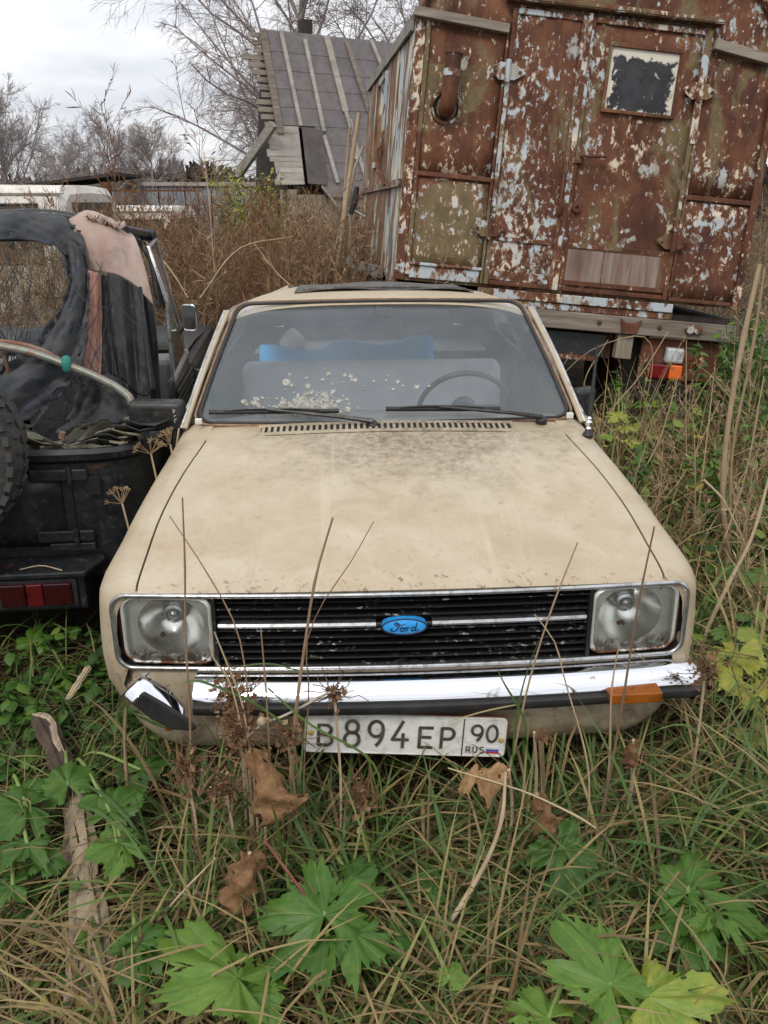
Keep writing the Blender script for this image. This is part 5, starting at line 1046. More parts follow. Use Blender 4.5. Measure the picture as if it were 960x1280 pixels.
# ------------------------------------------------------------------ pale vehicles in the weeds behind
def van(name, label, x0, x1, d0, d1, zr, zw, zb, nwin, mat, cat, rise=.07):
    v = empty(name, None, (0, 0, 0)); tag(v, label, cat); c = (x0 + x1) / 2; v.location = (c, (d0 + d1) / 2, 0); hw, hd = (x1 - x0) / 2, (d1 - d0) / 2
    prof = [(hd, .35), (hd * 1.02, zb), (hd * .97, zw), (hd * .93, zr - rise), (hd * .80, zr - .012), (hd * .4, zr), (0, zr + .008)]
    full = [(-a, z) for a, z in prof] + [(a, z) for a, z in prof[-2::-1]]
    rows = [[(x * (1 - .0 * z), y * k, lerp(.35, z, kz)) for y, z in full] for x, k, kz in ((-hw, .94, .96), (-hw * .97, 1, 1), (-hw * .5, 1, 1.005), (hw * .5, 1, 1.005), (hw * .97, 1, 1), (hw, .93, .95))]
    b = G().grid(rows).build('body', MAT[mat], v, smooth=30); G().add(rows[0], [tuple(range(len(full)))]).build('end_panel', MAT[mat], v); G().add(rows[-1], [tuple(range(len(full)))]).build('end_panel', MAT[mat], v)
    G().tube([(-hw, -hd * .95, zr - rise), (hw, -hd * .95, zr - rise)], .018, 6).build('roof_gutter', MAT[mat], v)
    ww = (x1 - x0) * .92 / nwin
    for k in range(nwin):
        a = -hw * .94 + k * ww; y0 = -hd * 1.0
        wn_ = empty('window'); wn_.parent = v
        f = [(a + .04, y0 - .012, zb + .02), (a + ww - .04, y0 - .012, zb + .02), (a + ww - .06, y0 + .012, zw - .02), (a + .06, y0 + .012, zw - .02)]
        G().add(f, [(0, 1, 2, 3)]).build('pane', MAT['window_dark'], wn_, solid=.006); G().tube(f, .016, 6, closed=True).build('window_frame', MAT['rubber'], wn_)
    f = [(hw * 1.003, -hd * .78, zb), (hw * 1.003, hd * .78, zb), (hw * 1.003, hd * .72, zw), (hw * 1.003, -hd * .72, zw)]; G().add(f, [(0, 1, 2, 3)]).build('end_window', MAT['window_dark'], v, solid=.006)
    for x in (-hw * .62, hw * .62):
        for y in (-hd * .86, hd * .86): tyre(v, (x, y, .3), (0, 1, 0), .31, .17, 'wheel', 20)
    return v
van('minibus', 'cream white minibus with dark windows half hidden by weeds at the frame edge', -6.6, -2.92, 8.2, 9.9, 1.76, 1.61, 1.05, 4, 'white_paint', 'minibus')
van('estate_car', 'low pale car roof showing over the brown weeds beyond the off-roader', -5.2, -2.95, 12.6, 14.2, 1.56, 1.40, .95, 3, 'white_paint', 'car', .06)
# ------------------------------------------------------------------ ground and background
gx = np.concatenate([np.linspace(-160, -6, 14), np.linspace(-5, 5, 61), np.linspace(6, 160, 14)]); gy = np.concatenate([np.linspace(-6, .5, 4), np.linspace(.7, 7, 50), np.linspace(8, 400, 20)])
g = G(); g.grid([[(x, y, (.018 * math.sin(x * 5.1 + y * 2.3) + .014 * math.sin(x * 9.7 - y * 7.9) - .012) if abs(x) < 5 and .5 < y < 7 else -.01) for x in gx] for y in gy])
tag(g.build('ground', MAT['soil'], smooth=60), kind='structure')

# barn: steep felted roof with battens, open gable on the left
ridge = at(326, 36, 20.0); _b = R(31); BF = Frame((ridge.x, ridge.y, 0), (math.cos(_b), math.sin(_b), 0), (0, 0, 1)); ZRG = ridge.z
ev = BF.hit(355, 243, 0, 0.0); RUN, ZEV = -ev.y, ev.z; BL = 9.0
barn = empty('barn', BF.m); tag(barn, 'weathered wooden barn with steep grey felt roof and pale vertical battens', 'barn')
RFR = Frame(tuple(BF.m @ Vector((0, 0, ZRG))), BF.m.to_3x3() @ Vector((1, 0, 0)), BF.m.to_3x3() @ Vector((0, RUN, ZRG - ZEV)))
def rp(x, s_, off=0.0): return BF.loc(RFR.m @ Vector((x, -off, s_)))
SLEN = math.hypot(RUN, ZRG - ZEV)
# felt laid in courses, each lapping the one below; the lower left corner is missing
nC = 9
for k in range(nC):
    s0, s1 = -SLEN * (k + 1) / nC - .06, -SLEN * k / nC; x0 = .05 if k < 5 else .95
    P = [[rp(x, s_, (.012 if j == 0 else .003) + .004 * math.sin(x * 1.3)) for x in np.linspace(x0, BL, 30)] for j, s_ in enumerate((s0, s1))]
    G().grid(P).build('felt_course', MAT['felt'], barn, solid=.006)
rb = random.Random(8)
def lath(x0, x1, s_, off, w_, mat, th=.025): return G().beam(rp(x0, s_, off), rp(x1, s_ + rb.uniform(-.02, .02), off), th, w_, rp(0, 1, 0) - rp(0, 0, 0)).build('lath', MAT[mat], barn)
for k in range(22):                                  # roof laths; their ends stick out past the felt
    s_ = -.12 - k * SLEN / 22.5
    if k < 13: lath(-rb.uniform(.18, .5), BL * .3, s_, -.03, .10, 'wood_x')
for k in range(10):
    px0 = 335 + (0 if k < 6 else 9) + rb.uniform(-2, 2); py = 162 + k * 7.2; a = RFR.hit(px0, py); b = RFR.hit(373 + k * .8, py + 2)
    lath(a.x, b.x, (a.z + b.z) / 2, .01, .12 if k % 4 else .16, 'pale_wood')
def batten(p, q, w_=.085, mat='pale_wood'):
    a, b = RFR.hit(*p), RFR.hit(*q); return G().beam(rp(a.x, a.z, .045), rp(b.x, b.z, .045), w_, .03, rp(0, 0, 1) - rp(0, 0, 0)).build('batten', MAT[mat], barn)
batten((350, 39), (375, 158)); batten((380, 50), (404, 165)); batten((404, 170), (421, 229)); batten((407, 46), (431, 140), .14); batten((431, 140), (454, 217)); batten((432, 53), (460, 140), .10, 'wood_x'); batten((463, 52), (476, 84)); batten((327, 37), (350, 168), .15, 'wood_x'); batten((437, 150), (444, 200), .07)
tp = [RFR.hit(*p) for p in ((376, 160), (403, 163), (408, 232), (384, 230))]; G().add([rp(p.x, p.z, .035) for p in tp], [(0, 1, 2, 3)]).build('felt_patch', MAT['felt_dark'], barn, solid=.01)
# back slope, gable boards, posts, chimney stub
G().grid([[(x, y, z) for x in (.05, BL)] for y, z in ((.05, ZRG), (RUN, ZEV))]).build('rear_roof', MAT['felt'], barn, solid=.02)
for k in range(16):                                  # gable boards
    y = lerp(-RUN * .92, RUN * .92, (k + .5) / 16); zt = ZRG - abs(y) / RUN * (ZRG - ZEV) - .1
    if 1 < k < 5: continue
    G().box((.35, y - RUN * .056, 0), (.39, y + RUN * .056, max(.4, zt - rb.uniform(0, .25)))).build('gable_board', MAT['dark_wood'], barn)
for y in (-RUN * .9, -RUN * .45): G().box((.15, y - .08, 0), (.31, y + .08, ZEV + .1)).build('post', MAT['wood_z'], barn)
G().box((.3, -RUN * .95, 0), (BL, -RUN * .9, ZEV)).build('front_wall', MAT['wood_z'], barn)
G().beam(BF.loc(at(298, 218, 19.5)), BF.loc(at(342, 155, 19.2)), .16, .16).build('brace', MAT['wood_y'], barn); G().beam(rp(.9, -SLEN * .95, .05), rp(1.3, -SLEN * 1.12, .1), .16, .05, (0, 0, 1)).build('loose_board', MAT['wood_z'], barn)
ch = BF.loc(at(382, 46, ridge.y + .75)); G().box((ch.x - .12, ch.y - .1, ch.z - .3), (ch.x + .12, ch.y + .1, ch.z + .32)).build('chimney_stub', MAT['dark_wood'], barn); G().box((ch.x - .22, ch.y - .15, ch.z - .15), (ch.x + .22, ch.y + .15, ch.z - .02)).build('ridge_block', MAT['wood_x'], barn)

# bare trees
def bare_tree(name, label, x, y, h, seed, n1, n2, n3, n4=0, droop=-.05, spread=48, r0=.16, rt=.010, mat='twig', lean=0.0, t0=.18, ratio=.5, group=None, bark='birch_bark', hf=.92):
    g_ = np.random.default_rng(seed); t_ = empty(name, None, (x, y, 0)); tag(t_, label, 'tree', group)
    K = 9; P = np.zeros((1, K, 3)); P[0, :, 2] = np.linspace(-.1, h * hf, K); P[0, :, :2] = np.cumsum(g_.normal(0, h * .012, (K, 2)), 0); P[0, :, 0] += lean * np.linspace(0, 1, K) ** 1.5 * h; P[0, 0, :2] = 0
    V, Fq = tubes_np(P, np.linspace(r0, r0 * .12, K)[None], 8); npmesh('trunk', V, Fq, MAT[bark], t_, smooth=True)
    A, par, tt = grow(P, n1, ratio, spread, 7, t0, .98, .05, .10, g_, .62); rA = r0 * .42 * (1 - .75 * tt)
    V, Fq = tubes_np(A, rA[:, None] * np.linspace(1, .22, 7), 5); npmesh('limbs', V, Fq, MAT[bark if bark != 'birch_bark' else 'twig'], t_, smooth=True)
    B, pb, tb_ = grow(A, n2, .48, 42, 6, .15, 1.0, droop * .5, .12, g_, .5); parts = [tubes_np(B, np.maximum(rt * 1.5, rA[pb] * .28)[:, None] * np.linspace(1, .4, 6), 3)]
    C, _, _ = grow(B, n3, .50, 38, 5, .1, 1.0, droop, .14, g_, .4); parts.append(tubes_np(C, np.full((len(C), 1), rt) * np.linspace(1, .55, 5), 3))
    if n4:
        D, _, _ = grow(C, n4, .62, 32, 3, .1, 1.0, droop * 1.6, .12, g_, .3); parts.append(tubes_np(D, np.full((len(D), 1), rt * .62) * np.linspace(1, .6, 3), 3))
    V, Fq = merge_np(parts); npmesh('crown', V, Fq, MAT[mat], t_); return t_
bare_tree('birch_tree', 'tall bare birch with fine drooping twigs rising behind the barn', -2.9, 29, 14.5, 11, 56, 12, 9, 6, -.10, 46, .17, .0062, 'twig', 0.0, .08, .50)
bare_tree('birch_tree', 'second bare birch, its upper twigs above the barn ridge beside the truck roof', 1.0, 34, 15, 12, 40, 10, 8, 5, -.10, 44, .17, .0068, 'twig', 0.0, .2, .42)
for k, (px, D, top, lab) in enumerate(((8, 42, 92, 'bare pale tree cut by the picture edge at the far side of the weeds'), (92, 62, 158, 'broad low bare tree, first of the three rounded ones on the horizon'), (134, 60, 132, 'tallest of the three rounded bare trees on the horizon'), (188, 62, 150, 'bare rounded tree on the horizon nearest the barn'))):
    p = at(px, 240, D); zt = at(px, top, D).z
    bare_tree('bare_tree', lab, p.x, D, zt * 1.28, 20 + k, 30, 13, 10, 3, .05, 44 if k else 38, .17, .0075, 'hazed_twig', 0, .10, .80, 'bare trees on the horizon', 'hazed_twig', .62)
# wood on the skyline: one mass of spiky crowns
g_ = np.random.default_rng(4); N = 6500; x = g_.uniform(-75, 60, N); y = g_.uniform(84, 104, N); h = g_.uniform(2.2, 4.6, N) * (1 + .18 * np.sin(x * .22) + .1 * np.sin(x * .61)); P = np.zeros((N, 5, 3)); P[..., 0] = x[:, None] + g_.normal(0, .12, (N, 5)); P[..., 1] = y[:, None]; P[..., 2] = h[:, None] * np.array([0, .3, .6, .85, 1.0])
rr_ = g_.uniform(.2, .5, N)[:, None] * np.array([1, .95, .75, .4, .05]); V, Fq = tubes_np(P, rr_, 5); V = V + g_.normal(0, .10, V.shape); tag(npmesh('far_forest', V, Fq, MAT['forest']), 'dark strip of woodland along the horizon', 'woodland', kind='stuff')
# blue-grey sheet fence and a low shed far behind
fx0, fx1 = at(165, 240, 26).x, at(330, 240, 26).x; fn = empty('sheet_fence', None, ((fx0 + fx1) / 2, 26, 0)); tag(fn, 'blue-grey sheet metal fence far behind the weeds, left of the barn', 'fence'); n_ = 5; wq = (fx1 - fx0) / n_
for k in range(n_):
    P = [[((k - n_ / 2) * wq + .02 + (wq - .04) * i / 24, .03 * (i % 4 in (1, 2)), z) for i in range(25)] for z in (.1, 2.05 + .06 * math.sin(k * 2))]; G().grid(P).build('fence_sheet', MAT['shed_blue'], fn, solid=.01); G().box(((k - n_ / 2) * wq - .05, .05, 0), ((k - n_ / 2) * wq + .05, .13, 2.2)).build('fence_post', MAT['rust_steel'], fn)
G().beam((-(fx1 - fx0) / 2, -.03, 2.12), ((fx1 - fx0) / 2, -.03, 2.12), .06, .10).build('top_rail', MAT['pale_wood'], fn)
sx = at(90, 240, 24).x; shd = empty('shed', None, (sx, 24, 0)); tag(shd, 'low blue-grey shed with a dark lean-to roof behind the cream minibus', 'shed')
G().box((-1.1, 0, 0), (1.1, 2, 1.95)).build('wall', MAT['shed_blue'], shd); G().hexa([(-1.3, -.25, 1.98), (1.3, -.25, 2.28), (1.3, 2.2, 2.28), (-1.3, 2.2, 1.98)], (0, 0, .08)).build('roof', MAT['dark_wood'], shd); G().box((-.5, -.03, 0), (.3, .0, 1.7)).build('door', MAT['wood_z'], shd)
gpx = at(133, 240, 19); gp = empty('gate_post', None, (gpx.x, gpx.y, 0)); tag(gp, 'rusty steel gate post with a thin rail above the weeds', 'post'); G().box((-.09, -.09, 0), (.09, .09, 2.02)).build('post', MAT['rust_steel'], gp); G().beam((.09, 0, 1.85), (2.0, 0, 1.85), .04, .04).build('rail', MAT['rust_steel'], gp)
# wooden poles leaning by the truck
def pole(name, pts, D0, r, mat, label):
    P = [at(a, b, D0 + k * .0) for k, (a, b) in enumerate(pts)]; d = (P[-1] - P[-2]).normalized(); t_ = (P[-1].z + .05) / max(.2, -d.z); P.append(P[-1] + d * t_)
    P = smooth_path(P, 12); o0 = P[-1].copy(); o = G().tube([p - o0 for p in P], [r * lerp(.85, 1.15, k / 11) for k in range(12)], 9).build(name, MAT[mat], smooth=50); o.location = o0; tag(o, label, 'pole', 'poles leaning beside the truck'); return o
pole('wooden_pole', [(449, 141), (437, 220), (428, 290), (421, 345)], 6.9, .019, 'stick_wood', 'longest pale wooden pole leaning left of the truck side'); pole('wooden_pole', [(437, 160), (431, 240), (424, 330)], 7.4, .012, 'stick_wood', 'thin wooden pole just left of the longest pole'); pole('wooden_pole', [(454, 182), (445, 200), (440, 235), (433, 260)], 7.1, .011, 'wood_z', 'short grey stick between the longest pole and the truck')
hk = empty('hand_tool', None, at(443, 262, 6.7)); tag(hk, 'dark tool head with a short metal bar beside the leaning poles', 'tool')
G().tube([(.02, 0, .16), (.0, 0, .06), (-.03, 0, -.03)], [.018, .03, .02], 8).build('handle_grip', MAT['rubber'], hk, smooth=60); G().tube([(-.02, 0, 0), (.08, 0, -.05)], .008, 6).build('bar', MAT['dull_chrome'], hk); G().tube([(-.03, 0, -.03), (-.06, .05, -1.35)], .012, 6).build('shaft', MAT['wood_z'], hk)
# ------------------------------------------------------------------ vegetation
gv = np.random.default_rng(21)
CI, SI, KI = np.array(CARF.i), np.array(SF.i), np.array(KF.i)
def blocked(x, y, m=0.0):                           # inside a vehicle's footprint
    p = np.stack([x, y, np.zeros_like(x), np.ones_like(x)], -1); c = p @ CI.T; s_ = p @ SI.T
    a = (np.abs(c[:, 0]) < .74 + m) & (c[:, 1] > .02 - m) & (c[:, 1] < 3.9 + m); b = (s_[:, 0] < .02 + m) & (s_[:, 0] > -1.45 - m) & (s_[:, 1] > .0 - m) & (s_[:, 1] < 2.95 + m)
    kx = x + .1 * (y - 6.2); k = (kx > .05 - m) & (kx < 2.6 + m) & (y > 6.5 - m) & (y < 10.5 + m); return a | b | k
def strand_mesh(name, N, xr, yr, az, el, ln, droop, wd, tint, K=6, dens=None, m=0.0, z0=(0, .02), curl=.25, wav=.0):
    x = gv.uniform(*xr, N); y = gv.uniform(*yr, N); keep = ~blocked(x, y, m)
    if dens is not None: keep &= gv.random(N) < dens(x, y)
    x, y = x[keep], y[keep]; n = len(x); u = lambda r: gv.uniform(r[0], r[1], n)
    a = np.radians(u(az)); e = np.radians(u(el)); L = u(ln); dr = np.radians(u(droop)); cu = gv.normal(0, curl, n); z = u(z0)
    P = np.zeros((n, K, 3)); P[:, 0] = np.stack([x, y, z], -1)
    for k in range(1, K):
        f = (k - .5) / (K - 1); ek = e - dr * f; ak = a + cu * f * 2 + gv.normal(0, wav, n)
        st_ = np.stack([np.cos(ek) * np.cos(ak), np.cos(ek) * np.sin(ak), np.sin(ek)], -1) * (L / (K - 1))[:, None]; P[:, k] = P[:, k - 1] + st_
        P[:, k, 2] = np.maximum(P[:, k, 2], .004 + .012 * gv.random(n))
    S = np.stack([-np.sin(a), np.cos(a), gv.normal(0, .5, n)], -1); S = unit(S)
    prof = np.array([.7, 1, 1, .85, .6, .08]) if K == 6 else np.linspace(1, .1, K)
    V, Fq = ribbons_np(P, u(wd)[:, None] * prof, S); t_ = np.clip(gv.uniform(tint[0], tint[1], n), 0, 1); return V, Fq, np.repeat(t_, K * 2)
def combine(name, lst, mat, label, cat):
    V, Fq = merge_np([(a, b) for a, b, c in lst]); return tag(npmesh(name, V, Fq, MAT[mat], attr={'tint': np.concatenate([c for a, b, c in lst])}), label, cat, kind='stuff')
X, Y = (-1.5, 1.7), (.95, 1.98)
patch = lambda x, y: np.clip(.55 + .6 * np.sin(x * 3.1 + 1.2) * np.sin(y * 5 + .4) + .25 * np.sin(x * 9), .12, 1)
lst = [strand_mesh('a', 11000, X, Y, (0, 360), (-6, 22), (.10, .34), (0, 40), (.0022, .0056), (.0, .36), wav=.2),
       strand_mesh('a2', 5000, X, Y, (0, 360), (-8, 30), (.04, .13), (0, 60), (.005, .013), (.0, .30), wav=.4),
       strand_mesh('b', 3200, X, Y, (0, 360), (0, 45), (.18, .50), (10, 80), (.0022, .0050), (.18, .50), wav=.15),
       strand_mesh('c', 2300, X, Y, (180, 330), (25, 75), (.16, .44), (60, 140), (.0035, .0075), (.62, 1.0), dens=lambda x, y: patch(x, y) * np.where(x < -.45, .25, 1)),
       strand_mesh('d', 800, (-.5, 1.6), (1.3, 1.95), (0, 360), (40, 85), (.22, .48), (40, 120), (.004, .008), (.64, .95)),
       strand_mesh('e', 900, X, (1.25, 1.95), (190, 350), (5, 55), (.3, .65), (30, 90), (.004, .008), (.36, .52))]
# beside the car on the right, and the matted straw behind it
lst += [strand_mesh('f', 15000, (.80, 3.2), (1.9, 6.0), (0, 360), (-3, 26), (.20, .70), (0, 40), (.0035, .008), (.10, .46), m=.0, wav=.15),
        strand_mesh('g', 2600, (.80, 3.0), (1.6, 5.5), (0, 360), (30, 85), (.3, .75), (20, 110), (.004, .008), (.28, .50)),
        strand_mesh('h', 900, (.80, 2.4), (1.4, 3.2), (0, 360), (30, 80), (.25, .5), (40, 120), (.005, .009), (.62, .95)),
        strand_mesh('i', 7000, (-2.6, -.72), (1.4, 4.2), (0, 360), (-4, 22), (.10, .36), (0, 40), (.0025, .0055), (.0, .36), wav=.2), strand_mesh('j', 700, (-1.9, -.72), (1.4, 2.9), (0, 360), (30, 75), (.15, .35), (40, 120), (.003, .006), (.6, .95)),
        strand_mesh('k', 2200, (-.8, .9), (1.9, 2.5), (0, 360), (0, 40), (.15, .4), (10, 60), (.002, .004), (.02, .4), m=-.5)]
def tufts(n, xr, yr, per, ln, wd, tint, seed, el=(35, 88)):
    g_ = np.random.default_rng(seed); cx_ = g_.uniform(*xr, n); cy_ = g_.uniform(*yr, n); k = ~blocked(cx_, cy_, .02); cx_, cy_ = cx_[k], cy_[k]; n = len(cx_); N = n * per; K = 7
    ci = np.repeat(np.arange(n), per); a = g_.uniform(0, 2 * np.pi, N); e0 = np.radians(g_.uniform(*el, N)); L = np.repeat(g_.uniform(.7, 1.15, n), per) * g_.uniform(*ln, N); dr = np.radians(g_.uniform(25, 125, N)); P = np.zeros((N, K, 3)); P[:, 0] = np.stack([cx_[ci] + g_.normal(0, .018, N), cy_[ci] + g_.normal(0, .018, N), np.zeros(N)], -1); brk = (g_.random(N) < .25) * g_.uniform(.5, 1.3, N)
    for q in range(1, K):
        f = (q - .5) / (K - 1); ek = e0 - dr * f - brk * (q > 3); P[:, q] = P[:, q - 1] + np.stack([np.cos(ek) * np.cos(a), np.cos(ek) * np.sin(a), np.sin(ek)], -1) * (L / (K - 1))[:, None]; P[:, q, 2] = np.maximum(P[:, q, 2], .008)
    S = unit(np.stack([-np.sin(a), np.cos(a), g_.normal(0, .35, N)], -1)); V, Fq = ribbons_np(P, g_.uniform(*wd, N)[:, None] * np.array([.6, .9, 1, 1, .85, .6, .06]), S); base = np.repeat(g_.uniform(*tint, n), per); t_ = np.clip(np.where(g_.random(N) < .3, g_.uniform(.2, .5, N), base + g_.normal(0, .07, N)), 0, 1); return V, Fq, np.repeat(t_, K * 2)
lst += [tufts(46, (-.55, 1.15), (1.45, 1.84), 32, (.22, .54), (.005, .0105), (.62, .92), 61), tufts(26, (-.6, 1.1), (1.05, 1.5), 24, (.15, .36), (.005, .010), (.60, .92), 62), tufts(34, (.85, 1.8), (1.6, 3.2), 34, (.3, .66), (.006, .011), (.55, .90), 63), tufts(60, (.9, 2.8), (2.6, 5.4), 30, (.35, .95), (.005, .010), (.25, .5), 64), tufts(28, (-.5, 1.1), (1.15, 1.84), 24, (.28, .56), (.004, .008), (.36, .50), 65), tufts(10, (-1.2, -.7), (1.4, 2.3), 22, (.15, .3), (.003, .007), (.6, .9), 66)]
combine('grass', lst, 'strands', 'matted green grass and dry straw covering the ground round the car', 'grass')
# coarse field behind
lst = [strand_mesh('m', 9000, (-16, 9), (5, 26), (0, 360), (30, 85), (.4, 1.0), (10, 80), (.006, .016), (.05, .48), K=4), strand_mesh('n', 9000, (-40, 30), (22, 80), (0, 360), (40, 88), (.5, 1.1), (10, 60), (.02, .05), (.05, .40), K=3)]
combine('dry_field_grass', lst, 'strands', 'tall dry field grass behind the vehicles', 'grass')

# dry weeds: stem, side branches, seed sprays
def weeds(pts, hs, seed, n1=16, n2=6, tint=(.2, .7), r=.0045, seedlen=.05, spread=38, rt=.0022):
    g_ = np.random.default_rng(seed); N = len(pts); K = 7; P = np.zeros((N, K, 3)); ln = g_.normal(0, .10, (N, 2)); f = np.linspace(0, 1, K)
    P[:, :, 0] = pts[:, 0:1] + ln[:, :1] * hs[:, None] * f ** 1.5 + g_.normal(0, .008, (N, K)); P[:, :, 1] = pts[:, 1:2] + ln[:, 1:] * hs[:, None] * f ** 1.5; P[:, :, 2] = hs[:, None] * f
    parts, tints = [], []; bt = g_.uniform(*tint, N)
    V, Fq = tubes_np(P, np.full((N, 1), r) * np.linspace(1.2, .35, K), 3); parts.append((V, Fq)); tints.append(np.repeat(bt + .12, K * 3))
    A, pa, ta = grow(P, n1, .30, spread, 4, .28, 1.0, .06, .12, g_, .65); V, Fq = tubes_np(A, np.full((len(A), 1), rt) * np.linspace(1, .5, 4), 3); parts.append((V, Fq)); tints.append(np.repeat(bt[pa], 12))
    B, pb, tb_ = grow(A, n2, .42, 40, 3, .15, 1.0, .03, .2, g_, .4); S = unit(g_.normal(size=(len(B), 3))); wd_ = g_.uniform(.004, .012, len(B))[:, None] * np.array([.5, 1.0, .35]); V, Fq = ribbons_np(B, wd_, S); parts.append((V, Fq)); tints.append(np.repeat(bt[pa[pb]] + g_.normal(0, .10, len(B)), 6))
    V, Fq = merge_np(parts); return V, Fq, np.clip(np.concatenate(tints), 0, 1)
def field(n, xr, yr, hr, seed, m=.12, extra=None):
    g_ = np.random.default_rng(seed); x = g_.uniform(*xr, n); y = g_.uniform(*yr, n); k = ~blocked(x, y, m)
    if extra is not None: k &= extra(x, y)
    p = np.stack([x[k], y[k]], -1); return p, g_.uniform(*hr, k.sum())
lst = []
p, h = field(330, (-3.6, .25), (4.9, 12), (1.15, 1.72), 1, extra=lambda x, y: x < .25 - .1 * (y - 4)); lst.append(weeds(p, h, 2, 17, 6, (.3, .85)))
p, h = field(150, (-2.2, .1), (5.9, 7.4), (1.0, 1.6), 3); lst.append(weeds(p, h, 4, 17, 6, (.3, .9)))
p, h = field(300, (-9, -1.6), (6.2, 15), (.95, 1.5), 5); lst.append(weeds(p, h, 6, 13, 5, (.35, .85)))
p, h = field(110, (-4.5, -1.9), (6.0, 7.8), (1.0, 1.45), 15); lst.append(weeds(p, h, 16, 9, 4, (.65, 1.0)))
p, h = field(170, (-12, 0), (14, 22), (1.2, 1.9), 7); lst.append(weeds(p, h, 8, 12, 5, (.1, .5), .007, rt=.004))
p, h = field(150, (2.75, 6.5), (5.2, 12), (1.0, 2.0), 9); lst.append(weeds(p, h, 10, 12, 5, (.55, 1.0)))
p, h = field(60, (-.75, .55), (5.92, 6.12), (.7, 1.0), 13, .0); lst.append(weeds(p, h, 14, 10, 4, (.7, 1.0)))
p, h = field(70, (1.15, 2.9), (3.4, 5.6), (.35, .75), 17, .05); h = np.where(p[:, 0] > 2.1, h * 1.7, h); lst.append(weeds(p, h, 18, 8, 4, (.7, 1.0), .0035))
p, h = field(26, (.95, 1.9), (2.2, 3.6), (.35, .8), 19, .05); lst.append(weeds(p, h, 20, 7, 4, (.6, 1.0), .003))
combine('dry_weeds', lst, 'weed', 'thicket of brown dry mugwort weeds between the vehicles and the barn', 'weeds')
def single_weed(px, ptop, D, label, seed, tint=(.25, .5), n1=22):
    b = at(px, 300, D); zt = at(px, ptop, D).z; V, Fq, t_ = weeds(np.zeros((1, 2)), np.array([zt]), seed, n1, 7, tint, .006, spread=30); o = npmesh('tall_weed', V, Fq, MAT['weed'], attr={'tint': t_}); o.location = (b.x, b.y, 0); return tag(o, label, 'weed', 'tall weeds above the thicket')
single_weed(158, 122, 7.2, 'tallest dry weed spike against the sky above the pale car roof', 31); single_weed(226, 170, 7.0, 'dry weed spike against the sky just left of the barn', 32); single_weed(262, 205, 6.3, 'pale dry weed with round heads in front of the barn end', 33, (.7, .95)); single_weed(345, 235, 6.0, 'dry weed stem below the barn roof', 34); single_weed(205, 215, 6.6, 'dry weed between the two spikes left of the barn', 35)
# long pale bent stems in the thicket
for k, pts in enumerate((((250, 372, 5.4), (300, 310, 5.6), (365, 296, 5.8)), ((255, 190, 6.4), (262, 260, 6.3), (268, 340, 6.2)), ((318, 305, 5.2), (350, 345, 5.3), (362, 356, 5.3)), ((180, 300, 5.0), (215, 340, 4.9), (235, 372, 4.9)))):
    P = smooth_path([at(*q) for q in pts], 12); o = G().tube([p - P[-1] for p in P], .0035, 5).build('bent_stem', MAT['stick_wood'], smooth=60); o.location = P[-1]; tag(o, ('pale bent stem arching across the brown weeds', 'upright pale stem in the weeds below the barn gable', 'short pale stem low in the weeds behind the car roof', 'bent stem beside the off-roader windscreen')[k], 'stem', 'pale stems in the weeds')

# ---- leaves
def leaf_mesh(seed, lobes=((0, 1.0), (48, .86), (-48, .86), (100, .62), (-100, .62)), wdt=24, base=.34, teeth=.07, droop=.25, fold=.10, curl=0.0, nr=10):
    g_ = np.random.default_rng(seed); th = list(np.linspace(-158, 158, 80))
    for a, _ in lobes: th += [a - 1.6, a, a + 1.6]
    th = np.array(sorted(set(np.round(th, 2)))); r = np.full(len(th), base)
    for a, am in lobes: r = np.maximum(r, am * (base + (1 - base) * np.exp(-(np.abs(th - a) / (wdt * g_.uniform(.9, 1.1))) ** 2.2)))
    lop = g_.uniform(.72, 1.18, 6); th_ = th / 30 + g_.uniform(0, 6); r *= 1 + .13 * np.sin(th_) + .09 * np.sin(th_ * 2.3 + 1)
    nk = g_.uniform(-140, 140, 3); r *= 1 - sum(.35 * np.exp(-((th - q) / 5) ** 2) for q in nk)
    r *= 1 + teeth * (np.abs(((th * .11 + g_.uniform(0, 1)) % 1) - .5) * 2 - .5) * 2 + g_.normal(0, .03, len(th))
    isv = np.array([min(abs(t_ - a) for a, _ in lobes) < .3 for t_ in th]); ph = g_.uniform(0, 6, 4)
    V, tv = [], []
    for k in range(nr):
        f = (k / (nr - 1)) ** .85 if k else .02; x = np.sin(np.radians(th)) * r * f; y = np.cos(np.radians(th)) * r * f
        nearest = np.array([min(abs(t_ - a) for a, _ in lobes) for t_ in th]); z = fold * np.minimum(nearest / 26, 1) * r * f - droop * (r * f) ** 2 + .06 * np.sin(x * 6 + ph[0]) * np.sin(y * 5 + ph[1]) + .04 * f * np.sin(np.radians(th) * 9 + ph[2]) + .15 * x * y * np.sin(ph[3])
        if curl: ang = y * curl; z2 = z * np.cos(ang) + np.abs(x) * curl * .4; y = np.sin(ang) / curl * (1 - z * 0); z = z2 - (1 - np.cos(ang)) / curl
        V.append(np.stack([x, y, z], -1)); tv.append(np.where(isv, .75 * (1 - .5 * f), 0.0))
    M = len(th); V = np.concatenate(V); idx = np.arange(M - 1); Fq = np.concatenate([np.stack([k * M + idx, k * M + idx + 1, (k + 1) * M + idx + 1, (k + 1) * M + idx], -1) for k in range(nr - 1)]); 
    hc = V[g_.integers(M * 2, len(V), 5)]; cen = V[Fq].mean(1); Fq = Fq[np.min(np.linalg.norm(cen[:, None] - hc[None], axis=2) - g_.uniform(.02, .07, 5)[None], axis=1) > 0]; return V, Fq, np.concatenate(tv), np.tile(r, nr)
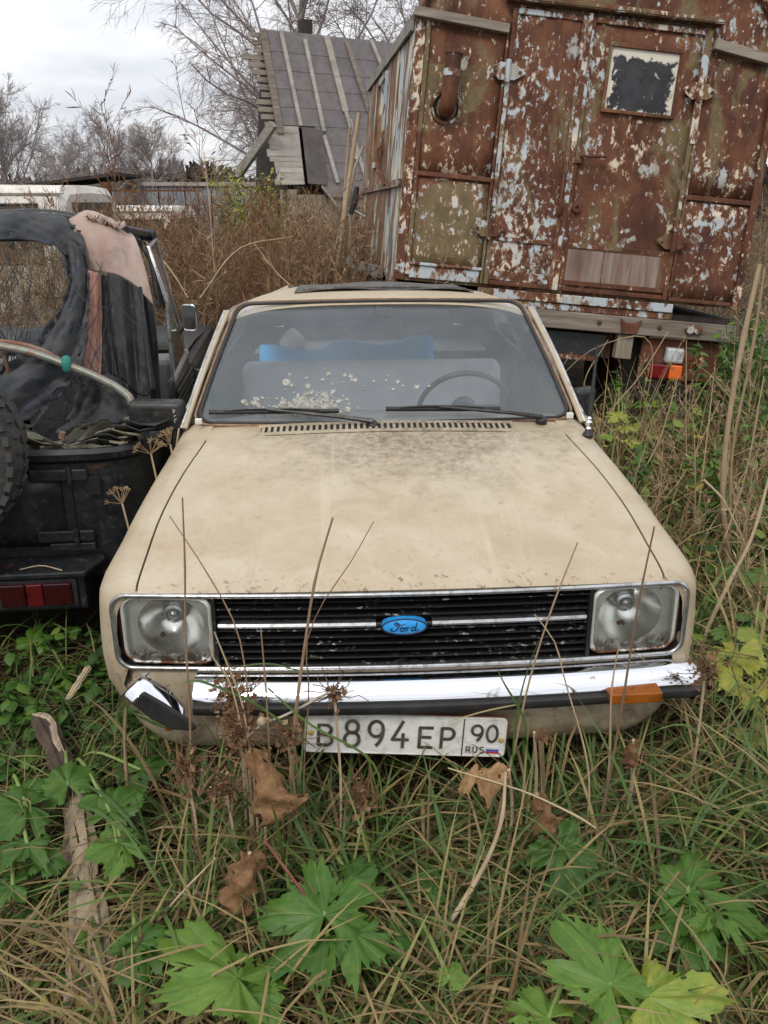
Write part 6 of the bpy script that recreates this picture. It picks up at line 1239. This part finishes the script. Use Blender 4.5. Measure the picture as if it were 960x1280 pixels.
def HOGF(sd):
    q = np.random.default_rng(sd).normal(0, 7, 7); return leaf_mesh(sd, ((q[0], 1.0), (34 + q[1], .66), (66 + q[2], .86), (-32 + q[3], .62), (-64 + q[4], .82), (112 + q[5], .5), (-114 + q[6], .46)), teeth=.12, droop=.34, wdt=20, base=.50)
def ROUNDF(sd): return leaf_mesh(sd, ((0, 1.0), (55, .9), (-55, .9), (112, .8), (-112, .8)), 34, .62, .09, .26, .09)
def BROADF(sd):
    q = np.random.default_rng(sd).normal(0, 6, 5); return leaf_mesh(sd, ((q[0], 1.0), (36 + q[1], .80), (-38 + q[2], .74), (84 + q[3], .58), (-76 + q[4], .62)), 29, .54, .10, .24, .11)
HOG = [HOGF] * 3; ROUND = [ROUNDF] * 3; BROAD = [BROADF] * 2; _OLD =  [leaf_mesh(50 + k, ((0, 1.0), (55, .9), (-55, .9), (112, .8), (-112, .8)), 34, .62, .07, .22, .07) for k in range(3)]
_OLDB = [leaf_mesh(60 + k, ((0, 1.0), (38, .80), (-38, .80), (80, .62), (-80, .62)), 22, .40, .08, .18, .09) for k in range(2)]; MAPLE = leaf_mesh(70, ((0, 1.0), (50, .95), (-50, .95), (105, .6), (-105, .6)), 15, .26, .06, .2, .05); 
def dead_mesh(seed, nu=26, nv=15):
    g_ = np.random.default_rng(seed); u = np.linspace(0, 1, nu)[:, None]; v = np.linspace(-1, 1, nv)[None]; ph = g_.uniform(0, 6, 8)
    wd = (.06 + .19 * np.sin(np.pi * np.clip(u * .92 + .04, 0, 1)) ** .8) * (1 + .22 * np.sin(u * 17 + ph[0] + 2 * np.sign(v)) + .12 * np.sin(u * 41 + ph[1])); ca = 1.7 + .7 * np.sin(u * 5 + ph[2]); a = v * ca
    x = wd * np.sin(a) / ca * 1.5 + .03 * np.sin(u * 9 + ph[3]) + .02 * np.sin(v * 7 + u * 11 + ph[4]); z = -wd * (1 - np.cos(a)) * 1.3 + .05 * np.sin(u * 13 + v * 4 + ph[5]) + .03 * np.sin(v * 9 - u * 6 + ph[6]) + .022 * np.sin(u * 31 + v * 13) + .03 * np.sin(u * 19 - v * 17 + ph[0]) * np.cos(v * 8) + g_.normal(0, .009, (nu, nv)); b = u * 1.5
    y = np.sin(b) / 1.5 + .02 * np.sin(v * 5 + u * 8 + ph[7]); z = z - (1 - np.cos(b)) / 1.5 * .7; V = np.stack(np.broadcast_arrays(x, y, z), -1).reshape(-1, 3); i, j = np.meshgrid(np.arange(nu - 1), np.arange(nv - 1), indexing='ij'); k = (i * nv + j).ravel(); Fq = np.stack([k, k + 1, k + nv + 1, k + nv], -1); Fq = Fq[g_.random(len(Fq)) > .02]; return V, Fq, np.zeros(len(V)), None
DEAD = [dead_mesh(80 + k) for k in range(3)]
def leaf_obj(kind, c, size, az, pitch, roll, tint, parent, mat='leaf', name='leaf', seed=0):
    if callable(kind): kind = kind(seed)
    V, Fq, vn, rr = kind; g_ = np.random.default_rng(seed + 1); o = npmesh(name, V * size, Fq, MAT[mat], parent, smooth=True, attr={'tint': np.clip(tint + .05 * g_.normal(size=len(V)), 0, 1), 'vein': vn})
    o.matrix_local = Matrix.Translation(c) @ Matrix.Rotation(R(az - 90), 4, 'Z') @ Matrix.Rotation(R(pitch), 4, 'X') @ Matrix.Rotation(R(roll), 4, 'Y'); return o
def leaf_plant(name, label, leaves, cat='plant', group=None, stem='green_stem'):
    """leaves: (kind, px, py, size in px, azimuth on the ground, pitch, roll, tint, height)"""
    c0 = on(leaves[0][1], leaves[0][2], 0.0); base = Vector((c0.x, c0.y + .04, 0)); e = empty(name, None, base); tag(e, label, cat, group)
    for i, (kd, px, py, sz, az, pt, rl, tn, zh) in enumerate(leaves):
        sz *= 1.06 if py > 900 else 1; zh += .075 if py > 1040 else .05 if py > 900 else 0; p = on(px, py, zh); depth = (p - CAM).dot(Vector((0, _c, -_s))); s_ = sz * depth / FPX; d = Vector((math.cos(R(az)), math.sin(R(az)), 0)); p = p - d * s_ * .35
        leaf_obj(kd, p - base, s_, az, pt, rl, tn, e, seed=int(px * 7 + py)); q = p - base; G().tube(smooth_path([(0, 0, 0), (q.x * .35, q.y * .35, max(.03, q.z * .8)), q], 8), [.0045] * 8, 6).build('petiole', MAT[stem], e, smooth=60)
    return e
leaf_plant('hogweed', 'large deeply lobed green plant low in the grass at the centre front', [(HOG[0], 402, 1118, 92, 100, 22, 0, .42, .16), (HOG[1], 382, 1180, 80, 205, 5, 12, .36, .13), (HOG[2], 468, 1172, 72, -8, 5, -8, .45, .13), (ROUND[0], 448, 1092, 34, 60, 20, 0, .3, .12)], group='hogweed plants')
leaf_plant('hogweed', 'pale green broad leaf with a bold midrib at the bottom edge', [(BROAD[0], 262, 1215, 108, 160, 14, 10, .58, .12), (BROAD[1], 318, 1252, 62, -50, 5, 0, .52, .1)], group='hogweed plants')
leaf_plant('hogweed', 'single dark green lobed leaf standing in the grass under the number plate side', [(BROAD[1], 712, 1078, 62, -70, -25, 20, .28, .14)], group='hogweed plants')
leaf_plant('hogweed', 'spreading lobed green leaves half hidden by straw, near the frame edge', [(HOG[2], 868, 1098, 74, 55, 15, 0, .45, .13), (HOG[0], 846, 1142, 70, 190, 0, 10, .40, .11), (HOG[1], 915, 1142, 70, -5, 0, -10, .48, .12), (HOG[0], 862, 1186, 58, 255, -8, 0, .38, .09)], group='hogweed plants')
leaf_plant('hogweed', 'big bright green leaves with yellowing holes at the bottom corner', [(BROAD[1], 742, 1206, 88, 115, 20, 0, .52, .15), (BROAD[0], 842, 1240, 98, 15, 10, 0, .74, .13), (BROAD[0], 662, 1268, 62, 165, 10, 0, .6, .1), (HOG[1], 790, 1272, 60, -60, 0, 0, .55, .1)], group='hogweed plants')
leaf_plant('hogweed', 'rounded green leaves in front of the split log, upper clump', [(ROUND[0], 82, 972, 40, 120, 20, 0, .42, .12), (ROUND[1], 190, 958, 36, 30, 15, 0, .34, .08), (ROUND[2], 150, 1006, 42, 60, 20, 0, .40, .12), (ROUND[1], 120, 1000, 30, 200, 10, 0, .45, .1)], group='hogweed plants')
leaf_plant('hogweed', 'bright green leaf pair over the middle of the split log', [(ROUND[2], 136, 1062, 46, 210, 5, 0, .52, .10), (ROUND[0], 158, 1052, 30, 20, 10, 0, .46, .1)], group='hogweed plants')
leaf_plant('hogweed', 'green lobed leaves at the frame edge beside the split log', [(ROUND[1], 12, 1012, 52, 200, 15, 0, .34, .14), (HOG[2], 22, 1066, 46, 250, 5, 0, .30, .1), (ROUND[2], 58, 1078, 30, 300, 5, 0, .34, .07), (ROUND[0], 35, 985, 30, 80, 10, 0, .4, .12), (ROUND[0], 4, 1110, 30, 200, 0, 0, .3, .06)], group='hogweed plants')
leaf_plant('hogweed', 'rounded leaf pair low by the log foot, left of the pale broad leaf', [(ROUND[0], 166, 1196, 46, 240, 0, 0, .36, .08), (ROUND[1], 182, 1170, 34, 40, 10, 0, .36, .1)], group='hogweed plants')
leaf_plant('hogweed', 'small green leaves under the off-roader bumper', [(ROUND[1], 44, 798, 26, 100, 25, 0, .46, .10), (ROUND[2], 92, 788, 15, 60, 20, 0, .4, .1), (ROUND[0], 70, 838, 26, 200, 10, 0, .28, .06), (ROUND[0], 30, 850, 24, 160, 10, 0, .26, .05)], group='hogweed plants')
leaf_plant('hogweed', 'yellow-green ragged leaves beside the bumper end by the headlight', [(BROAD[0], 918, 826, 56, 240, -20, 0, .82, .30), (BROAD[1], 950, 868, 46, 280, -15, 0, .84, .24), (BROAD[0], 935, 796, 34, 120, 20, 0, .74, .32), (ROUND[0], 905, 790, 30, 160, 10, 0, .5, .3)], group='hogweed plants')
leaf_plant('hogweed', 'yellow-green leafy weed just behind the aerial', [(ROUND[0], 770, 520, 20, 100, 20, 0, .82, .45), (ROUND[1], 785, 535, 18, 20, 10, 0, .78, .42), (ROUND[2], 758, 545, 18, 200, 10, 0, .7, .4), (ROUND[0], 792, 552, 16, -40, 0, 0, .85, .38)], group='hogweed plants')
leaf_plant('hogweed', 'green leaves at the frame edge above the yellow ragged leaves', [(BROAD[1], 945, 722, 44, 200, 5, 0, .5, .28), (ROUND[1], 905, 712, 30, 160, 10, 0, .44, .25), (BROAD[0], 952, 928, 40, 270, 0, 0, .72, .15), (BROAD[1], 940, 990, 36, 250, 0, 0, .7, .1)], group='hogweed plants')
leaf_plant('dock', 'plain green oval leaf at the foot of the central straw', [(ROUND[2], 500, 1172, 40, 0, 5, 0, .32, .08), (ROUND[1], 566, 1218, 22, 60, 25, 0, .6, .1), (ROUND[0], 536, 1092, 24, 110, 10, 0, .25, .06), (ROUND[1], 545, 1112, 20, 20, 10, 0, .3, .06)], cat='plant')
for k, (px, py, sz, az, tn, lab) in enumerate(((100, 1238, 30, 240, .98, 'yellow maple leaf fallen beside the foot of the log'), (118, 1268, 24, 200, .95, 'yellow leaf at the bottom edge below the maple leaf'), (62, 1262, 22, 130, .93, 'yellowed leaf in the bottom corner straw'), (500, 962, 24, 80, .90, 'yellow-brown maple leaf lying under the number plate'), (680, 1200, 14, 90, 1.0, 'small yellow leaf between the big green leaves'))):
    c = on(px, py, .05); o = leaf_obj(MAPLE, c, sz * (c - CAM).length / FPX, az, 8, 5 * k, tn, None, name='fallen_leaf', seed=k); tag(o, lab, 'leaf', 'fallen yellow leaves')
# withered brown leaves hanging on stems
def dead(px, py, D, sz, az, pitch, roll, kd, label, seed, tint=.6):
    c = at(px, py, D); s_ = sz * (c - CAM).length / FPX; b = Vector((c.x, c.y + .05, 0)); e = empty('withered_leaf', None, b); tag(e, label, 'leaf', 'withered brown leaves')
    leaf_obj(DEAD[kd], c - b, s_, az, pitch, roll, tint, e, 'dead_leaf', 'leaf_blade', seed); G().tube(smooth_path([(0, 0, 0), ((c - b).x * .4 + .02, -.02, (c - b).z * .6), c - b], 8), .004, 6).build('stalk', MAT['stick_wood'], e, smooth=60)
dead(312, 938, 1.60, 120, -55, -35, 25, 0, 'largest curled brown leaf hanging under the bent bumper end', 1, .62); dead(312, 1066, 1.42, 110, 268, -55, -20, 1, 'crumpled brown leaf standing in the grass below the largest one', 2, .5); dead(636, 962, 1.62, 80, 165, 5, 10, 2, 'ragged brown leaf drooping under the end of the number plate', 3, .8); dead(672, 992, 1.62, 66, -40, -30, 10, 0, 'brown shrivelled leaf in the grass to one side of the plate', 4, .5); dead(792, 925, 1.72, 44, -80, -50, 0, 1, 'small brown leaf by the bumper near the amber lamp', 5, .35); dead(668, 915, 1.68, 36, 30, 0, 0, 2, 'small dead leaf lying against the apron beside the plate', 6, .3)

# dry stalks standing in front of the car
def stalk(name, pts, D, r, label, tint=.5, group='dry stalks in front of the car', mat='stalk', dD=0.0, ground=True, taper=.45):
    P = [at(a, b, D + dD * k) for k, (a, b) in enumerate(pts)]
    if ground:
        d = (P[-1] - P[-2]).normalized(); P.append(Vector((P[-1].x + d.x * .05, P[-1].y + .02, -.02)))
    P = smooth_path(P, 20); o0 = P[-1].copy(); gg = G().tube([p - o0 for p in P], [r * lerp(taper, 1.1, k / 19) * (1.25 if k % 6 == 3 else 1) for k in range(20)], 6); o = gg.build(name, MAT[mat], smooth=70)
    a = o.data.attributes.new('tint', 'FLOAT', 'POINT'); a.data.foreach_set('value', [tint] * len(o.data.vertices)); o.location = o0; return tag(o, label, 'stalk', group)
stalk('dry_stalk', [(228, 622), (231, 700), (232, 800), (237, 880), (240, 1000)], 1.70, .0040, 'straight thin stalk crossing the headlight beside the bent bumper', .45)
stalk('dry_stalk', [(212, 645), (255, 710), (297, 790), (308, 850), (312, 930)], 1.68, .0026, 'thin stalk slanting from the bonnet across the grille end', .55); stalk('dry_stalk', [(416, 647), (395, 720), (382, 800), (370, 890), (362, 1000)], 1.66, .0056, 'thickest dry stalk before the grille, left of the badge', .5); stalk('dry_stalk', [(467, 652), (440, 700), (400, 760), (384, 800), (386, 860), (380, 960)], 1.69, .0022, 'very thin curved stalk bending towards the thickest stalk', .4)
stalk('dry_stalk', [(722, 678), (690, 760), (662, 850), (640, 950), (622, 1020)], 1.70, .0034, 'stalk leaning across the grille from the right-hand lamp to the plate', .65); stalk('dry_stalk', [(818, 658), (797, 760), (778, 880), (764, 960), (752, 1020)], 1.70, .0040, 'dark stalk crossing the headlight above the amber lamp', .25)
stalk('dry_stalk', [(326, 785), (333, 870), (338, 960)], 1.66, .0034, 'short stalk ending before the lower grille', .5); stalk('dry_stalk', [(264, 786), (262, 812), (285, 848), (300, 900)], 1.66, .0034, 'pale broken straw beside the headlight inner edge', .85); stalk('dry_stalk', [(268, 790), (284, 830), (300, 870), (310, 920)], 1.655, .0036, 'pale straw leaning by the broken one', .8); stalk('dry_stalk', [(668, 768), (692, 800), (706, 850), (735, 960)], 1.68, .0030, 'bent pale stem before the lower grille', .8); stalk('dry_stalk', [(774, 805), (766, 850), (762, 950)], 1.74, .0034, 'short stub of straw under the far headlight', .75)
stalk('dry_stalk', [(158, 870), (156, 930), (160, 985)], 1.86, .006, 'upright brown stalk under the bumper corner', .55); stalk('dry_stalk', [(950, 330), (928, 430), (909, 540), (903, 620), (910, 700), (905, 790)], 3.3, .011, 'thick withered stalk rising beside the truck at the frame edge', .7, 'stalks beside the car', taper=.8); stalk('dry_stalk', [(956, 335), (940, 440), (916, 560), (912, 690), (908, 790)], 3.36, .006, 'thinner stalk twisted round the thick withered one', .6, 'stalks beside the car', taper=.8)
stalk('dry_stick', [(962, 596), (938, 676), (908, 735), (884, 788)], 2.6, .0085, 'pale bare stick slanting towards the headlight corner', .95, 'stalks beside the car', taper=.5); stalk('dry_stick', [(936, 690), (922, 660), (900, 620), (880, 600)], 2.7, .004, 'side twig branching from the pale stick', .9, 'stalks beside the car', ground=False)
for k, (pts, D, r, tn) in enumerate((([(858, 425), (858, 560), (868, 700)], 4.0, .004, .7), ([(848, 470), (820, 560), (770, 640)], 4.2, .005, .8), ([(900, 500), (850, 600), (800, 660)], 3.9, .004, .75), ([(955, 470), (930, 600), (880, 740)], 3.2, .004, .8), ([(715, 440), (690, 480), (735, 440), (800, 420)], 5.3, .004, .6), ([(950, 560), (900, 640), (850, 720)], 3.4, .004, .7), ([(760, 425), (730, 480), (748, 540)], 4.6, .005, .65), ([(835, 415), (800, 470), (760, 520)], 4.8, .005, .75))):
    stalk('dry_stalk', pts, D, r, ('straight pale stalk before the truck tail lamp', 'stalk slanting down from the tail lamp to the car wing', 'long straw lying across the nettles', 'pale stalk leaning at the frame edge over the nettles', 'thin arched stalk before the truck chassis', 'stalk lying over the matted straw beside the wing', 'thin stalk behind the aerial', 'thin stalk crossing the truck timber block')[k], tn, 'stalks beside the car')
stalk('red_stem', [(330, 1050), (385, 1125), (430, 1195), (465, 1250)], 1.42, .0055, 'dark red stem slanting through the central grass', .1, 'red stems', 'red_stem', -.04); stalk('red_stem', [(712, 1178), (640, 1205), (570, 1235), (500, 1262)], 1.42, .0055, 'dark red stem lying between the big green leaves', .1, 'red stems', 'red_stem', -.03)
stalk('fallen_straw', [(632, 965), (628, 1020), (590, 1110), (540, 1180), (500, 1225)], 1.55, .0075, 'curved tan stem below the number plate end', .75, 'tan stems', 'stick_wood', -.05); stalk('fallen_straw', [(270, 1072), (215, 1130), (160, 1210), (130, 1275)], 1.5, .004, 'yellow straw slanting across the bottom towards the log', .95, 'tan stems', 'stick_wood', -.05); stalk('fallen_straw', [(560, 960), (680, 1000), (760, 1050)], 1.6, .0032, 'pale straw slanting from under the plate', .95, 'tan stems', 'stalk')
# withered seed-head tangles by the bumper
def tangle(px, py, D, n, spread, label, seed):
    g_ = np.random.default_rng(seed); c = np.array(at(px, py, D)); b = Vector((c[0], c[1], 0)); e = empty('withered_plant', None, b); tag(e, label, 'plant', 'withered seed heads'); P = np.zeros((n, 5, 3)); s0 = g_.normal(0, spread * .2, (n, 3)); d = unit(g_.normal(size=(n, 3)) + np.array([0, 0, .5])); L = g_.uniform(.02, .09, n)
    for k in range(5): P[:, k] = s0 + d * (L * k / 4)[:, None] + g_.normal(0, .004, (n, 3)) + np.array([0, 0, c[2]])
    V, Fq = tubes_np(P, np.full((n, 5), .0012), 3); t_ = np.full(len(V), .4); m_ = n * 3; q = g_.normal(0, 1, (m_, 3)) * np.array([spread, spread * .6, spread * 1.5]) + np.array([0, 0, c[2]]); a, b2, n3 = unit(g_.normal(size=(m_, 3))), unit(g_.normal(size=(m_, 3))), g_.uniform(.003, .012, (m_, 1)); Q = np.stack([q - a * n3, q + b2 * n3, q + a * n3 * .8, q - b2 * n3 * .7], 1); V2 = Q.reshape(-1, 3); F2 = np.arange(m_ * 4).reshape(-1, 4)
    V, Fq2 = merge_np([(V, Fq), (V2, F2)]); tag(npmesh('seed_tangle', V, Fq2, MAT['weed'], e, attr={'tint': np.concatenate([t_, np.repeat(g_.uniform(.2, .85, m_), 4)])}), kind='stuff'); G().tube(smooth_path([(0, 0, -.02), (.01, .01, c[2] * .5), (0, 0, c[2])], 8), .0035, 6).build('stem', MAT['stick_wood'], e, smooth=60)
for k, (px, py, D, n, sp_, lab) in enumerate(((292, 872, 1.70, 60, .022, 'grey-brown seed tangle before the chrome bumper'), (300, 915, 1.66, 70, .026, 'seed tangle below the bumper just above the largest curled leaf'), (418, 868, 1.70, 26, .009, 'small withered tuft at the number plate corner'), (232, 960, 1.66, 40, .020, 'withered tuft in the grass under the bent bumper end'), (360, 925, 1.66, 36, .018, 'brown tuft below the start of the number plate'), (882, 838, 1.86, 40, .020, 'withered tuft hanging on the bumper end'), (282, 985, 1.6, 40, .02, 'tuft at the foot of the seed tangle stems'), (450, 1000, 1.7, 30, .02, 'tuft in shade under the middle of the plate'))): tangle(px, py, D, n, sp_, lab, 90 + k)
pods = empty('seed_pod', None, on(327, 902, .0)); pods.location = at(327, 902, 1.66); tag(pods, 'round dried seed pod on a grey twig before the bumper', 'seed pod'); G().lathe([(.001, -.011), (.008, -.008), (.0115, 0), (.009, .007), (.003, .012), (.001, .014)], 12).build('pod', MAT['stick_wood'], pods, smooth=60); p0 = Vector(pods.location); G().tube(smooth_path([at(302, 930, 1.64) - p0, (0, 0, -.008), at(352, 896, 1.67) - p0, at(410, 866, 1.69) - p0], 12), .0032, 6).build('twig', MAT['wood_z'], pods, smooth=60)
# white umbel heads of dry stalks beside the off-roader
for k, (px, py, D) in enumerate(((188, 560, 2.62), (152, 622, 2.45), (212, 548, 2.7))):
    c = at(px, py, D); u_ = empty('dry_umbel', None, (c.x, c.y, 0)); tag(u_, ('dry umbel head above the beige wing', 'lower dry umbel beside the black tub', 'small dry umbel nearest the black mirror')[k], 'umbel', 'dry umbels between the vehicles'); g_ = np.random.default_rng(k); P = np.zeros((10, 4, 3)); d = unit(g_.normal(size=(10, 3)) * np.array([1, 1, .3]) + np.array([0, 0, 1.1])) * .045
    for j in range(4): P[:, j] = np.array([0, 0, c.z - .02]) + d * j / 3
    Q, _, _ = grow(P, 7, .35, 40, 3, .95, 1.0, .05, .1, g_, .1); V, Fq = merge_np([tubes_np(P, np.full((10, 4), .0012), 3), tubes_np(Q, np.full((len(Q), 3), .0016), 3)]); npmesh('umbel_rays', V, Fq, MAT['weed'], u_, attr={'tint': np.full(len(V), .85)}); G().tube(smooth_path([(.05, .04, 0), (.03, .02, c.z * .6), (0, 0, c.z - .02)], 8), .003, 6).build('stem', MAT['stick_wood'], u_)
# ---- leafy ground cover: nettles on the right, ground ivy on the left
def cover(n, xr, yr, hr, lsz, tint, seed, per=9, m=0.05, dens=None):
    g_ = np.random.default_rng(seed); x = g_.uniform(*xr, n); y = g_.uniform(*yr, n); k = ~blocked(x, y, m)
    if dens is not None: k &= g_.random(n) < dens(x, y)
    x, y = x[k], y[k]; n = len(x); h = g_.uniform(*hr, n); K = 5; P = np.zeros((n, K, 3)); f = np.linspace(0, 1, K); ln = g_.normal(0, .2, (n, 2)); P[..., 0] = x[:, None] + ln[:, :1] * h[:, None] * f; P[..., 1] = y[:, None] + ln[:, 1:] * h[:, None] * f; P[..., 2] = h[:, None] * f
    parts = [tubes_np(P, np.full((n, K), .0025), 3)]; tn = [np.full(len(parts[0][0]), .35)]
    t_ = g_.uniform(.2, 1, (n, per)); fi = t_ * (K - 1); i = np.minimum(fi.astype(int), K - 2); fr = (fi - i)[..., None]; ii = np.arange(n)[:, None]; base = (P[ii, i] * (1 - fr) + P[ii, i + 1] * fr).reshape(-1, 3); a = g_.uniform(0, 2 * np.pi, len(base)); sz = g_.uniform(*lsz, len(base)); el = g_.normal(-.05, .35, len(base)); D = np.stack([np.cos(a) * np.cos(el), np.sin(a) * np.cos(el), np.sin(el)], -1); S = np.stack([-np.sin(a), np.cos(a), g_.normal(0, .2, len(a))], -1); U = np.cross(S, D)
    fl = np.array([0, .2, .45, .75, 1.0]); wl = np.array([.10, .62, .78, .45, .02]); C = base[:, None] + D[:, None] * (sz[:, None] * (fl + .15))[..., None] - np.array([0, 0, 1]) * (sz[:, None] * .35 * fl ** 2)[..., None]
    W = (sz[:, None] * wl)[..., None] * .5; V = np.stack([C - S[:, None] * W + U[:, None] * W * .3, C, C + S[:, None] * W + U[:, None] * W * .3], 2).reshape(-1, 3); N2 = len(base); b = (np.arange(N2) * 15)[:, None, None] + (np.arange(4) * 3)[None, :, None] + np.arange(2)[None, None, :]; F2 = np.stack([b, b + 1, b + 4, b + 3], -1).reshape(-1, 4)
    parts.append((V, F2)); tn.append(np.repeat(np.clip(g_.normal(tint[0], tint[1], N2), 0, 1), 15)); V, Fq = merge_np(parts); return V, Fq, np.concatenate(tn)
def cov_obj(name, lst, label):
    V, Fq = merge_np([(a, b) for a, b, c in lst]); T = np.concatenate([c for a, b, c in lst]); return tag(npmesh(name, V, Fq, MAT['leaf'], smooth=True, attr={'tint': T, 'vein': np.zeros(len(V))}), label, 'ground cover', kind='stuff')
cov_obj('nettles', [cover(300, (2.15, 4.6), (4.7, 7.4), (.35, .9), (.035, .085), (.34, .18), 1, 20, dens=lambda x, y: np.clip((x - 1.9) * 1.3, .1, 1)), cover(150, (1.0, 2.3), (3.2, 5.8), (.2, .55), (.035, .075), (.45, .2), 2, 15), cover(60, (2.2, 3.4), (3.4, 5.0), (.2, .6), (.035, .08), (.55, .22), 3, 14), cover(60, (-1.1, -.72), (3.9, 5.2), (.4, .85), (.07, .14), (.35, .1), 4, 10, .0), cover(70, (1.0, 2.2), (2.0, 3.6), (.12, .36), (.035, .075), (.5, .22), 5, 13)], 'green nettles and leafy weeds along the truck and beside the car')
cov_obj('ground_ivy', [cover(420, (-1.9, -.62), (1.55, 2.95), (.03, .14), (.025, .055), (.34, .14), 6, 8, .0), cover(170, (-1.3, -.55), (1.2, 1.7), (.02, .10), (.02, .05), (.36, .16), 7, 7), cover(150, (-.55, 1.5), (1.2, 1.95), (.02, .14), (.02, .045), (.42, .2), 8, 7)], 'low green ground ivy on the soil beside the log and under the bumper')
bsh = cover(130, (-.28, .32), (-.4, .4), (1.2, 2.45), (.05, .10), (.78, .08), 9, 30, -9); p = at(303, 240, 17.5); o = npmesh('green_bush', bsh[0] * np.array([1, 1, .95]), bsh[1], MAT['leaf'], attr={'tint': bsh[2], 'vein': np.zeros(len(bsh[0]))}); o.location = (p.x, p.y, 0); tag(o, 'yellow-green bush at the open gable of the barn', 'bush')
# ---- split log on the left
def log(name, pts, r, mat, label, n=16, flat=.7, seed=0):
    P = smooth_path([on(a, b, z) for a, b, z in pts], 26); o0 = P[-1].copy(); rr_ = random.Random(seed); g_ = G(); V = []
    for i, p in enumerate(P):
        t_ = (P[min(i + 1, 25)] - P[max(i - 1, 0)]).normalized(); x = t_.cross(Vector((0, 0, 1))).normalized(); y = x.cross(t_); rad = r * (1 + .12 * math.sin(i * .9 + seed)) * (.25 + .75 * min(1, i / 2.0)) * (.55 + .45 * min(1, (25 - i) / 4))
        V.append([p - o0 + x * rad * math.cos(6.283 * j / n) * (1 + .22 * math.sin(j * 2.6 + seed) + .10 * math.sin(j * 5.7)) + y * rad * flat * math.sin(6.283 * j / n) * (1 + .22 * math.sin(j * 3.7 + seed)) for j in range(n)])
    g_.grid(V, close=True); g_.add(V[0], [tuple(range(n))]); g_.add(V[-1], [tuple(range(n))]); o = g_.build(name, MAT[mat], smooth=45); o.location = o0; return tag(o, label, 'log', 'pieces of the split log')
log('split_log', [(98, 990, .11), (100, 1040, .10), (105, 1100, .08), (118, 1180, .06), (135, 1290, .04)], .034, 'bark_log', 'split grey log lying towards the bottom edge among green leaves', seed=1); log('split_log', [(46, 893, .14), (62, 920, .13), (80, 965, .11), (96, 1010, .09)], .026, 'dark_bark', 'dark upper piece of log with a pale cut end', seed=2); log('split_log', [(110, 1090, .06), (122, 1170, .05), (138, 1230, .04), (165, 1300, .03)], .026, 'dark_bark', 'dark strip of bark lying against the split log', seed=3); log('split_log', [(40, 893, .15), (56, 896, .15), (72, 930, .14), (80, 945, .13)], .010, 'bark_log', 'pale splinter along the dark upper log piece', seed=4); log('broken_branch', [(112, 832, .10), (100, 850, .09), (84, 875, .06)], .010, 'stick_wood', 'short broken branch under the off-roader', seed=5); log('split_log', [(96, 1110, .09), (92, 1170, .07), (84, 1260, .05)], .010, 'bark_log', 'thin pale splinter on the side of the split log', seed=6)
# long loose straws on top of the grass, drawn as individual blades
def blade(pts, D, w_, tn, label, dz=-.03):
    P = np.array([list(at(a, b, D + dz * k)) for k, (a, b) in enumerate(pts)]); Q = np.array([list(p) for p in smooth_path(P, 14)]); o0 = Q[0].copy(); Q = (Q - o0)[None]; S = np.array([[.75, .3, .55]]); S = unit(S); V, Fq = ribbons_np(Q, (w_ * np.sin(np.linspace(.35, 3.0, 14)) ** .6)[None], S); o = npmesh('grass_blade', V, Fq, MAT['strands'], smooth=True, attr={'tint': np.full(len(V), tn)}); o.location = o0; return tag(o, label, 'grass blade', 'single long grass blades')
blade([(395, 935), (300, 870), (270, 858), (240, 850), (205, 872)][::-1], 1.66, .007, .82, 'green blade arching over the bent bumper end', 0); blade([(372, 838), (340, 830), (290, 836), (250, 855)], 1.70, .006, .84, 'green blade curving below the headlight', 0); blade([(640, 960), (645, 900), (662, 830), (675, 798)], 1.68, .007, .8, 'upright green blade crossing the bumper beside the plate', 0); blade([(660, 950), (655, 900), (628, 850), (622, 838)], 1.69, .006, .82, 'green blade bent before the bumper', 0); blade([(650, 880), (610, 888), (560, 902)], 1.70, .008, .46, 'straw blade lying across the plate corner', 0); blade([(780, 985), (800, 925), (850, 905), (900, 965)], 1.72, .007, .78, 'green blade bowed below the amber lamp', 0); blade([(335, 860), (380, 900), (470, 960), (480, 1020)], 1.60, .006, .8, 'green blade falling through the seed tangles', -.02)
